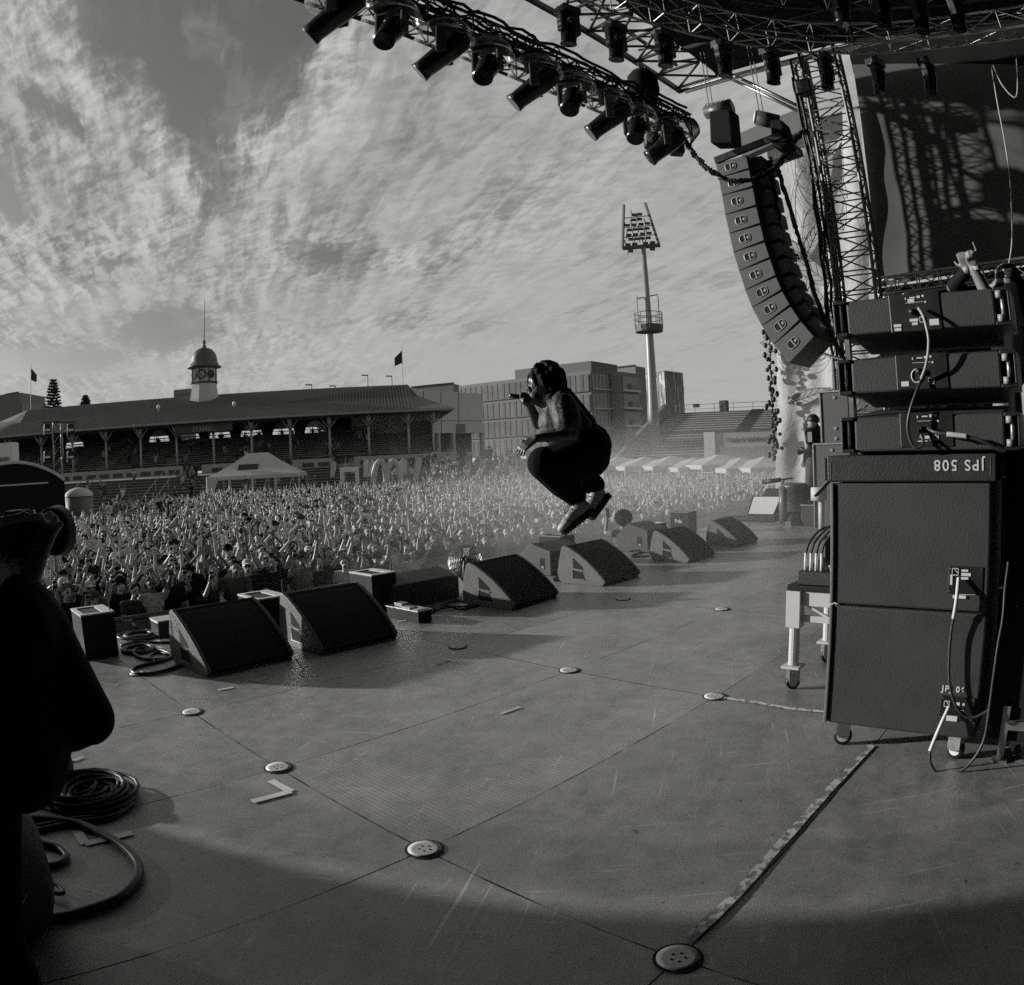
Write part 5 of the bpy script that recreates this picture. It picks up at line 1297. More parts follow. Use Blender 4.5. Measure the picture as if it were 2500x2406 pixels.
# signboard
a, b = S5(428, 1031, 78.8), S5(568, 1051, 78.8)
sg = B5().sbox(b[0], a[0], 78.7, 78.78, b[1], a[1] - .05); so = obj('signboard', sg, CONCD, gs)
text('lettering', 'STAND', .62, P5(a[0] - 2.0, 78.66, b[1] + .12), -T5, (0, 0, 1), mat('sign_letters', 0.36, 0.7), so, .01, .01, 1.1)
text('lettering', 'GRAND', .3, P5(a[0] - 2.4, 78.66, b[1] + .66), -T5, (0, 0, 1), mat('sign_letters', 0.36, 0.7), so, .01, .01, 1.3) if False else None
gl = B(); gl.sph(P5(*[S5(327, 1042, 78.5)[0], 78.5], S5(327, 1042, 78.5)[1]), .28, 12, 8); obj('globe_lamp', gl, mat('bright_lamp_glass', 0.72, 0.25), gs, smooth=True)
for x, y in ((389, 995), (573, 987)):
    s, z = S5(x, y, 84.2); vb = B(); vb.sph(P5(s, 83.8, z), (.22, .22, .3), 8, 6); vb.cyl(P5(s, 83.9, z - .5), P5(s, 83.9, z), .08); obj('roof_vent', vb, WHITEP, gs, smooth=True)
# clock tower: part of the stand
sc, _ = S5(499, 960, 89); ctw = obj('clock_tower', B().lathe([(1.95, 9.4), (1.92, 10.2), (1.80, 10.9), (1.68, 11.6), (1.64, 12.1)], P5(sc, 89, 0), 8, cap=False), mat('pale_weatherboard', 0.52, 0.7, 3, 0.15), gs)
obj('band', B().lathe([(1.64, 12.1), (1.78, 12.15), (1.78, 12.3), (1.6, 12.34)], P5(sc, 89, 0), 8, cap=False), DARKW, ctw)
obj('drum', B().lathe([(1.58, 12.34), (1.56, 14.0)], P5(sc, 89, 0), 8, cap=False), mat('pale_weatherboard', 0.52, 0.7, 3, 0.15), ctw)
cp = B()
for k in range(8):
    q = 2 * PI * k / 8; cp.cyl(P5(sc, 89, 12.34) + 1.6 * np.array([math.cos(q), math.sin(q), 0]), P5(sc, 89, 14.1) + 1.58 * np.array([math.cos(q), math.sin(q), 0]), .09, n=6)
obj('corner_post', cp, CONCD, ctw)
obj('dome', B().lathe([(1.5, 13.9), (2.12, 14.05), (2.2, 14.15), (1.85, 14.4), (1.68, 14.8), (1.6, 15.3), (1.42, 15.8), (1.1, 16.2), (.7, 16.42), (.28, 16.55), (.24, 16.75), (.13, 17.0)], P5(sc, 89, 0), 16, cap=False), mat('dome_lead', 0.10, 0.55, 2, 0.25), ctw, smooth=True)
obj('spire', B().lathe([(.13, 17.0), (.22, 17.2), (.2, 17.35), (.07, 17.5), (.05, 18.5), (.03, 22.6)], P5(sc, 89, 0), 8), mat('dome_lead', 0.10, 0.55, 2, 0.25), ctw)
cpos = P5(sc, 89, 13.15) - N5 * 1.62
ck = obj('clock_face', B().lathe([(0.0, .02), (.47, .02), (.47, 0)], cpos, 28, ax=-N5, cap=False), mat('clock_dial', 0.40, 0.6), ctw)
rim_ = B().tube([cpos - N5 * .03 + .53 * (math.cos(q) * T5 + math.sin(q) * np.array([0, 0, 1])) for q in np.linspace(0, 2 * PI, 33)[:-1]], .07, 6, True)
for k in range(12):
    q = k * PI / 6; u_ = math.cos(q) * T5 + math.sin(q) * np.array([0, 0, 1]); rim_.bar(cpos - N5 * .04 + u_ * .34, cpos - N5 * .04 + u_ * .45, .05)
rim_.bar(cpos - N5 * .05, cpos - N5 * .05 + np.array([0, 0, -.36]), .06); rim_.bar(cpos - N5 * .05, cpos - N5 * .05 + T5 * .25 + np.array([0, 0, .08]), .07)
obj('dial_mark', rim_, DARKW, ctw)
cf2 = B()
for sgn in (-1, 1):
    n2 = math.cos(sgn * PI / 4) * -N5 + math.sin(sgn * PI / 4) * T5
    c2 = P5(sc, 89, 13.15) + n2 * 1.55; cf2.cyl(c2, c2 + n2 * .04, .5, n=20)
obj('side_clock', cf2, DARKW, ctw)
# flags on the roof
for (x, y0, y1, d), lab in (((76, 889, 990, 90), 'left'), ((981, 845, 943, 90), 'right')):
    s, zt = S5(x, y0, d); z0 = S5(x, y1, d)[1]
    fp = obj('flagpole', B().cyl(P5(s, d, z0 - .6), P5(s, d, zt), .06, .04, n=6), POST, gs)
    sg_ = 1 if lab == 'right' else -1; fb2 = B()
    for i in range(6):
        pass
    pts = [P5(s + sg_ * (.05 + .22 * i) * 1.0, d + .1 * math.sin(i * 1.6), zt - .6 - .22 * i) for i in range(5)]; pt2 = [p + np.array([0, 0, -1.5 + .12 * i]) for i, p in enumerate(pts)]
    fb2.add(pts + pt2, [(i, i + 1, 6 + i, 5 + i) for i in range(4)]); obj('flag', fb2, DARKW, fp).modifiers.new('t', 'SOLIDIFY').thickness = .02
# lamp posts that rise behind the roof
for (x, y0, y1), lab in (((897, 917, 946), 'taller lamp post rising behind the right part of the grandstand roof'), ((956, 919, 943), 'lamp post behind the grandstand roof, next to the flag on its right end'), ((760, 940, 951), 'lamp head just showing over the middle of the grandstand roof'), ((818, 943, 949), 'smallest lamp head showing over the grandstand roof')):
    s, z = S5(x, y0, 112); t = thing('street_lamp', lab, 'lamp post', P5(s, 112, -1.75), 'lamp posts behind the grandstand')
    obj('pole', B().cyl(P5(s, 112, -1.75), P5(s, 112, z), .12, .09, n=6), mat('lamp_grey', 0.14, .5), t); obj('lamp_head', B().bar(P5(s - .1, 112, z), P5(s + .9, 112, z + .05), .25, .16), mat('lamp_grey', 0.14, .5), t)
# rear terraces of crowd left of the singer are built with the stand
tr = thing('crowd_terrace', 'open concrete terrace of benches right of the grandstand, full of people', 'terrace', P5(-12, 66, -1.75))
tb_, tc_ = B5(), B5()
for i in range(13):
    d0, z0 = 60 + i * 1.1, -1.62 + i * .21
    tb_.sbox(-26, -3.2, d0, d0 + 1.1, -1.75, z0); tc_.sbox(-25.5, -3.6, d0 + .2, d0 + .5, z0 + .25, z0 + .31)
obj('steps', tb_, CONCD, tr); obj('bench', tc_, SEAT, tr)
rw = B5(); rw.sbox(-3.2, -3.0, 66, 75, -1.75, 1.6); obj('side_wall', rw, mat('mid_wall', .2, .9, 1, .2), tr)
# picket screen next to the stand end
ps = B5(); s0, s1 = S5(1062, 1080, 79)[0] - .2, S5(1113, 1080, 79)[0]
for k in range(24): s = s0 + (s1 - s0) * k / 23; ps.sbox(s - .06, s + .03, 79, 79.05, .9, 2.4)
ps.sbox(s1, s0, 79.06, 79.1, 1.0, 1.1); ps.sbox(s1, s0, 79.06, 79.1, 2.0, 2.1)
tag(obj('picket_fence', ps, POST, loc=P5(s0, 79, .9)), 'pale picket fence between the grandstand end and the crowded terrace', 'fence')
wl2 = B5().sbox(s1 - 1, s0, 78.6, 78.95, -1.75, .9); tag(obj('low_wall', wl2, mat('pale_parapet', 0.42, 0.8, 1.5, 0.25), loc=P5(s0, 79, -1.75)), 'low pale wall under the picket fence', 'wall')

# ================================================================== marquees, banners and the arch in front of the stand
TENT = mat('tent_canvas', 0.5, 0.75, 1.2, 0.12, 0.2, 6)
def hip_tent(name, label, s0, s1, d0, d1, ze, zr, ridge=.12, legs=True, group=None, zg=-1.75, val=.28):
    t = thing(name, label, 'tent', P5((s0 + s1) / 2, (d0 + d1) / 2, zg), group)
    cs, cd = (s0 + s1) / 2, (d0 + d1) / 2; rl_ = (s1 - s0) * ridge
    b = B(); E = [P5(s0, d0, ze), P5(s1, d0, ze), P5(s1, d1, ze), P5(s0, d1, ze)]; R_ = [P5(cs - rl_, cd, zr), P5(cs + rl_, cd, zr)]
    n = 7
    def patch(a, b_, c, d):      # sagging panel
        vs = []; a, b_, c, d = map(np.array, (a, b_, c, d))
        for j in range(n + 1):
            for i in range(n + 1):
                u_, v_ = i / n, j / n; p = (a * (1 - u_) + b_ * u_) * (1 - v_) + (d * (1 - u_) + c * u_) * v_
                vs.append(p - np.array([0, 0, (zr - ze) * .30 * v_ * (1 - v_) * 1.0]))
        b.add(vs, [(j * (n + 1) + i, j * (n + 1) + i + 1, (j + 1) * (n + 1) + i + 1, (j + 1) * (n + 1) + i) for j in range(n) for i in range(n)])
    patch(E[0], E[1], R_[1], R_[0]); patch(E[1], E[2], R_[1], R_[1]); patch(E[2], E[3], R_[0], R_[1]); patch(E[3], E[0], R_[0], R_[0])
    obj('canopy', b, TENT, t, smooth=True)
    v = B()
    for p, q in ((E[0], E[1]), (E[1], E[2]), (E[2], E[3]), (E[3], E[0])): v.add([p, q, q - np.array([0, 0, val]), p - np.array([0, 0, val])], [(0, 1, 2, 3)])
    obj('valance', v, TENT, t)
    if legs:
        for p in E: obj('leg', B().cyl(np.array([p[0], p[1], zg]), p, .07, n=6), POST, t)
    return t
sl0, sr0 = S5(505, 1167, 60)[0], S5(729, 1152, 60)[0]
mt = hip_tent('marquee', 'large white marquee with a dark sign on its roof in front of the grandstand', sr0, sl0, 60, 67, 1.12, 2.95)
for k in (1, 2, 3): obj('leg', B().cyl(P5(sr0 + (sl0 - sr0) * k / 4, 60, -1.75), P5(sr0 + (sl0 - sr0) * k / 4, 60, 1.1), .1, n=6), POST, mt)
cu_ = B()
for s in (sl0 - .1,):
    cu_.add([P5(s, 60, 1.0), P5(s - .9, 60, 1.0), P5(s - .25, 60.1, -.6), P5(s + .25, 60, -.8)], [(0, 1, 2, 3)])
obj('side_curtain', cu_, TENT, mt)
sgb = obj('signboard', B().add([P5(S5(580, 1150, 61)[0], 61.0, 1.62), P5(S5(630, 1150, 61)[0], 61.0, 1.62), P5(S5(629, 1150, 61)[0], 61.6, 2.02), P5(S5(581, 1150, 61)[0], 61.6, 2.02)], [(0, 1, 2, 3)]), DARKW, mt)
sgb.modifiers.new('t', 'SOLIDIFY').thickness = .05
def ban(x0, y0, x1, y1, w, label, lean=0):
    s, zt = S5(x0, y0, 61); s2, zb = S5(x1, y1, 61)
    t = thing('feather_banner', label, 'banner', P5(s2, 61, -1.75), 'feather banners in front of the stand')
    L = []; R_ = []
    for k in range(13):
        v = k / 12; z = zt + (zb - zt) * v; c = s + (s2 - s) * v; ww = w * min(1, math.sqrt(max(0, v) * 5)) * (1 - .45 * max(0, v - .3))
        L.append(P5(c + w / 2, 61, z) if v > 0 else P5(c + w / 2 - .1, 61, z)); R_.append(P5(c + w / 2 - ww, 61, z))
    b = B().add(L + R_, [(i, i + 1, 14 + i, 13 + i) for i in range(12)])
    so_ = obj('sail', b, mat('banner_cloth', 0.5, 0.8), t); so_.modifiers.new('t', 'SOLIDIFY').thickness = .02
    ed = B().tube([R_[5], R_[3], R_[2], R_[1], L[0], L[3], L[7], L[12], P5(s2 + w / 2, 61, -1.75)], .035, 5); obj('pole', ed, BLACK, t)
ban(816, 1123, 812, 1166, .55, 'feather banner standing left of the small white gate')
ban(897, 1119, 897, 1165, .6, 'feather banner standing just left of the twin arch, in front')
ban(910, 1119, 906, 1165, .55, 'feather banner half hidden behind the one left of the twin arch')
ban(1024, 1111, 1018, 1170, .62, 'tallest feather banner, right of the small white tent')
ia = thing('inflatable_arch', 'pale inflatable twin arch standing among the crowd', 'inflatable arch', P5(S5(943, 1170, 60)[0], 60, -1.75))
for k, pp in enumerate(([(911, 1182), (913, 1160), (918, 1138), (928, 1127), (937, 1136), (942, 1155), (944, 1185)], [(944, 1185), (946, 1158), (951, 1138), (960, 1126), (969, 1136), (975, 1152), (980, 1185)])):
    P = smoothpath([hd(x, y, 74) * 0 + P5(*(lambda q: (q[0], 60, q[1]))(S5(x, y, 60))) for x, y in pp], 5)
    P = [np.array([*P[0][:2], -1.7])] + P + [np.array([*P[-1][:2], -1.7])]
    obj('arch_tube', B().tube(P, .24, 10), mat('inflatable_vinyl', 0.46, 0.5), ia, smooth=True)
s0, s1 = S5(830, 1160, 60)[0], S5(876, 1160, 60)[0]; gtb = B5(); zt = S5(850, 1141, 60)[1]
gtb.sbox(s0 - .3, s0, 60, 60.4, -1.75, zt); gtb.sbox(s1, s1 + .3, 60, 60.4, -1.75, zt); gtb.sbox(s1 + .3, s0 - .3, 60, 60.4, zt - .4, zt)
tag(obj('entrance_gate', gtb, WHITEP, loc=P5(s0, 60, -1.75)), 'small white portal gate standing in the crowd left of the twin arch', 'gate')
a, b = S5(958, 1151, 66)[0], S5(1013, 1149, 66)[0]
hip_tent('canopy_tent', 'small white pyramid tent between the twin arch and the tallest banner', b, a, 66, 68, .75, 2.0, .01)
# the pale marquee row in front of the open terraces (right part)
for k, (x, y, dist, w) in enumerate([(1512, 1112, 58, 5.4), (1575, 1112, 56, 5), (1640, 1110, 54.5, 5), (1700, 1113, 53, 5), (1755, 1106, 51.5, 5), (1812, 1113, 50, 5), (1868, 1111, 49, 5)]):
    p = hd(x, y, dist); c = p - C0; s, d = c @ T5, c @ N5
    hip_tent('canopy_tent', ['white tent at the near end of the pale tent row, just right of the singer', 'white tent second along the pale row', 'white tent of the pale row below the foot of the light mast', 'middle white tent of the pale row', 'white tent of the pale row under the white end of the lettered wall', 'white tent of the pale row under the lettered wall', 'last white tent of the row, beside the leaf cloth'][k], s - w / 2, s + w / 2, d - w / 2, d + w / 2, p[2] - .75, p[2] - .1, .01, group='row of pale tents behind the crowd')

# ================================================================== far left: booth, delay tower, dome tent, fence, trees, houses
bx = [hd(-60, 1230, 44), hd(160, 1230, 44)]
zt = hd(100, 1180, 44)[2]
e_ = (bx[1] - bx[0]); e_[2] = 0; e_ /= np.linalg.norm(e_); o_ = np.array([-e_[1], e_[0], 0]); o_ = o_ if o_ @ CF > 0 else -o_
bt = thing('control_booth', 'black booth with a low curved roof at the left edge of the crowd', 'booth', bx[1])
b = B(); q0, q1 = np.array([*bx[0][:2], -1.75]), np.array([*bx[1][:2], -1.75]); up = np.array([0, 0, zt + 1.75])
b.prism([q0, q1, q1 + up, q0 + up], o_ * 4); obj('booth_wall', b, DARKCLOTH, bt)
L = np.linalg.norm(q1 - q0); rf_ = [q0 + e_ * (L * k / 14) + up + np.array([0, 0, .05 + 1.15 * math.sin(PI * (0.12 + .88 * (k / 14))) ** .8]) for k in range(15)]
b = B().add(rf_ + [p + o_ * 4 for p in rf_], [(i, i + 1, 16 + i, 15 + i) for i in range(14)]); b.add([q0 + up] + rf_ + [q1 + up], [tuple(range(17))]); obj('curved_roof', b, DARKCLOTH, bt)
obj('pale_trim', B().tube([p + np.array([0, 0, .04]) - o_ * .05 for p in rf_], .1, 5), POST, bt); obj('lower_trim', B().bar(q0 + up - o_ * .04, q1 + up - e_ * 1.0 - o_ * .04, .08), POST, bt)
dt = thing('delay_tower', 'thin black lattice tower with four lamps on crossbars in front of the grandstand', 'lighting tower', hd(140, 1200, 47))
pa = hd(141, 1110, 47); base = np.array([pa[0], pa[1], -1.75]); tz = hd(141, 1030, 47)[2]
truss(dt, [base, np.array([pa[0], pa[1], tz])], .55, .5, .04, .02, mat('truss_silhouette', 0.05, 0.4, 8, 0.3, metal=0.6), up=e_, bay=.7)
for y in (1032, 1098):
    a, b_ = hd(104, y, 46.8), hd(184, y - 1, 46.8); obj('crossbar', B().bar(a, b_, .06), BLACK, dt)
    for x in (113, 170):
        p = hd(x + 3, y + 14, 46.8); lo = obj('lamp', B().obox(p, e_, o_, (0, 0, 1), .45, .4, .5), BLACK, dt, bevel=.05)
        lb2 = B(); lb2.obox(p + e_ * .0 - o_ * .21 + np.array([0, 0, -.12]), e_, o_, (0, 0, 1), .3, .02, .12); lb2.bar(p - e_ * .24 + np.array([0, 0, .2]), p - e_ * .24 - np.array([0, 0, .4]), .05); obj('lamp_trim', lb2, mat('bright_lamp_glass', 0.72, 0.25), lo)
cbx_ = B()
for sgn in (-1, 1): cbx_.tube([base + e_ * .27 * sgn - o_ * .28 + np.array([random.uniform(-.08, .08), 0, z]) for z in np.linspace(0, tz + 1.6, 16)], .05, 5)
obj('cable_loom', cbx_, mat('pale_cable', 0.34, 0.45, 12, 0.15), dt)
p = hd(193, 1215, 49); 
t = thing('dome_tent', 'small pale domed kiosk beside the black booth', 'kiosk', (p[0], p[1], -1.75))
b = B(); R0 = 1.0
b.sph((p[0], p[1], hd(193, 1212, 49)[2]), (R0 * 1.0, R0 * 1.0, .55), 18, 5, v1=.5); obj('dome_roof', b, TENT, t, smooth=True)
obj('drum_wall', B().cyl((p[0], p[1], -1.75), (p[0], p[1], hd(193, 1212, 49)[2]), .95, n=18), mat('grey_vinyl', 0.16, 0.7, 3, 0.25), t, smooth=True)
# crowd fence
fa, fb_ = hd(225, 1243, 43), hd(470, 1222, 43); n = 9
for k in range(n):
    a, b_ = fa + (fb_ - fa) * k / n, fa + (fb_ - fa) * (k + .96) / n; f = B(); z1 = -.55
    a = np.array([a[0], a[1], -1.7]); b_ = np.array([b_[0], b_[1], -1.7]); u_ = np.array([0, 0, 1.15])
    f.bar(a, a + u_, .05); f.bar(b_, b_ + u_, .05); f.bar(a + u_, b_ + u_, .05); f.bar(a + u_ * .1, b_ + u_ * .1, .05)
    for q in range(1, 12): f.bar(a + (b_ - a) * q / 12, a + (b_ - a) * q / 12 + u_, .022)
    tag(obj('crowd_barrier', f, ALUDARK, loc=a), 'steel crowd barrier section in the gap behind the crowd, left of the marquee', 'barrier', 'steel barriers behind the crowd')
# Norfolk pine and a small one
def pine(x, y0, y1, dist, label):
    pb = hd(x, y1, dist); pt = hd(x, y0, dist); t = thing('norfolk_pine', label, 'tree', (pb[0], pb[1], -1.75))
    obj('trunk', B().cyl((pb[0], pb[1], -1.75), pt, .35, .05, n=7), mat('bark', .05, .9), t)
    b = B(); H = pt[2] - pb[2] + 3; n = 15
    for k in range(n):
        v = k / (n - 1); z = pt[2] - H * v; R_ = .4 + (1.75) * v ** .8
        for j in range(7):
            a = 2 * PI * j / 7 + k * .6 + random.uniform(-.2, .2); L = R_ * random.uniform(.75, 1.1); d = np.array([math.cos(a), math.sin(a), .12])
            p0 = np.array([pb[0], pb[1], z])
            for i in range(7):
                c = p0 + d * L * (i + 1) / 7; w = .28 * (1.1 - i / 9)
                for m_ in range(3): b.obox(c + np.array([random.uniform(-.15, .15), random.uniform(-.15, .15), random.uniform(-.05, .18)]), d / np.linalg.norm(d), (-math.sin(a), math.cos(a), 0), (0, 0, 1), .3, w, .12)
    obj('crown', b, mat('pine_needles', .03, .9, 2, .4), t)
pine(130, 931, 988, 125, 'tall tiered dark pine standing behind the left part of the grandstand roof')
pine(208.5, 968, 983, 170, 'tip of a small pine over the grandstand roof, right of the tall one')
# houses left behind the stand
def block(name, label, corners, ztop, mats, floors=0, windows=None, group=None, zg=-1.75, cat='building'):
    """building from photo positions of its roof corners (all at height ztop); first corners face the stage"""
    P = [onz(x, y, ztop) for x, y in corners]
    if len(P) == 3:
        P.append(P[0] + P[2] - P[1])
    elif len(P) == 2:
        e = P[1] - P[0]; o = np.array([-e[1], e[0], 0]); o = o if o @ (P[0] - CAM) > 0 else -o
        P += [P[1] + o * .6, P[0] + o * .6]
    t = thing(name, label, cat, (P[0][0], P[0][1], zg), group)
    b = B().prism([np.array([p[0], p[1], zg]) for p in P], (0, 0, ztop - zg)); obj('wall', b, mats[0], t)
    return t, P
def facade(t, A, Bp, z0, z1, nf, nb, mglass, mband, mmull, band=.35, inset=.06, name='window_band', blank=0.0):
    """storeys of glazing on the wall from A to B"""
    e = Bp - A; e[2] = 0; L = np.linalg.norm(e); e /= L; o = np.array([-e[1], e[0], 0]); o = o if o @ (A - CAM) < 0 else -o
    H = (z1 - z0) / nf
    for k in range(nf):
        za, zb_ = z0 + H * k + H * band * .5, z0 + H * (k + 1) - H * band * .5
        g = B(); A0 = np.array([A[0], A[1], 0]) + o * .05
        f = obj(name, B().prism([A0 + e * .4 + np.array([0, 0, za]), A0 + e * (L - .4) + np.array([0, 0, za]), A0 + e * (L - .4) + np.array([0, 0, zb_]), A0 + e * .4 + np.array([0, 0, zb_])], o * .04), mglass, t)
        m_ = B()
        for j in range(nb + 1):
            p = A0 + e * (.4 + (L - .8) * j / nb) + o * .06; w = random.choice((.1, .1, .3, .55)) if blank else .1
            m_.bar(p + np.array([0, 0, za]), p + np.array([0, 0, zb_]), w, .06, up=o)
        m_.bar(A0 + e * .4 + o * .08 + np.array([0, 0, za]), A0 + e * (L - .4) + o * .08 + np.array([0, 0, za]), .22, .18)
        obj('mullion', m_, mmull, f)
GLASS = mat('office_glass', 0.10, 0.12, 0.35, .5, spec=.6); GLASSB = mat('blind_glass', 0.16, 0.3, .25, .35)
t, P = block('apartment_block', 'dark brick block of flats behind the left end of the grandstand', [(-40, 985), (12, 962), (46, 956)], 20, [mat('block_brick', .018, .9, 2, .3)])
facade(t, P[0], P[1], -1, 19, 6, 5, GLASS, CONCD, CONCD)
t, P = block('pale_house', 'low pale wide building beside the dark block of flats', [(50, 959), (110, 969)], 18.5, [mat('mid_wall', .2, .9, 1, .2)])
facade(t, P[0], P[1], 14, 17.5, 1, 6, GLASS, CONC, CONC, .5)
t, P = block('pale_house', 'small pale building with one window row left of the clock tower', [(424, 953), (465, 949)], 17, [CONC])
facade(t, P[0], P[1], 14, 16.8, 1, 6, GLASS, CONC, CONC, .4)
t, P = block('white_house', 'white house seen under the left end of the grandstand roof', [(-30, 1085), (30, 1080)], 5.0, [WHITEP]); facade(t, P[0], P[1], 1, 4.5, 1, 4, GLASS, CONC, CONC, .4)

# ================================================================== buildings on the right
HALL = mat('white_concrete', 0.62, 0.8, .5, .08)
a, b_ = hd(985, 950, 92), hd(1176, 962, 101); zt = a[2]; b_ = onz(1176, 962, zt)
t = thing('exhibition_hall', 'big plain white hall wall right of the grandstand roof', 'building', (b_[0], b_[1], -1.75))
e = b_ - a; o = np.array([-e[1], e[0], 0]); o /= np.linalg.norm(o); o = o if o @ (a - CAM) > 0 else -o
a = a - e * .1
bz = onz(1176, 1057, 0)[2]
zlow = hd(1090, 1057, 97)[2]
obj('wall', B().prism([a + np.array([0, 0, zlow - zt]), b_ + np.array([0, 0, zlow - zt]), b_, a], o * 22), HALL, t)
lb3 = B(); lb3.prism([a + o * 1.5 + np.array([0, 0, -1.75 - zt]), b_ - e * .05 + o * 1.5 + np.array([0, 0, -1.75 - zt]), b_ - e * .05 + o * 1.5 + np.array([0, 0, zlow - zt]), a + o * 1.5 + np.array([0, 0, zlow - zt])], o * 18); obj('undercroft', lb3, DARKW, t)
eh = e / np.linalg.norm(e)
pp0, pp1 = hd(1115, 1036, 97), hd(1137, 1057, 97)
def onwall(x, y, A, e_): 
    n_ = np.array([-e_[1], e_[0], 0]); r_ = ray(x, y); return CAM + r_ * ((A - CAM) @ n_ / (r_ @ n_))
qq = [onwall(x, y, b_ - o * .06, eh) for x, y in ((1115, 1036), (1136, 1036), (1136, 1056), (1115, 1056))]
obj('wall_vent', B().prism(qq, -o * .05), mat('grey_vinyl', 0.16, 0.7, 3, 0.25), t)
jl = B()
for x in (1034, 1077, 1120): p, q = onwall(x, 953 + (x - 1000) * .06, b_ - o * .04, eh), onwall(x + 1, 1056, b_ - o * .04, eh); jl.bar(p, q, .1, .04)
jl.bar(onwall(1040, 1027, b_ - o * .04, eh), onwall(1177, 1027, b_ - o * .04, eh), .1, .04)
obj('panel_joint', jl, CONC, t)
pst = B(); 
for x in (1068, 1105, 1176): p = onwall(x, 1057, b_ + o * .3, eh); pst.cyl(np.array([p[0], p[1], -1.75]), np.array([p[0], p[1], zlow]), .35, n=8)
obj('column', pst, POST, t)
t, P = block('grey_hall', 'grey flat-roofed building rising behind the white hall', [(1004, 947), (1107, 937), (1122, 941)], 21, [mat('mid_wall', .2, .9, 1, .2)])
obj('parapet', B().bar(P[0] + np.array([0, 0, .15]), P[1] + np.array([0, 0, .15]), .5, .3), DARKW, t)
ZT = 15.5
MW = mat('facade_grey', 0.17, .7, .5, .2)
t, P = block('office_building', 'long glazed office building behind the jumping singer', [(1120, 943), (1441, 905), (1495, 908)], ZT, [MW])
facade(t, P[0], P[1], 1.6, ZT - .3, 4, 22, GLASSB, MW, mat('facade_line', .06, .6), .16, blank=1)
facade(t, P[1], P[2], -1, ZT - .2, 5, 5, GLASS, MW, OFFWHITE, .2)
eA = P[1] - P[0]; eA[2] = 0; eA /= np.linalg.norm(eA); oA = np.array([-eA[1], eA[0], 0]); oA = oA if oA @ (P[0] - CAM) > 0 else -oA
ph = [P[0] + eA * 12, P[1] - eA * 1.0]
obj('plant_screen', B().prism([ph[0] + oA * 2 + np.array([0, 0, .02]), ph[1] + oA * 2 + np.array([0, 0, .02]), ph[1] + oA * 2 + np.array([0, 0, 1.9]), ph[0] + oA * 2 + np.array([0, 0, 1.9])], oA * 9), mat('plant_screen', .12, .7, .6, .3), t)
cv = B(); cv.prism([P[0] - oA * .3 + np.array([0, 0, 1.2 - ZT]), P[1] - oA * .3 + np.array([0, 0, 1.2 - ZT]), P[1] - oA * .3 + np.array([0, 0, 1.7 - ZT]), P[0] - oA * .3 + np.array([0, 0, 1.7 - ZT])], -oA * 1.2); obj('white_beam', cv, WHITEP, t)
for k in range(7):
    p = P[0] + eA * (4 + 6.5 * k) - oA * 1.0; obj('pillar', B().cyl(np.array([p[0], p[1], -1.75]), np.array([p[0], p[1], 1.2]), .5, n=10), WHITEP, t, smooth=True)
t, P = block('apartment_tower', 'grey tower block with balconies between the offices and the patterned tower', [(1493, 910), (1514, 908), (1560, 914)], ZT - .2, [MW])
for k in range(5):
    zc = 12.3 - 3.0 * k; e_b = P[2] - P[1]; e_b[2] = 0; Lb = np.linalg.norm(e_b); e_b /= Lb; o_b = np.array([-e_b[1], e_b[0], 0]); o_b = o_b if o_b @ (P[1] - CAM) < 0 else -o_b
    A0 = np.array([P[1][0], P[1][1], zc]) + e_b * .5 + o_b * .05
    bl_ = obj('balcony', B().prism([A0, A0 + e_b * (Lb - 1), A0 + e_b * (Lb - 1) + np.array([0, 0, 2.3]), A0 + np.array([0, 0, 2.3])], o_b * .05), GLASS, t)
    obj('balcony_wall', B().prism([A0 + e_b * Lb * .35, A0 + e_b * (Lb - 1), A0 + e_b * (Lb - 1) + np.array([0, 0, 1.0]), A0 + e_b * Lb * .35 + np.array([0, 0, 1.0])], o_b * .5), CONC, bl_)
    obj('slab', B().prism([A0 - np.array([0, 0, .35]), A0 + e_b * (Lb - 1) - np.array([0, 0, .35]), A0 + e_b * (Lb - 1), A0], o_b * .6), OFFWHITE, bl_)
t, P2 = block('lift_block', 'plain box rising over the balcony tower', [(1498, 900), (1551, 894), (1575, 898)], 17.5, [MW])
obj('parapet', B().bar(P2[0] + np.array([0, 0, .12]), P2[1] + np.array([0, 0, .12]), .4, .25), DARKW, t)
t, P = block('patterned_tower', 'dark tower clad in scattered pale vertical panels behind the light mast', [(1558, 915), (1622, 905), (1667, 911)], 17.2, [mat('dark_cladding', .16, .7, .4, .25)])
for A, Bq, nn_, pr in ((P[0], P[1], 26, .42), (P[1], P[2], 22, .25)):  # second face gets fewer pale panels: its shade is put into the pattern
    e = Bq - A; e[2] = 0; L = np.linalg.norm(e); e /= L; o = np.array([-e[1], e[0], 0]); o = o if o @ (A - CAM) < 0 else -o
    pa_ = B(); pb_ = B()
    for j in range(nn_):
        z = -1
        while z < 16.4:
            h = random.uniform(1.4, 2.6)
            q = random.random(); p0 = np.array([A[0], A[1], z]) + e * L * j / nn_ + o * .03; w = L / nn_ * .96
            poly = [p0, p0 + e * w, p0 + e * w + np.array([0, 0, min(h, 16.9 - z)]), p0 + np.array([0, 0, min(h, 16.9 - z)])]
            if q < pr * .45: pa_.prism(poly, o * .05)
            elif q < pr * 1.3: pb_.prism(poly, o * .04)
            z += h + .05
    obj('pale_cladding', pa_, mat('pale_cladding', .5, .6), t); obj('mid_cladding', pb_, mat('mid_cladding', .26, .6), t)
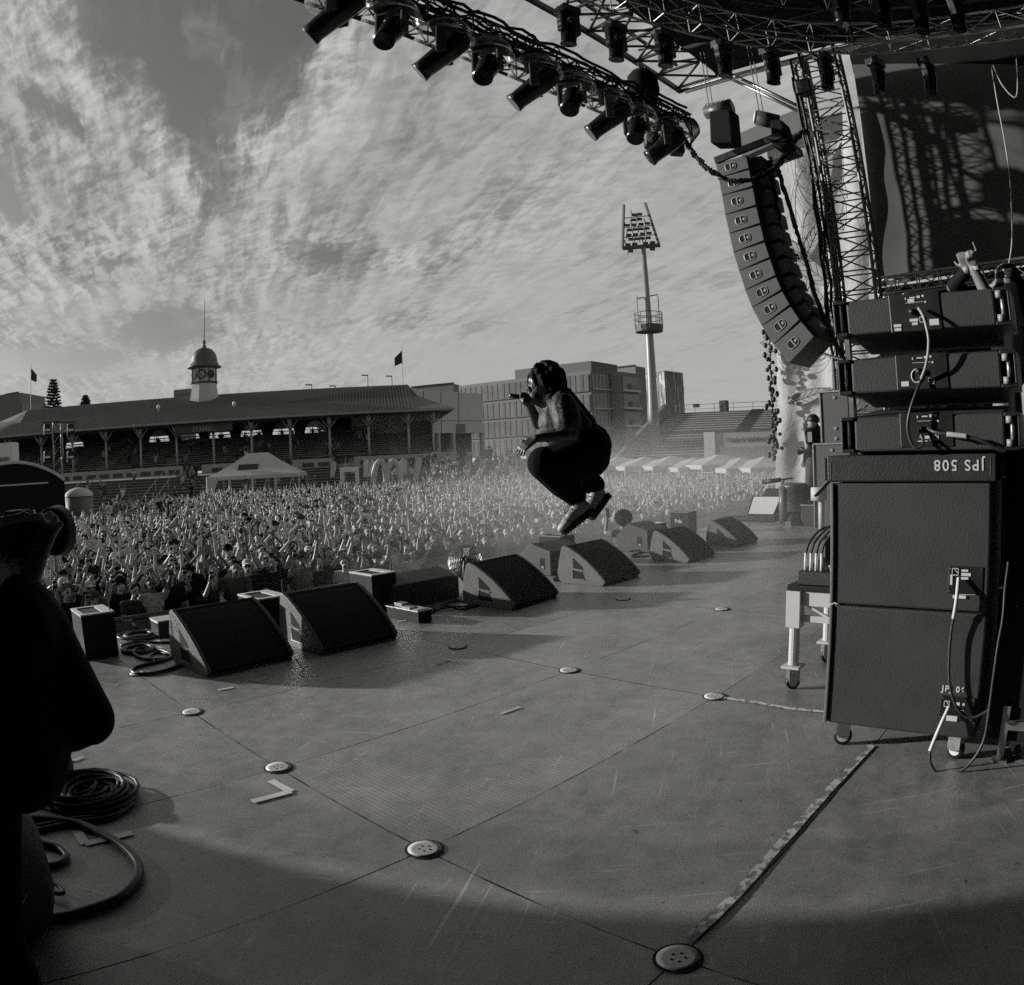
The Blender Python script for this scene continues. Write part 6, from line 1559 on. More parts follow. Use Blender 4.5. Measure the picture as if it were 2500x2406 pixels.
# open terraces with the lettered wall
A20 = math.radians(20); NB = np.array([math.cos(A20), math.sin(A20), 0]); TB = np.array([-math.sin(A20), math.cos(A20), 0])
def PB(s, d, z): return C0 + NB * d + TB * s + np.array([0, 0, z])
def SB(x, y, d):
    r_ = ray(x, y); q = CAM + r_ * d / (r_ @ NB); return (q - C0) @ TB, q[2]
ot = thing('open_terrace', 'bare concrete terraces of a stand behind the pale tents', 'terrace', PB(12, 62, -1.75))
zt_ = SB(1750, 1006, 82)[1]; zb_ = -.6; n = 24
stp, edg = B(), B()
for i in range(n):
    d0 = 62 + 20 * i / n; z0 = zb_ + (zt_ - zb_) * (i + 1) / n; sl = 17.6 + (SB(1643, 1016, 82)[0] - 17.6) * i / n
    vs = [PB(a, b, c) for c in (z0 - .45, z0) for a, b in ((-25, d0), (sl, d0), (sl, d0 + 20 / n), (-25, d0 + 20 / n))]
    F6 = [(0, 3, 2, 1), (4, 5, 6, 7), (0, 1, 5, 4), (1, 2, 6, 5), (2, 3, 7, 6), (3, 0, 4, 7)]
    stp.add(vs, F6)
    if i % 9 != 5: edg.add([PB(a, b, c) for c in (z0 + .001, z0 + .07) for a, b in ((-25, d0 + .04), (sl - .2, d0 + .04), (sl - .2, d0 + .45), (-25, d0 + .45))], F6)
obj('steps', stp, mat('dark_terrace_concrete', .12, .9, .6, .25), ot); obj('bench', edg, mat('terrace_bench', .55, .8, 1.5, .2), ot)  # steps dark grey, benches paler
ais = B()
for i in range(n // 2, n):
    d0 = 62 + 20 * i / n; z0 = zb_ + (zt_ - zb_) * (i + 1) / n; s = SB(1800 + (i - 12) * 3.0, 1030, 72)[0]
    ais.add([PB(a, b, c) for c in (z0 - .2, z0 + .09) for a, b in ((s - .7, d0 - .01), (s + .7, d0 - .01), (s + .7, d0 + .8), (s - .7, d0 + .8))], F6)
obj('aisle', ais, DARKW, ot)
sw = B().prism([PB(sl + .1, 61, -1.75), PB(17.8, 61, -1.75), PB(18, 62, .2), PB(SB(1640, 1015, 82)[0] + .4, 82, zt_ + 1.2), PB(SB(1640, 1015, 82)[0] + .4, 83, -1.75)], TB * .4)
obj('side_wall', sw, mat('mid_wall', .2, .9, 1, .2), ot)
rl2 = B(); zf = SB(1750, 986, 83)[1]
s = SB(1650, 1000, 83)[0]
rl2.bar(PB(s, 83, zf), PB(-25, 83, zf), .05); rl2.bar(PB(s, 83, zf - .5), PB(-25, 83, zf - .5), .04)
for k in range(18): rl2.bar(PB(s - 2.2 * k, 83, zt_ - .2), PB(s - 2.2 * k, 83, zf), .05)
obj('top_railing', rl2, mat('lamp_grey', 0.14, .5), ot)
s, z = SB(1768, 998, 83.5); obj('chimney', B().bar(PB(s, 83.5, zt_ - .3), PB(s, 83.5, zt_ + 1.3), .8), DARKW, ot)
p, q = SB(1693, 999, 84), SB(1708, 999, 84); obj('roof_tank', B().bar(PB(p[0], 84, zt_ + .9), PB(q[0], 84, zt_ + .9), .4), DARKW, ot)
a, zA = SB(1718, 1056, 58); zB = SB(1720, 1108, 58)[1]
lw_ = thing('lettered_wall', 'long pale hoarding lettered GARDEN OF in front of the bare terraces', 'hoarding', PB(a, 58, -1.75))
obj('panel', B().prism([PB(a - .9, 58, -1.75), PB(-20, 58, -1.75), PB(-20, 58, zA - .1), PB(a - .9, 58, zA - .1)], NB * .3), mat('hoarding_grey', .42, .8, .4, .08), lw_)
obj('end_panel', B().prism([PB(a, 57.9, -1.75), PB(a - .88, 57.9, -1.75), PB(a - .88, 57.9, zA), PB(a, 57.9, zA)], NB * .35), WHITEP, lw_)
obj('base_band', B().prism([PB(a - .9, 57.95, -1.75), PB(-20, 57.95, -1.75), PB(-20, 57.95, zB + .45), PB(a - .9, 57.95, zB + .45)], NB * .04), mat('hoarding_band', .27, .8, .4, .08), lw_)
tx = SB(1771, 1079, 57.9)
text('lettering', 'FELLR GARDEN OF F', .42, PB(tx[0], 57.93, tx[1]), -TB, (0, 0, 1), DARKW, lw_, .01, .008, 1.06)
# floodlight mast
MD = 72; mb_ = hd(1600, 1112, MD)
lm = thing('floodlight_mast', 'tall pale stadium floodlight mast with a caged platform', 'floodlight mast', (mb_[0], mb_[1], -1.75))
tp_ = hd(1566.5, 604, MD); X, Y = mb_[0], mb_[1]; zT = tp_[2]; zP = hd(1579, 793, MD)[2]
obj('mast_pole', B().lathe([(.62, -1.75), (.56, 2), (.45, zP * .6), (.36, zP), (.34, zP + .1), (.22, zT)], (X, Y, 0), 14), mat('mast_steel', .27, .45, .3, .12, metal=.2), lm, smooth=True)
pf = B(); pf.lathe([(.4, zP - .9), (1.35, zP - .75), (1.4, zP - .1), (1.3, zP - .1), (1.25, zP - .7), (.4, zP - .8)], (X, Y, 0), 16)
pf_ = obj('platform', pf, mat('mast_dark', .09, .6), lm)
rc = B()
for k in range(10): q = 2 * PI * k / 10; u_ = np.array([math.cos(q), math.sin(q), 0]) * 1.38 + np.array([X, Y, 0]); rc.bar(u_ + np.array([0, 0, zP - .5]), u_ + np.array([0, 0, zP + 1.1]), .05)
for z in (zP + .5, zP + 1.1): rc.tube([(X + 1.38 * math.cos(q), Y + 1.38 * math.sin(q), z) for q in np.linspace(0, 2 * PI, 17)[:-1]], .04, 5, True)
tt = CR.copy(); tt[2] = 0; tt /= np.linalg.norm(tt)
for o in (-1.0, 1.1): rc.bar(np.array([X, Y, zP]) + tt * o, np.array([X, Y, zP + 2.9]) + tt * o, .06)
rc.bar(np.array([X, Y, zP + 2.6]) - tt * 1.0, np.array([X, Y, zP + 3.0]) + tt * 1.1, .09)
obj('cage', rc, mat('mast_dark', .09, .6), pf_)
z7f = lambda x, y: (1500 + x * .18018, 480 + y * .18018)
def mp(x, y): 
    r_ = ray(*z7f(x, y)); nn_ = np.array([CF[0], CF[1], 0]); nn_ = np.array([-tt[1], tt[0], 0]); return CAM + r_ * ((np.array([X, Y, 0]) - CAM) @ nn_ / (r_ @ nn_))
hf_ = B(); hf_.bar(mp(110, 705), mp(618, 662), .34); hf_.bar(mp(112, 705), mp(127, 112), .2); hf_.bar(mp(608, 662), mp(415, 85), .2)
for p, q in (((118, 557), (555, 520)), ((122, 428), (515, 392)), ((127, 295), (465, 262))): hf_.bar(mp(*p), mp(*q), .07)
hf = obj('head_frame', hf_, mat('mast_dark', .09, .6), lm)
heads = [(265, 250), (340, 242), (258, 318), (338, 308), (175, 392), (262, 385), (360, 376), (445, 366), (205, 455), (283, 447), (360, 440), (440, 432), (195, 525), (285, 517), (380, 508), (467, 498), (225, 582), (303, 575), (378, 568), (458, 562), (182, 655), (275, 645), (420, 635), (515, 625), (218, 742), (514, 715)]
for x, y in heads:
    p = mp(x, y); h = B(); h.obox(p, tt, np.array([-tt[1], tt[0], .0]), np.array([0, 0, 1.0]), .42 * 1.2, .35, .2); h.bar(p - tt * .22, p - tt * .3 + np.array([0, 0, .5 if (x + y) % 2 else -.4]), .07)
    obj('floodlight', h, mat('mast_dark', .09, .6), hf)
# barrier along the pit, front of the crowd
PITM = mat('pit_barrier_steel', .30, .45, 5, .25, metal=.6)
xx = -4.0; k = 0
while xx < 31:
    L = 1.2; b = B(); y = 6.55
    b.bar((xx, y, -.55), (xx + L, y, -.55), .06, .05); b.box(xx + .02, xx + L - .02, y - .03, y - .01, -1.7, -.6); b.bar((xx + .02, y - .05, -1.75), (xx + .02, y - .05, -.58), .05); b.bar((xx + .4, y - .05, -1.75), (xx + .4, y - .05, -.6), .035); b.bar((xx + .8, y - .05, -1.75), (xx + .8, y - .05, -.6), .035)
    b.bar((xx + .1, y - .05, -.7), (xx + .1, y - 1.0, -1.7), .04); b.box(xx + .02, xx + L - .02, y - 1.05, y, -1.74, -1.71)
    tag(obj('pit_barrier', b, PITM, loc=(xx, y, -1.75)), 'steel pit barrier section that the front row of the crowd leans on', 'barrier', 'pit barrier sections before the front row')
    xx += 1.21; k += 1

# ================================================================== people: one continuous skin grown over the limbs
def blob(name, prims, voxel, smooth=4, mats=(), parent=None, decim=None, tagmats=True, lam=0.5):
    """prims: ('c', a, b, ra, rb, tag) tapered limb | ('e', c, radii, R, tag) ellipsoid -> one fused mesh, faces tagged by the nearest primitive"""
    b = B()
    for p in prims:
        if p[0] == 'c':
            a, q = np.asarray(p[1], float), np.asarray(p[2], float)
            b.sph(a, p[3], 12, 8); b.sph(q, p[4], 12, 8); b.cyl(a, q, p[3], p[4], 12)
        else:
            b.sph(p[1], p[2], 18, 12, p[3])
    me = bpy.data.meshes.new(name); me.from_pydata(b.v, [], b.f); me.update()
    import bmesh
    bm = bmesh.new(); bm.from_mesh(me); bmesh.ops.remove_doubles(bm, verts=bm.verts, dist=1e-6); bmesh.ops.recalc_face_normals(bm, faces=bm.faces); bm.to_mesh(me); bm.free()
    o = bpy.data.objects.new(name, me); COL.objects.link(o)
    r = o.modifiers.new('r', 'REMESH'); r.mode = 'VOXEL'; r.voxel_size = voxel
    if smooth:
        s = o.modifiers.new('s', 'SMOOTH'); s.factor = lam; s.iterations = smooth
    if decim:
        d = o.modifiers.new('d', 'DECIMATE'); d.ratio = decim
    bpy.context.view_layer.update()
    m2 = bpy.data.meshes.new_from_object(o.evaluated_get(bpy.context.evaluated_depsgraph_get()))
    COL.objects.unlink(o); bpy.data.objects.remove(o); bpy.data.meshes.remove(me)
    n = len(m2.polygons)
    m2.materials.clear()
    for m in mats: m2.materials.append(m)
    if tagmats:
        c = np.empty(n * 3); m2.polygons.foreach_get('center', c); c = c.reshape(-1, 3)
        best = np.full(n, 1e9); tg = np.zeros(n, int)
        for p in prims:
            if p[0] == 'c':
                a, q = np.asarray(p[1], float), np.asarray(p[2], float); d = q - a; t = np.clip(((c - a) @ d) / (d @ d + 1e-12), 0, 1)
                dist = np.linalg.norm(c - a - t[:, None] * d, axis=1) - (p[3] + (p[4] - p[3]) * t)
            else:
                R = np.eye(3) if p[3] is None else np.asarray(p[3], float); rad = np.array(p[2], float) * np.ones(3)
                l = (c - np.asarray(p[1], float)) @ R; k0 = np.linalg.norm(l / rad, axis=1); k1 = np.linalg.norm(l / rad ** 2, axis=1) + 1e-9
                dist = k0 * (k0 - 1) / k1
            pr = p[5] if p[0] == 'c' else p[4]
            w = dist < best; best = np.where(w, dist, best); tg = np.where(w, pr, tg)
        m2.polygons.foreach_set('material_index', tg.astype('i4'))
    m2.polygons.foreach_set('use_smooth', np.ones(n, bool))
    m2.update(); m2.name = name
    return m2
def put(name, me, parent=None, **tg):
    o = bpy.data.objects.new(name, me); COL.objects.link(o); o.parent = parent
    if parent is not None:
        off = origin(parent); o.location = [-q for q in off]
    return tag(o, **tg)
def hand(w, d, up, size, tagi, spread=0.5, curl=0.0, thumb=1, r=0.0088):
    """wrist point, pointing direction, back-of-hand normal"""
    w, d, up = (np.asarray(q, float) for q in (w, d, up)); d = d / np.linalg.norm(d); up = up - d * (up @ d); up /= np.linalg.norm(up); s = np.cross(up, d) * thumb
    k = size / 0.185; P = []
    pc = w + d * 0.045 * k
    for i in (-1.3, -.4, .4, 1.3): P.append(('c', w + s * i * .012 * k + d * .008 * k, w + d * 0.088 * k + s * i * 0.024 * k, .014 * k, .0115 * k, tagi))
    for i, L in ((-1.5, .062), (-.5, .075), (.5, .083), (1.5, .072)):
        b0 = w + d * .088 * k + s * i * .0205 * k; a = i * spread * .22; dd = d * math.cos(a) + s * math.sin(a)
        c1, c2 = curl * .9, curl * 1.9
        e1 = b0 + (dd * math.cos(c1) - up * math.sin(c1)) * L * .5 * k; e2 = e1 + (dd * math.cos(c2) - up * math.sin(c2)) * L * .5 * k
        P += [('c', b0, e1, r * k * 1.1, r * k, tagi), ('c', e1, e2, r * k, r * k * .85, tagi)]
    t0 = w + d * .03 * k + s * .03 * k; t1 = t0 + (d * .6 + s * .75 - up * .3 * curl) * .038 * k; t2 = t1 + (d * .85 + s * .35 - up * .8 * curl) * .032 * k
    P += [('c', t0, t1, .0125 * k, .0105 * k, tagi), ('c', t1, t2, .0105 * k, .009 * k, tagi)]
    return P
def rot(ax, a):
    return np.array(Matrix.Rotation(a, 3, Vector(ax)))
SKIND = mat('dark_skin', 0.062, 0.42, 6, 0.2, spec=0.5); SKINM = mat('mid_skin', 0.22, 0.5, 8, 0.15); SKINL = mat('light_skin', 0.36, 0.5, 8, 0.15)
HAIRD = mat('dark_hair', 0.006, 0.75, 30, 0.4, 0.8, 90, spec=.2)

# ------------------------------------------------------------------ the singer in mid-jump
JD = 5.3
def jx(x, y, o=0.0):           # pixel of the region (1200,850)-(1560,1350), depth offset
    return atd(1200 + x * .26509, 850 + y * .26509, JD + o)
jr, ju, jf = CR.copy(), CU.copy(), ray(1390, 1100)
SH = mat('patterned_shirt', 0.02, 0.6)
def shirt_mat():
    m = bpy.data.materials.new('leopard_shirt'); m.use_nodes = True; nt = NT(m.node_tree); bs = m.node_tree.nodes['Principled BSDF']
    oc = nt.n('ShaderNodeTexCoord').outputs['Object']
    v = nt.n('ShaderNodeTexVoronoi', {'Vector': oc, 'Scale': 46.0}, feature='DISTANCE_TO_EDGE').outputs['Distance']
    k = nt.sstep(v, 0.05, 0.13, 1.0, 0.0)
    k = nt.m('MULTIPLY', k, nt.sstep(nt.noise(oc, 38, 2, .5), .42, .52))
    nt.link(grey(nt, nt.mix(k, 0.005, 0.06)), bs.inputs['Base Color']); bs.inputs['Roughness'].default_value = .6
    nb = nt.noise(oc, 14, 3, .6, 1.0); bp = nt.n('ShaderNodeBump', {'Height': nb, 'Strength': .7, 'Distance': .02}); nt.link(bp.outputs[0], bs.inputs['Normal'])
    return m
LEO = shirt_mat()
PANT = mat('black_trousers', 0.0042, 0.85, 9, 0.3, 0.6, 11, spec=.12)
singer = thing('person', 'singer in black jumping high with knees tucked up, shouting into a microphone', 'person', onz(1390, 1500, 0))
hip = jx(885, 930); hipN, hipF = hip - jf * .10, hip + jf * .10
chest = jx(640, 690); neck = jx(560, 470); head = jx(478, 345, -.01)
shN, shF = jx(665, 545, -.17), jx(600, 545, .19)
elN, wrN = jx(745, 800, -.26), jx(415, 832, -.34)
elF = jx(430, 700, .30); wrF = jx(352, 520, .10)
sk = [('e', head + np.array([0, 0, .03]), (.078, .098, .10), np.stack([jf, jr, ju], 1), 0), ('e', jx(425, 440), (.055, .062, .07), np.stack([jf, jr, ju], 1), 0),
      ('c', jx(395, 350), jx(366, 392), .014, .019, 0), ('c', jx(432, 500), jx(450, 505), .03, .034, 0), ('c', jx(395, 420), jx(398, 430), .019, .017, 0), ('c', jx(410, 466), jx(412, 470), .018, .016, 0),
      ('c', jx(375, 318), jx(385, 300), .03, .04, 0),
      ('c', neck, jx(500, 420), .062, .056, 0), ('c', neck, chest, .09, .14, 0), ('c', chest, jx(800, 860), .15, .14, 0), ('c', jx(800, 860), hip, .14, .15, 0), ('c', shN, shF, .075, .075, 0),
      ('c', shN, elN, .062, .048, 0), ('c', elN, wrN, .046, .029, 0), ('c', shF, elF, .058, .044, 0), ('c', elF, wrF, .043, .03, 0),
      ('c', hipN, jx(430, 1070, -.16), .095, .065, 0), ('c', jx(430, 1070, -.16), jx(775, 1400, -.08), .06, .04, 0), ('c', hipF, jx(560, 1090, .14), .095, .065, 0), ('c', jx(560, 1090, .14), jx(980, 1262, .10), .058, .04, 0)]
sk += hand(wrN, jx(300, 905, -.36) - wrN, -jf * .7 + ju * .9, .19, 0, .55, .42, -1)
# fist round the microphone
mica, micb = jx(165, 438, .02), jx(372, 470, .0)
md = (micb - mica) / np.linalg.norm(micb - mica); mu = ju - md * (ju @ md); mu /= np.linalg.norm(mu); mv = np.cross(md, mu)
fc_ = jx(318, 458, .01)
sk += [('c', wrF, fc_ - mu * .03 + mv * .03, .03, .028, 0)]
for i in range(4):
    c = fc_ + md * (-.036 + .023 * i)
    arc = [c + .030 * (math.cos(q) * -jf + math.sin(q) * mu) for q in (-1.9, -.8, .2, 1.2, 2.2)]
    for p, q in zip(arc, arc[1:]): sk.append(('c', p, q, .0105, .0105, 0))
    sk.append(('c', fc_ - mu * .03 + jf * .015, arc[0], .014, .0105, 0))
sk += [('c', fc_ + md * .03 - mu * .01 - jf * .0, jx(352, 392, -.02), .014, .011, 0), ('c', jx(352, 392, -.02), jx(338, 362, -.02), .011, .009, 0)]
put('body', blob('body', sk, .0078, 5, [SKIND]), singer)
eye = B(); eye.sph(jx(385, 340, -.045), (.006, .012, .008), 10, 6, np.stack([jf, jr, ju], 1)); obj('eye', eye, mat('eye_white', .5, .2), singer, smooth=True)
gl_ = B(); c = jx(392, 352, -.06); gl_.tube([c + .024 * (math.cos(q) * (jr * .8 - jf * .5) + math.sin(q) * ju) for q in np.linspace(0, 2 * PI, 17)[:-1]], .0026, 5, True); gl_.tube([jx(402, 345, -.06), jx(470, 330, -.105)], .003, 5)
obj('glasses', gl_, STEEL, singer, smooth=True)
# hair: thick short locks
rnd = random.Random(5); hp = [('e', jx(505, 285), (.10, .118, .095), np.stack([jf, jr, ju], 1), 0), ('e', jx(580, 300), (.085, .085, .085), np.stack([jf, jr, ju], 1), 0)]
for k in range(64):
    a, e_ = rnd.uniform(-2.6, 2.6), rnd.uniform(.0, 1.35)
    d0 = math.cos(e_) * (math.cos(a) * jr + math.sin(a) * jf) + math.sin(e_) * ju
    base_ = jx(510, 290) + d0 * np.array(.085)
    out = d0 * .04; end = base_ + out + np.array([0, 0, -1]) * rnd.uniform(.03, .10) * (1.3 - e_ * .5) + jr * rnd.uniform(0, .025)
    if (end - jx(430, 420)) @ jr < -.02 and (end - jx(430, 400))[2] < 0.02: continue
    hp += [('c', base_, base_ + out, .022, .019, 0), ('c', base_ + out, end, .019, .013, 0)]
hp += [('c', jx(400, 215), jx(352, 265), .024, .02, 0), ('c', jx(352, 265), jx(345, 312), .02, .015, 0), ('c', jx(620, 210), jx(640, 275), .03, .022, 0), ('c', jx(600, 330), jx(690, 385), .05, .02, 0), ('c', jx(560, 300), jx(640, 400), .07, .05, 0)]
for k in range(46):
    u_, v_ = rnd.random(), rnd.random()
    s0 = jx(540 + 90 * u_, 190 + 90 * v_, rnd.uniform(-.09, .09)); s1 = s0 + (jr * rnd.uniform(.0, .05) - ju * rnd.uniform(.05, .13) + jf * rnd.uniform(-.03, .03)); hp += [('c', s0, s1, .018, .009, 0)]
for k in range(30):
    q = rnd.uniform(.3, 2.9); c = jx(500, 285, rnd.uniform(-.05, .05)); s0 = c + (math.cos(q) * jr + math.sin(q) * ju) * .09; hp += [('c', s0, s0 + (math.cos(q) * jr + math.sin(q) * ju) * rnd.uniform(.015, .035) + jr * rnd.uniform(-.02, .02), .012, .007, 0)]
for k in range(16):
    s0 = jx(600 + 50 * rnd.random(), 290 + 40 * rnd.random(), rnd.uniform(-.06, .06)); hp += [('c', s0, jx(640 + 60 * rnd.random(), 350 + 50 * rnd.random(), rnd.uniform(-.06, .06)), .022, .010, 0)]
put('hair', blob('hair', hp, .007, 1, [HAIRD]), singer)
sp_ = [('c', jx(590, 500), chest, .10, .155, 0), ('c', shN, shF, .085, .08, 0), ('c', chest, jx(720, 800), .17, .16, 0), ('c', jx(720, 800), jx(840, 850), .165, .15, 0), ('c', jx(560, 520, -.05), jx(540, 760, -.04), .055, .075, 0), ('c', jx(550, 540, .1), jx(530, 740, .1), .06, .07, 0),
       ('c', jx(590, 870, -.02), jx(575, 905, -.02), .05, .025, 0), ('c', shN, jx(700, 690, -.23), .098, .10, 0), ('c', shF, jx(540, 650, .24), .08, .085, 0), ('c', jx(700, 400), jx(905, 690), .03, .05, 0), ('c', jx(655, 480, -.1), jx(850, 720, -.12), .07, .06, 0)]
so_ = put('shirt', blob('shirt', sp_, .009, 5, [LEO]), singer); so_.data.update()
pp_ = [('c', jx(850, 860, -.02), jx(900, 900), .15, .165, 0), ('c', jx(960, 800), jx(985, 880), .06, .07, 0), ('c', hipN + jr * .01, jx(480, 1062, -.16), .158, .098, 0), ('c', jx(880, 1020, -.08), jx(620, 1110, -.16), .15, .12, 0), ('c', jx(480, 1062, -.16), jx(655, 1240, -.12), .118, .108, 0), ('c', jx(655, 1240, -.12), jx(772, 1362, -.09), .108, .08, 0),
       ('c', hipF, jx(600, 1085, .14), .15, .10, 0), ('c', jx(600, 1085, .14), jx(860, 1215, .10), .10, .085, 0), ('c', jx(860, 1215, .10), jx(948, 1262, .10), .088, .078, 0), ('c', jx(930, 1010, .0), jx(880, 1100, 0), .13, .08, 0)]
put('trousers', blob('trousers', pp_, .009, 6, [PANT]), singer)
SHOE = mat('pale_boot_leather', 0.30, 0.5, 14, 0.25, 0.3, 60); SOLE = mat('boot_sole', 0.012, 0.7, 20, .3); LACE = mat('boot_lace', .02, .6)
def boot(heel, toe, ank, upv, nm):
    d = toe - heel; L = np.linalg.norm(d); d /= L; up = upv - d * (upv @ d); up /= np.linalg.norm(up); s = np.cross(d, up)
    R = np.stack([d, s, up], 1)
    pr = [('e', heel + d * .055 + up * .035, (.06, .042, .055), R, 0), ('c', heel + d * .06 + up * .03, heel + d * (L - .07) + up * .022, .045, .042, 0), ('e', toe - d * .06 + up * .015, (.07, .048, .035), R, 0), ('c', heel + d * .06 + up * .06, ank, .047, .05, 0), ('c', heel + d * .08 + up * .05, heel + d * .16 + up * .035, .045, .042, 0)]
    bt_ = put('boot', blob('boot', pr, .007, 4, [SHOE]), singer)
    sb = B(); n = 22; e1 = []
    for k in range(n):
        q = 2 * PI * k / n; w = .05 + .006 * math.cos(q); e1.append(heel + d * (L / 2 + (L / 2 + .01) * math.copysign(abs(math.cos(q)) ** .7, math.cos(q))) + s * w * math.copysign(abs(math.sin(q)) ** .7, math.sin(q)) - up * .028)
    sb.prism(e1, up * .026)
    for k in range(13):
        for o in (-.03, .03): sb.obox(heel + d * (L * (k + .5) / 13) + s * o - up * .034, d, s, up, L / 13 * .55, .045, .016)
    obj('sole', sb, SOLE, bt_); obj('toe_cap', B().sph(toe - d * .055 + up * .014, (.071, .0495, .0365), 16, 10, R, v0=0, v1=1), mat('pale_toe', .42, .5, 14, .2), bt_, smooth=True) if nm == 'near' else None
    lb = B()
    for k in range(5): p = heel + d * (.10 + .025 * k) + up * (.088 - .012 * k); lb.tube([p - s * .03, p + up * .006, p + s * .03], .004, 5)
    p = ank + d * .04
    lb.tube(smoothpath([p, p + d * .04 + up * .0 + s * .02, p + d * .075 - up * .02, p + d * .06 - up * .05], 5), .0035, 5); lb.tube(smoothpath([p, p + d * .05 - up * .02 - s * .02, p + d * .07 - up * .045], 5), .0035, 5)
    obj('lace', lb, LACE, bt_, smooth=True)
boot(jx(925, 1468, -.09), jx(640, 1688, -.12), jx(775, 1400, -.09), np.array([-1.0, 0, 0]) * 0 + (-jr * .62 + ju * .78), 'near')
boot(jx(1062, 1335, .10), jx(900, 1560, .07), jx(985, 1275, .10), (-jr * .80 + ju * .58), 'far')
t = thing('microphone', 'handheld wireless microphone gripped at the mouth of the jumping singer', 'microphone', mica)
obj('handle', B().lathe([(.0, 0), (.015, .002), (.0175, .01), (.0175, .10), (.02, .20), (.022, .225)], mica, 16, ax=md), mat('mic_metal', .10, .3, metal=.7), t, smooth=True)
obj('end_ring', B().lathe([(.0182, .012), (.0182, .03)], mica, 16, ax=md), STEEL, t)
obj('head', B().sph(micb - md * .018, (.027, .027, .027), 16, 10), mat('mic_mesh', .05, .5, 40, .3), t, smooth=True)

# ------------------------------------------------------------------ dark-clothed person at the left edge, seen from behind
pd = 1.85
def px_(x, y, o=0.0): return atd(x, y, 1.9 + o)
lf = ray(60, 1600); lf2 = np.array([lf[0], lf[1], 0]) / math.hypot(lf[0], lf[1]); lr2 = np.array([lf2[1], -lf2[0], 0]); lu2 = np.array([0, 0, 1.0]); RL = np.stack([lr2, lf2, lu2], 1)
left = thing('person', 'photographer in a dark jacket raising a camera, half cut off at the near edge', 'person', (px_(30, 1880)[0], px_(30, 1880)[1], 0))
JACK = mat('dark_jacket', 0.0085, 0.8, 7, 0.4, 0.5, 12, spec=.2)
hd_ = px_(48, 1322); wz = px_(40, 1800)[2]
w3 = lambda x, y, o=0: px_(x, y, o)
foot = np.array([px_(-150, 1880)[0], px_(-150, 1880)[1], 0.0])
hd_ = w3(-82, 1296)
sk = [('e', hd_, (.085, .10, .115), RL, 0), ('e', w3(-45, 1350, .05), (.05, .055, .06), RL, 0), ('c', w3(-70, 1380, .01), w3(-60, 1470), .06, .066, 0), ('c', w3(-50, 1470), w3(-20, 1620), .12, .15, 0),
      ('c', w3(-20, 1620), w3(0, 1840), .15, .14, 0), ('c', w3(40, 1540), w3(-110, 1540), .07, .07, 0), ('c', w3(45, 1560, -.02), w3(215, 1765, -.04), .055, .045, 0), ('c', w3(215, 1765, -.04), w3(72, 1420, .03), .044, .031, 0),
      ('c', w3(-112, 1540), w3(-130, 1700, .1), .055, .045, 0), ('c', w3(-130, 1700, .1), w3(10, 1420, .12), .042, .032, 0),
      ('c', w3(-60, 1860), foot + np.array([0, 0, .46]), .09, .06, 0), ('c', foot + np.array([0, 0, .46]), foot + np.array([0, 0, .08]), .055, .04, 0), ('c', foot + np.array([0, 0, .05]), foot + lf2 * .17 + np.array([0, 0, .035]), .045, .035, 0),
      ('c', w3(-110, 1860), foot - lr2 * .18 + np.array([0, 0, .46]), .09, .06, 0), ('c', foot - lr2 * .18 + np.array([0, 0, .46]), foot - lr2 * .2 + np.array([0, 0, .08]), .055, .04, 0), ('c', foot - lr2 * .2 + np.array([0, 0, .05]), foot - lr2 * .22 + lf2 * .17 + np.array([0, 0, .035]), .045, .035, 0)]
# near hand wraps the lens from below, far hand the camera body
hw0, hd0 = w3(72, 1420, .03), w3(88, 1345, .03) - w3(72, 1420, .03); hd0 /= np.linalg.norm(hd0)
sk += hand(hw0, hd0, -lf2 * .75 - lr2 * .66, .21, 0, .25, .35, 1, .0105)
sk += hand(w3(10, 1420, .12), w3(35, 1300, .12) - w3(10, 1420, .12), -lf2, .20, 0, .25, .5, -1, .0105)
sk += [('c', w3(30, 1268, .02), w3(98, 1262, .02), .014, .012, 0), ('c', w3(98, 1262, .02), w3(114, 1285, .03), .012, .010, 0), ('c', w3(5, 1275, .02), w3(60, 1258, .02), .014, .012, 0)]
put('body', blob('body', sk, .0085, 5, [SKINL]), left)
hp = [('e', hd_ + lu2 * .035 - lf2 * .02, (.098, .112, .105), RL, 0), ('e', hd_ - lf2 * .06 - lu2 * .03, (.08, .06, .09), RL, 0)]
put('hair', blob('hair', hp, .01, 3, [HAIRD]), left)
CAMB = mat('camera_black', .011, .45, 12, .3, .2, 90)
ct_ = thing('photo_camera', 'black camera with a big round lens raised by the bystander at the near edge', 'camera', w3(60, 1300, .05))
cx_ = lr2 * .80 + lf2 * .60; cx_ /= np.linalg.norm(cx_); cz_ = lu2; cy_ = np.cross(cz_, cx_)
obj('camera_body', B().obox(w3(48, 1310, .09), cx_, cy_, cz_, .075, .13, .105).obox(w3(44, 1262, .09), cx_, cy_, cz_, .06, .06, .035), CAMB, ct_, bevel=.008)
l0 = w3(70, 1306, .08); 
ln = obj('lens', B().lathe([(.036, 0), (.038, .03), (.041, .032), (.041, .06), (.047, .075)], l0, 22, ax=cx_), CAMB, ct_, smooth=True)
obj('lens_hood', B().lathe([(.045, .07), (.062, .078), (.067, .118), (.063, .118), (.056, .08)], l0, 26, ax=cx_), CAMB, ct_, smooth=True)
obj('strap', B().tube(smoothpath([w3(30, 1335, .06), w3(10, 1400, .0), w3(45, 1432, -.04), w3(100, 1438, -.03)], 6), .006, 5), RUBBER, ct_)
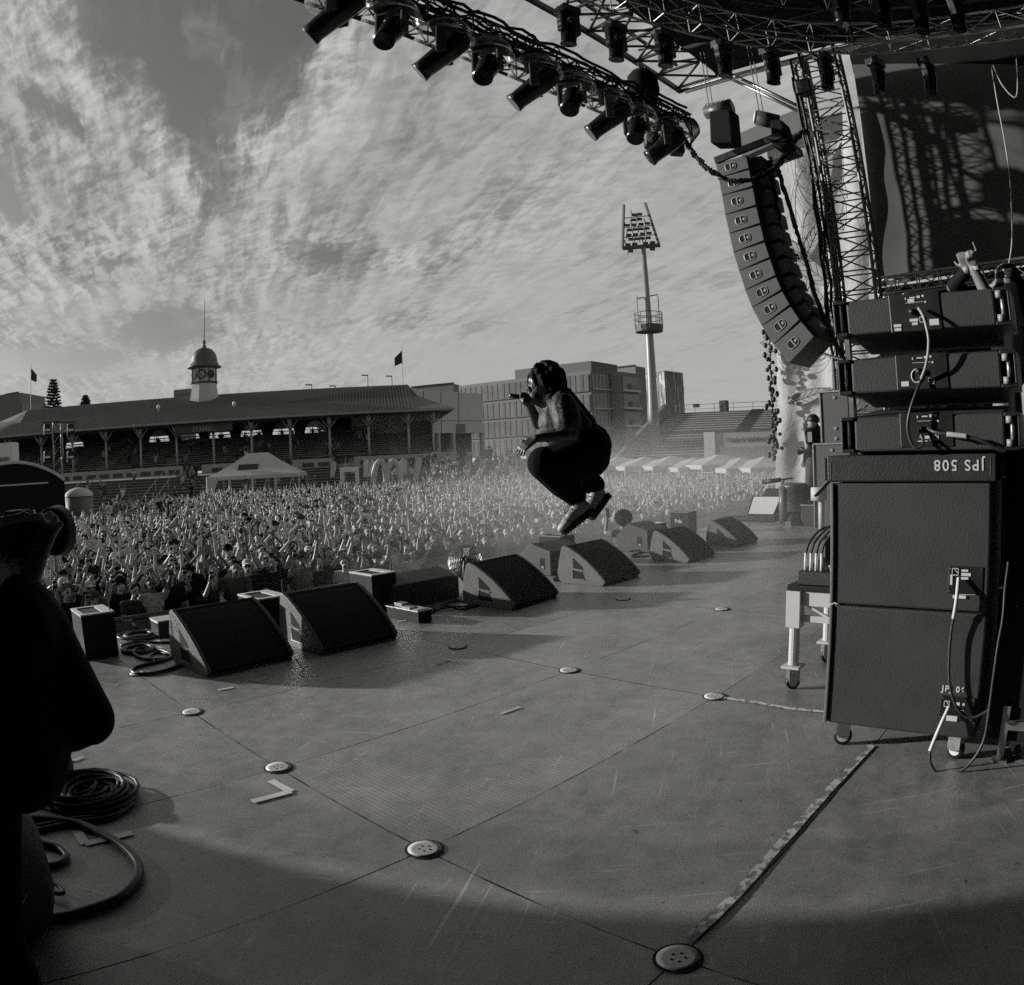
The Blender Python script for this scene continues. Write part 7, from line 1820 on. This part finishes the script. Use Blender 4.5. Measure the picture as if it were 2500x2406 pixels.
jk = [('c', w3(55, 1520), w3(-60, 1500), .075, .085, 0), ('c', w3(68, 1448, .03), w3(112, 1540, .0), .046, .06, 0), ('c', w3(112, 1540, .0), w3(218, 1755, -.04), .06, .066, 0), ('c', w3(30, 1560), w3(25, 1700), .16, .165, 0), ('c', w3(40, 1700), w3(35, 1840), .16, .15, 0), ('c', w3(75, 1700), w3(78, 1850), .10, .075, 0), ('c', w3(-30, 1700), w3(-40, 1850), .12, .10, 0),
      ('c', w3(105, 1530, -.02), w3(225, 1752, -.04), .072, .062, 0), ('c', w3(225, 1755, -.04), w3(175, 1790, .06), .060, .05, 0), ('c', w3(-62, 1540), w3(-110, 1760), .07, .06, 0), ('c', w3(-110, 1760), w3(-64, 1845, .11), .06, .05, 0), ('c', w3(110, 1560), w3(70, 1650), .06, .06, 0)]
put('jacket', blob('jacket', jk, .010, 6, [JACK]), left)
tr_ = [('c', w3(-35, 1850), foot + np.array([0, 0, .46]), .105, .085, 0), ('c', foot + np.array([0, 0, .46]), foot + np.array([0, 0, .10]), .085, .08, 0), ('c', w3(-110, 1850), foot - lr2 * .18 + np.array([0, 0, .46]), .105, .085, 0), ('c', foot - lr2 * .18 + np.array([0, 0, .46]), foot - lr2 * .2 + np.array([0, 0, .10]), .085, .08, 0)]
put('trousers', blob('trousers', tr_, .012, 4, [PANT]), left)

# ------------------------------------------------------------------ person with raised arms behind the stack
def q6(x, y, o=0.0): return atd(2300 + x * .1591, 560 + y * .1591, 5.0 + o)
rf = ray(2440, 700); rf2 = np.array([rf[0], rf[1], 0]) / math.hypot(rf[0], rf[1]); rr2 = np.array([rf2[1], -rf2[0], 0]); RR = np.stack([rr2, rf2, lu2], 1)
hb_ = q6(1000, 830)
rp_ = thing('person', 'person in black with a patterned head scarf holding both hands up behind the speaker stack', 'person', (hb_[0] + .1, hb_[1], .72))
sk = [('e', hb_ , (.082, .098, .112), RR, 0), ('e', q6(870, 900), (.05, .055, .06), RR, 0), ('c', q6(800, 850), q6(745, 880), .014, .018, 0), ('e', q6(955, 905, -.07), (.02, .014, .032), RR, 0), ('c', q6(1010, 950), q6(1050, 1100), .06, .065, 0), ('c', q6(1050, 1100), q6(1100, 1500), .13, .16, 0), ('c', q6(1100, 1500), q6(1120, 2000), .155, .14, 0),
      ('c', q6(900, 1180, -.05), q6(1230, 1180, .1), .075, .075, 0), ('c', q6(900, 1180, -.05), q6(690, 1010, -.12), .058, .05, 0), ('c', q6(690, 1010, -.12), q6(490, 620, -.12), .048, .033, 0),
      ('c', q6(1200, 1180, .2), q6(600, 1150, .38), .055, .048, 0), ('c', q6(160, 880, .32), q6(390, 620, .2), .046, .032, 0), ('c', q6(600, 1150, .38), q6(160, 880, .32), .05, .047, 0)]
b2 = q6(1120, 2000); 
for o in (-.1, .1):
    k_ = b2 + rr2 * o; sk += [('c', k_, np.array([k_[0], k_[1], 1.2]), .09, .06, 0), ('c', np.array([k_[0], k_[1], 1.2]), np.array([k_[0], k_[1], .80]), .055, .045, 0), ('c', np.array([k_[0], k_[1], .77]), np.array([k_[0], k_[1], .77]) - rr2 * .15, .045, .035, 0)]
# near hand: closed with index and little finger out
w = q6(490, 620, -.12); tp = q6(440, 420, -.12); d = (tp - w) / np.linalg.norm(tp - w); s = rr2 - d * (rr2 @ d); s /= np.linalg.norm(s)
for i in (-1.4, -.5, .5, 1.4): sk.append(('c', w + s * i * .010, w + d * .085 + s * i * .021, .016, .014, 0))
for i in (-.5, .5):
    b0 = w + d * .088 + s * i * .021; sk += [('c', b0, b0 + d * .02 - rf2 * .03, .0125, .0115, 0), ('c', b0 + d * .02 - rf2 * .03, b0 - d * .02 - rf2 * .042, .0115, .010, 0)]
sk += [('c', w + d * .085 + s * .031, q6(530, 320, -.14), .0115, .010, 0), ('c', q6(530, 320, -.14), q6(478, 210, -.14), .0105, .009, 0), ('c', w + d * .05 - s * .03, q6(378, 440, -.14), .013, .0105, 0), ('c', q6(378, 440, -.14), q6(362, 365, -.14), .0105, .009, 0), ('c', w + d * .08 + s * .01 - rf2 * .03, q6(480, 345, -.16), .013, .011, 0)]
sk += hand(q6(390, 620, .2), q6(350, 520, .2) - q6(390, 620, .2), -rf2, .18, 0, .3, .75, 1)
put('body', blob('body', sk, .0078, 4, [SKINM]), rp_)
bn = [('e', hb_ + lu2 * .045 + rr2 * .01, (.094, .108, .085), RR, 0), ('c', hb_ + rr2 * .09, hb_ + rr2 * .14 - lu2 * .04, .035, .02, 0)]
def bandana():
    m = bpy.data.materials.new('patterned_scarf'); m.use_nodes = True; nt = NT(m.node_tree); bs = m.node_tree.nodes['Principled BSDF']; oc = nt.n('ShaderNodeTexCoord').outputs['Object']
    v = nt.n('ShaderNodeTexVoronoi', {'Vector': oc, 'Scale': 38.0}).outputs['Distance']; k = nt.m('MULTIPLY', nt.sstep(v, .25, .35, 1, 0), nt.sstep(nt.noise(oc, 22, 3, .6), .42, .52))
    nt.link(grey(nt, nt.mix(k, .03, .55)), bs.inputs['Base Color']); bs.inputs['Roughness'].default_value = .8; return m
put('head_scarf', blob('head_scarf', bn, .010, 3, [bandana()]), rp_)
jk = [('c', q6(1050, 1090), q6(1100, 1500), .15, .18, 0), ('c', q6(1100, 1500), q6(1120, 2050), .18, .16, 0), ('c', q6(900, 1180, -.05), q6(1230, 1180, .1), .092, .09, 0), ('c', q6(900, 1180, -.05), q6(700, 1030, -.12), .08, .066, 0), ('c', q6(1200, 1180, .2), q6(600, 1150, .38), .07, .062, 0), ('c', q6(600, 1150, .38), q6(175, 870, .32), .062, .055, 0), ('c', q6(175, 870, .32), q6(360, 655, .22), .055, .042, 0)]
put('jacket', blob('jacket', jk, .011, 5, [JACK]), rp_)
obj('wristband', B().lathe([(.037, -.012), (.038, .012)], q6(530, 590, -.12), 14, ax=d), OFFWHITE, rp_)
lb_ = q6(930, 1475, -.2); obj('pass_card', B().obox(lb_ - rf2 * .03, rr2, rf2, lu2, .045, .004, .06), WHITEP, rp_)

# ------------------------------------------------------------------ stage technician with cap in the far wing
TD = 15.6
def q8(x, y, o=0.0): return atd(1780 + x * .21216, 900 + y * .21216, TD + o)
tf = ray(1975, 1120); tf2 = np.array([tf[0], tf[1], 0]) / math.hypot(tf[0], tf[1]); tr2 = np.array([tf2[1], -tf2[0], 0]); RT = np.stack([tr2, tf2, lu2], 1)
tech = thing('person', 'bearded stage hand in a black cap and shirt standing behind the grey far cabinets', 'person', (*q8(960, 1550)[:2], q8(960, 1550)[2]))
k = 1.5
sk = [('e', q8(960, 635), (.12, .15, .17), RT, 0), ('e', q8(935, 690), (.075, .085, .09), RT, 0), ('c', q8(905, 650), q8(898, 660), .02, .025, 0), ('c', q8(975, 700), q8(985, 770), .09, .1, 0), ('c', q8(985, 770), q8(985, 960), .2, .22, 0), ('c', q8(985, 960), q8(980, 1080), .22, .22, 0),
      ('c', q8(945, 770, -.2), q8(1010, 770, .2), .11, .11, 0), ('c', q8(945, 775, -.25), q8(905, 905, -.3), .085, .07, 0), ('c', q8(905, 905, -.3), q8(870, 740, -.25), .065, .05, 0), ('c', q8(1000, 775, .25), q8(950, 930, .3), .085, .07, 0), ('c', q8(950, 930, .3), q8(885, 940, .2), .065, .05, 0),
      ('c', q8(970, 1080, -.1), q8(940, 1300, -.1), .15, .1, 0), ('c', q8(940, 1300, -.1), q8(955, 1500, -.1), .1, .07, 0), ('c', q8(985, 1080, .1), q8(975, 1300, .1), .15, .1, 0), ('c', q8(975, 1300, .1), q8(985, 1500, .1), .1, .07, 0), ('c', q8(950, 1520, -.1), q8(915, 1530, -.1), .07, .05, 0), ('c', q8(985, 1520, .1), q8(950, 1530, .1), .07, .05, 0)]
sk += hand(q8(870, 740, -.25), lu2 * 1.0 + tr2 * .1, -tf2, .26, 0, .4, .5, 1) + hand(q8(885, 940, .2), -tr2 - lu2 * .3, tf2, .26, 0, .4, .6, 1)
put('body', blob('body', sk, .014, 4, [SKINM]), tech)
put('cap', blob('cap', [('e', q8(965, 590), (.135, .165, .12), RT, 0), ('c', q8(910, 605), q8(878, 615), .035, .018, 0)], .014, 3, [mat('dark_felt', .012, .6, 8, .3, .3, 20)]), tech)
put('beard', blob('beard', [('e', q8(938, 715), (.07, .075, .06), RT, 0), ('e', q8(990, 680), (.09, .12, .12), RT, 0)], .014, 3, [HAIRD]), tech)
put('shirt', blob('shirt', [('c', q8(985, 770), q8(985, 960), .225, .245, 0), ('c', q8(985, 960), q8(980, 1050), .245, .245, 0), ('c', q8(945, 770, -.2), q8(1010, 770, .2), .13, .13, 0), ('c', q8(945, 775, -.25), q8(922, 850, -.28), .11, .10, 0), ('c', q8(1000, 775, .25), q8(970, 860, .28), .11, .1, 0)], .016, 4, [JACK]), tech)
put('trousers', blob('trousers', [('c', q8(970, 1075, -.1), q8(940, 1300, -.1), .175, .125, 0), ('c', q8(940, 1300, -.1), q8(955, 1490, -.1), .12, .10, 0), ('c', q8(985, 1075, .1), q8(975, 1300, .1), .175, .125, 0), ('c', q8(975, 1300, .1), q8(985, 1490, .1), .12, .1, 0)], .016, 4, [mat('dark_grey_trousers', .05, .8)]), tech)
obj('pass_card', B().obox(q8(928, 790, -.3) - tf2 * .1, tr2, tf2, lu2, .09, .01, .2), WHITEP, tech)
stp_ = B(); c = q8(960, 1545); stp_.box(c[0] - .3, c[0] + .7, c[1] - .8, c[1] + .16, 0.01, c[2] - .02)
t = thing('flight_case', 'low black flight case under the bearded stage hand', 'case', (c[0], c[1], 0)); obj('case_shell', stp_, BLACKROUGH, t, bevel=.02); obj('case_edge', B().bar((c[0] - .305, c[1] - .8, c[2] - .03), (c[0] - .305, c[1] + .16, c[2] - .03), .03), STEEL, t)

# ------------------------------------------------------------------ crowd figures (face along +Y, feet at z = 0)
CM_SKIN = [mat('skin_tone_a', 0.60, .5), mat('skin_tone_b', 0.50, .5), mat('skin_tone_c', 0.24, .5)]
CM_SHIRT = [mat('black_tee', .022, .9, spec=.15), mat('charcoal_tee', .08, .9, spec=.15), mat('grey_tee', .14, .9, spec=.15), mat('mid_tee', .27, .9, spec=.15), mat('pale_tee', .48, .9, spec=.15), mat('white_tee', .72, .9, spec=.15)]
CM_HAIR = [mat('crowd_dark_hair', .008, .85, 30, .3, spec=.12), mat('crowd_brown_hair', .022, .85, 30, .3, spec=.12), mat('crowd_fair_hair', .10, .85, 30, .3, spec=.12), mat('cap_white', .6, .8)]
CM_DARK = mat('dark_detail', .01, .35); CM_LEG = mat('dark_shorts', .05, .9)
LU = np.array([0, 0, 1.0])
def figure(pose, hair, acc=(), lean=0.0, seed=0):
    """list of primitives; tags 0 skin 1 shirt 2 hair/hat 3 dark detail 4 legs"""
    rnd = random.Random(seed); P = []
    pel = np.array([0, 0, .93]); ch = np.array([0, .02 + lean * .3, 1.26]); nk = np.array([0, .03 + lean * .55, 1.46]); hc = np.array([rnd.uniform(-.02, .02), .055 + lean * .75, 1.605])
    fr = bool('long' in hair); sw = .175 if fr else .195
    P += [('c', pel, ch, .135, .15, 1), ('c', ch + np.array([-.07, 0, .04]), ch + np.array([.07, 0, .04]), .125, .125, 1), ('c', ch + LU * .1, nk - LU * .05, .12, .075, 1), ('c', nk - LU * .03, hc - LU * .05, .052, .052, 0)]
    P += [('e', hc + np.array([0, -.005, .02]), (.074, .092, .098), None, 0), ('e', hc + np.array([0, .022, -.055]), (.056, .062, .06), None, 0), ('c', hc + np.array([0, .088, .012]), hc + np.array([0, .103, -.022]), .011, .015, 0), ('e', hc + np.array([-.077, -.005, 0]), (.012, .02, .03), None, 0), ('e', hc + np.array([.077, -.005, 0]), (.012, .02, .03), None, 0)]
    for s in (-1, 1): P += [('e', hc + np.array([s * .031, .082, .018]), (.015, .010, .009), None, 3)]
    P += [('e', hc + np.array([0, .084, -.058]), (.022, .012, .016 if 'shout' in acc else .007), None, 3)]
    if 'glasses' in acc: P += [('e', hc + np.array([s * .033, .085, .018]), (.03, .014, .022), None, 3) for s in (-1, 1)] + [('c', hc + np.array([-.07, .06, .02]), hc + np.array([.07, .06, .02]), .008, .008, 3)]
    if hair == 'short': P += [('e', hc + np.array([0, -.022, .048]), (.084, .094, .083), None, 2)]
    elif hair == 'curly': P += [('e', hc + np.array([0, -.025, .06]), (.11, .112, .10), None, 2)] + [('e', hc + np.array([.1 * math.cos(q), -.03 + .09 * math.sin(q), .07]), (.04, .04, .045), None, 2) for q in np.linspace(-.3, PI + .3, 6)]
    elif hair == 'afro': P += [('e', hc + np.array([0, -.03, .06]), (.16, .16, .15), None, 2)]
    elif hair == 'long': P += [('e', hc + np.array([0, -.022, .04]), (.086, .096, .09), None, 2)] + [('c', hc + np.array([s * .075, -.03, .02]), hc + np.array([s * .085, -.04, -.24]), .035, .03, 2) for s in (-1, 1)] + [('c', hc + np.array([0, -.08, 0]), hc + np.array([0, -.09, -.27]), .06, .055, 2)]
    elif hair == 'longbun': P += [('e', hc + np.array([0, -.022, .04]), (.084, .094, .088), None, 2), ('e', hc + np.array([0, -.06, .14]), (.045, .045, .04), None, 2)]
    elif hair in ('cap',): P += [('e', hc + np.array([0, -.015, .055]), (.086, .1, .078), None, 2), ('e', hc + np.array([0, .12, .055]), (.065, .07, .014), None, 2), ('e', hc + np.array([0, -.06, -.01]), (.08, .06, .07), None, 2)]
    elif hair == 'bucket': P += [('e', hc + np.array([0, -.01, .075]), (.09, .1, .07), None, 2), ('e', hc + np.array([0, -.005, .045]), (.135, .145, .022), None, 2)]
    sh = {-1: np.array([-sw, .02 + lean * .45, 1.395]), 1: np.array([sw, .02 + lean * .45, 1.395])}
    P += [('c', sh[-1], sh[1], .066, .066, 1)]
    for s, kind in ((-1, pose[0]), (1, pose[1])):
        j = lambda a: rnd.uniform(-a, a)
        if kind == 'up': el = sh[s] + np.array([s * .10 + j(.05), .08 + j(.05), .26]); wr = el + np.array([j(.10) + s * .02, .06 + j(.06), .24]); hdir, cu = np.array([j(.2), .1, 1.0]), rnd.choice((0.0, .2, .9))
        elif kind == 'point': el = sh[s] + np.array([s * .08, .16, .20]); wr = el + np.array([-s * .02 + j(.1), .20, .16]); hdir, cu = np.array([0, .7, .6]), .1
        elif kind == 'phone': el = sh[s] + np.array([s * .07, .20, .0]); wr = el + np.array([-s * .06, .10, .24]); hdir, cu = np.array([-s * .2, .15, 1.0]), .55
        elif kind == 'clap': el = sh[s] + np.array([s * .14, .12, .20]); wr = el + np.array([-s * .20, .08, .22]); hdir, cu = np.array([-s * .35, .1, .9]), .15
        elif kind == 'fold': el = sh[s] + np.array([s * .05, .10, -.26]); wr = el + np.array([-s * .18, .20, .02]); hdir, cu = np.array([-s * .8, .4, 0]), .5
        elif kind == 'head': el = sh[s] + np.array([s * .22, .04, .12]); wr = el + np.array([-s * .18, -.04, .16]); hdir, cu = np.array([-s * .8, 0, .3]), .3
        elif kind == 'rail': el = sh[s] + np.array([s * .06, .10, -.24]); wr = el + np.array([-s * .02, .26, .02]); hdir, cu = np.array([0, 1.0, -.3]), .5
        else: el = sh[s] + np.array([s * .06, -.01, -.29]); wr = el + np.array([-s * .02, .07, -.25]); hdir, cu = np.array([0, .2, -1.0]), .4
        P += [('c', sh[s], sh[s] + (el - sh[s]) * .55, .062, .058, 1), ('c', sh[s] + (el - sh[s]) * .55, el, .046, .041, 0), ('c', el, wr, .041, .028, 0)]
        P += hand(wr, hdir, np.array([0, -1.0, 0]) if hdir[2] > .3 else np.array([0, 0, 1.0]), .185, 0, .75, cu, s, .0105)
        if kind == 'phone':
            pc = wr + hdir / np.linalg.norm(hdir) * .10 + np.array([0, .025, .03])
            P += [('c', pc + np.array([s2 * .026, 0, -.05]), pc + np.array([s2 * .026, 0, .055]), .011, .011, 3) for s2 in (-1, 0, 1)]
    for s in (-1, 1): P += [('c', np.array([s * .09, 0, .9]), np.array([s * .1, .02, .5]), .095, .065, 4), ('c', np.array([s * .1, .02, .5]), np.array([s * .1, 0, .07]), .055, .04, 0), ('c', np.array([s * .1, -.02, .05]), np.array([s * .1, .14, .04]), .045, .035, 3)]
    P += [('c', np.array([-.07, 0, .93]), np.array([.07, 0, .93]), .12, .12, 4)]
    return P
VAR = [(('up', 'down'), 'short', ('shout',), 'one arm up'), (('up', 'up'), 'short', ('shout',), 'both arms up'), (('phone', 'down'), 'long', (), 'phone held up'), (('fold', 'fold'), 'cap', ('glasses',), 'cap and dark glasses'), (('down', 'up'), 'cap', ('shout',), 'cap, one arm up'),
       (('clap', 'clap'), 'long', ('shout',), 'hands joined overhead'), (('up', 'phone'), 'curly', (), 'curls and phone'), (('point', 'down'), 'short', ('glasses', 'shout'), 'dark glasses, arm out'), (('rail', 'rail'), 'short', ('shout',), 'both forearms forward'), (('rail', 'phone'), 'long', (), 'long hair and phone'),
       (('up', 'up'), 'bucket', ('glasses',), 'brimmed hat, both arms up'), (('point', 'point'), 'longbun', ('shout',), 'hair bun, both arms out'), (('down', 'down'), 'short', (), 'arms down'), (('head', 'fold'), 'curly', ('shout',), 'curls, hand at head'), (('phone', 'phone'), 'cap', (), 'cap, both hands on phone'), (('down', 'point'), 'long', ('shout',), 'long hair, arm out')]
HI, LO = [], []
SHN = ['black', 'charcoal', 'grey', 'mid-grey', 'pale', 'white']
for i, (pose, hair, acc, txt) in enumerate(VAR):
    pr = figure(pose, hair, acc, lean=.12 if 'rail' in pose else 0.0, seed=i * 7 + 1)
    for c in range(3):
        sh_i = (0, 2, 1, 4, 0, 3, 1, 2, 5, 2, 0, 3, 1, 4, 4, 1, 0, 2, 5, 0, 3, 3, 5, 2)[(i * 3 + c * 5 + i // 4) % 24]; sk_i = (0, 0, 1, 0, 1, 2)[(i + c * 2) % 6]; hr_i = 3 if hair in ('cap', 'bucket') and (i + c) % 2 else (i + c) % 3 if hair != 'afro' else 0
        ms = [CM_SKIN[sk_i], CM_SHIRT[sh_i], CM_HAIR[hr_i], CM_DARK, CM_LEG]
        if c == 0:
            base_hi = blob('person_body', pr, .0125, 2, ms); base_lo = blob('person_far', pr, .024, 1, ms, decim=.17)
            mh, ml = base_hi, base_lo
        else:
            mh, ml = base_hi.copy(), base_lo.copy()
            for q, m in enumerate(ms): mh.materials[q] = m; ml.materials[q] = m
        HI.append((mh, txt, SHN[sh_i], i)); LO.append(ml)

# ================================================================== the crowd
rc_ = random.Random(21)
GZ = -1.75
spots = []
def inside(X, Y):
    x, y = proj((X, Y, GZ + 1.6))
    return -30 < x < 1925 and y < 1700
tgt = np.array([2.6, -1.0])
row = 0; Y = 7.02
while Y < 75:
    X = -4 + rc_.uniform(0, .5); depth = Y
    dxs = .50 + min(.38, max(0, (Y - 9)) * .012)
    while X < 78:
        x_, y_ = X + rc_.uniform(-.13, .13), Y + rc_.uniform(-.14, .14)
        if inside(x_, y_):
            az = math.degrees(math.atan2(y_ - CAM[1], x_ - CAM[0])); dd = math.hypot(x_ - CAM[0], y_ - CAM[1]); d54 = (x_ - CAM[0]) * N5[0] + (y_ - CAM[1]) * N5[1]
            lim = 58.5
            if az > 70.5: lim = 38 + (rc_.random() < .12) * 10
            elif az > 67: lim = 50
            if az < 40: lim = 46 + (40 - az) * .0
            ok = (d54 < lim and az >= 40) or (az < 40 and dd < lim)
            if az > 74 and dd > 36: ok = False
            if ok and (rc_.random() < (.97 if dd < 30 else .9)): spots.append((dd, x_, y_, row))
        X += dxs
    row += 1; Y += .60 + min(.45, max(0, (Y - 9)) * .014)
spots.sort()
NEAR = 296
near, far = spots[:NEAR], spots[NEAR:]
near.sort(key=lambda q: (q[3], q[1]))
used = {}
ORD = ['first', 'second', 'third', 'fourth', 'fifth', 'sixth', 'seventh', 'eighth', 'ninth', 'tenth']
ROWN = ['at barrier'] + [w + ' row' for w in 'second third fourth fifth sixth seventh eighth ninth tenth eleventh twelfth thirteenth'.split()]
marks = [(0.2, 'nearest box'), (1.6, 'biggest wedge'), (3.4, 'second wedge'), (5.2, 'low speaker'), (7.6, 'cage fan'), (10.5, 'fourth wedge'), (14.5, 'fifth wedge'), (99, 'farthest wedge')]
front_kinds = [8, 9, 14, 3, 0, 8, 2, 15, 7, 9, 11, 6]
for i, (dd, x, y, r) in enumerate(near):
    if r == 0: v = rc_.choice(front_kinds)
    elif r < 3: v = rc_.choice([0, 1, 2, 3, 4, 5, 6, 7, 13, 14, 15, 10, 11, 2, 6])
    else: v = rc_.randrange(16)
    k = v * 3 + rc_.randrange(3)
    if dd < 19 and HI[k][2] in ('pale', 'white') and rc_.random() < .6: k = v * 3 + rc_.randrange(3)
    me, txt, shn, vi = HI[k]
    o = bpy.data.objects.new('person', me); COL.objects.link(o)
    o.location = (x, y, GZ); a = math.atan2(tgt[1] - y, tgt[0] - x) - PI / 2 + rc_.uniform(-.35, .35)
    s = rc_.uniform(.93, 1.07); o.rotation_euler = (rc_.uniform(-.04, .04), rc_.uniform(-.06, .06), a); o.scale = (s * rc_.choice((1, 1, -1)) if False else s, s, s)
    rw_ = ROWN[min(r, 12)]
    mk = next(m for lim, m in marks if proj((x, y, 0))[0] < proj((lim, 6, 0))[0] or lim == 99)
    o['category'] = 'person'; o['group'] = 'front part of the crowd'
    base = 'fan in %s, %s, %s beyond %s' % (shn, txt, rw_, mk)
    used.setdefault(base, []).append(o)
for base, os_ in used.items():
    for q, o in enumerate(os_):
        o['label'] = base if len(os_) == 1 else base.replace('fan in', ORD[min(q, 9)] + ' fan from left in', 1)
# everybody farther back: one mass
def lo_arrays(me):
    n = len(me.vertices); co = np.empty(n * 3); me.vertices.foreach_get('co', co)
    me.calc_loop_triangles(); t = len(me.loop_triangles); tv = np.empty(t * 3, 'i4'); me.loop_triangles.foreach_get('vertices', tv)
    pm = np.empty(len(me.polygons), 'i4'); me.polygons.foreach_get('material_index', pm); tp = np.empty(t, 'i4'); me.loop_triangles.foreach_get('polygon_index', tp)
    return co.reshape(-1, 3), tv.reshape(-1, 3), pm[tp], [m.name for m in me.materials]
LA = [lo_arrays(m) for m in LO]
names = []; VV, FF, MM = [], [], []; off = 0
extra = []
for k in range(300):      # people on the open terraces and in the stand
    q = rc_.random()
    if q < .72:
        i = rc_.randrange(13); s = rc_.uniform(-25, -3.8); p = P5(s, 60 + i * 1.1 + .5, -1.62 + i * .21)
    elif q < .86:
        i = rc_.randrange(8); s = rc_.uniform(0, 52); p = P5(s, 81.4 + i, 2.3 + i * .25 - .25)
    else:
        i = rc_.randrange(9); s = rc_.uniform(2, 54); p = P5(s, 69.5 + i * .95, -1.6 + i * .28)
    extra.append((p[0], p[1], p[2]))
for c in range(0, 7):
    for j in range(2): p = P5(c_arch + c * 4.29 + rc_.uniform(-1.2, 1.2), 95.9, 4.7); extra.append((p[0], p[1], p[2]))
for k in range(34):        # stragglers by the fence
    p = hd(rc_.uniform(235, 520), 1230, rc_.uniform(43.5, 58)); extra.append((p[0], p[1], GZ))
allfar = [(x, y, GZ) for _, x, y, _ in far] + extra
for (x, y, z) in allfar:
    k = rc_.randrange(len(LA)); co, tv, mm, mn = LA[k]
    a = math.atan2(tgt[1] - y, tgt[0] - x) - PI / 2 + rc_.uniform(-.5, .5); s = rc_.uniform(.92, 1.08); ca, sa = math.cos(a) * s, math.sin(a) * s
    w = np.empty_like(co); w[:, 0] = x + co[:, 0] * ca - co[:, 1] * sa; w[:, 1] = y + co[:, 0] * sa + co[:, 1] * ca; w[:, 2] = z + co[:, 2] * s
    lut = []
    for n in mn:
        if n not in names: names.append(n)
        lut.append(names.index(n))
    VV.append(w); FF.append(tv + off); MM.append(np.array(lut)[mm]); off += len(co)
VV, FF, MM = np.concatenate(VV), np.concatenate(FF), np.concatenate(MM)
me = bpy.data.meshes.new('crowd'); me.vertices.add(len(VV)); me.vertices.foreach_set('co', VV.ravel()); nt_ = len(FF)
me.loops.add(nt_ * 3); me.loops.foreach_set('vertex_index', FF.ravel().astype('i4')); me.polygons.add(nt_); me.polygons.foreach_set('loop_start', np.arange(0, nt_ * 3, 3, dtype='i4'))
try: me.polygons.foreach_set('loop_total', np.full(nt_, 3, 'i4'))
except Exception: pass
for n in names: me.materials.append(bpy.data.materials[n])
me.polygons.foreach_set('material_index', MM.astype('i4')); me.update(calc_edges=True); me.validate()
o = bpy.data.objects.new('crowd', me); COL.objects.link(o)
tag(o, 'dense festival crowd filling the arena back to the tents and the stand', 'crowd', kind='stuff')
print('crowd', len(near), len(allfar), nt_)

# photographer with big hair on the pit step, seen from behind
hp_ = hd(1522, 1268, 13.0); fz = hp_[2] - 1.64
ms = [CM_SKIN[2], CM_SHIRT[2], CM_HAIR[0], CM_DARK, CM_LEG]
t = put('person', blob('person_body', figure(('phone', 'fold'), 'afro', (), 0, 77), .0125, 2, ms))
t.location = (hp_[0], hp_[1], fz); t.rotation_euler = (0, 0, math.atan2(hp_[1] - CAM[1], hp_[0] - CAM[0]) - PI / 2 + .3)
tag(t, 'person with big round curly hair in the pit, turned away from the stage', 'person')
tag(obj('pit_step', B().box(hp_[0] - .8, hp_[0] + .8, hp_[1] - .4, hp_[1] + .5, GZ + .005, fz), BLACKROUGH, loc=(hp_[0], hp_[1], GZ)), 'black step in the pit under the person with the big curly hair', 'step')

# ================================================================== stage smoke drifting over the pit and the right of the crowd
def smoke(name, label, az, d, z, rad, dens, seed):
    m = bpy.data.materials.new(name + '_air'); m.use_nodes = True; nt = NT(m.node_tree); m.node_tree.nodes.clear()
    oc = nt.n('ShaderNodeTexCoord').outputs['Object']
    r = nt.n('ShaderNodeVectorMath', {0: oc}, operation='LENGTH').outputs['Value']
    fall = nt.m('POWER', nt.m('MAXIMUM', nt.m('SUBTRACT', 1.0, nt.m('MULTIPLY', r, r)), 0.0), 1.4)
    nz = nt.noise(nt.n('ShaderNodeVectorMath', {0: oc, 1: (seed, 2.0, 3.0)}, operation='ADD').outputs[0], 2.2, 3, .6, .8)
    de = nt.m('MULTIPLY', nt.m('MULTIPLY', fall, nt.sstep(nz, .28, .72, .35, 1.5)), dens)
    pv = nt.n('ShaderNodeVolumePrincipled', {'Color': (.93, .925, .9, 1), 'Density': de, 'Anisotropy': 0.0})
    nt.link(pv.outputs[0], nt.n('ShaderNodeOutputMaterial').inputs['Volume'])
    o = obj(name, B().sph((0, 0, 0), 1.0, 40, 24), m)
    a = math.radians(az); o.location = (CAM[0] + d * math.cos(a), CAM[1] + d * math.sin(a), z); o.rotation_euler = (0, 0, a); o.scale = rad
    return tag(o, label, 'haze', kind='stuff')
smoke('haze', 'thin sunlit stage smoke hanging over the right half of the crowd', 33, 23, -0.8, (17, 11, 3.6), .048, 1.0)
smoke('haze', 'denser puff of stage smoke low behind the jumping singer', 36, 13.5, -0.3, (7.0, 5.0, 2.4), .045, 5.0)
smoke('haze', 'faint far smoke between the light mast and the tents', 36, 50, 1.0, (26, 18, 6.5), .0038, 9.0)
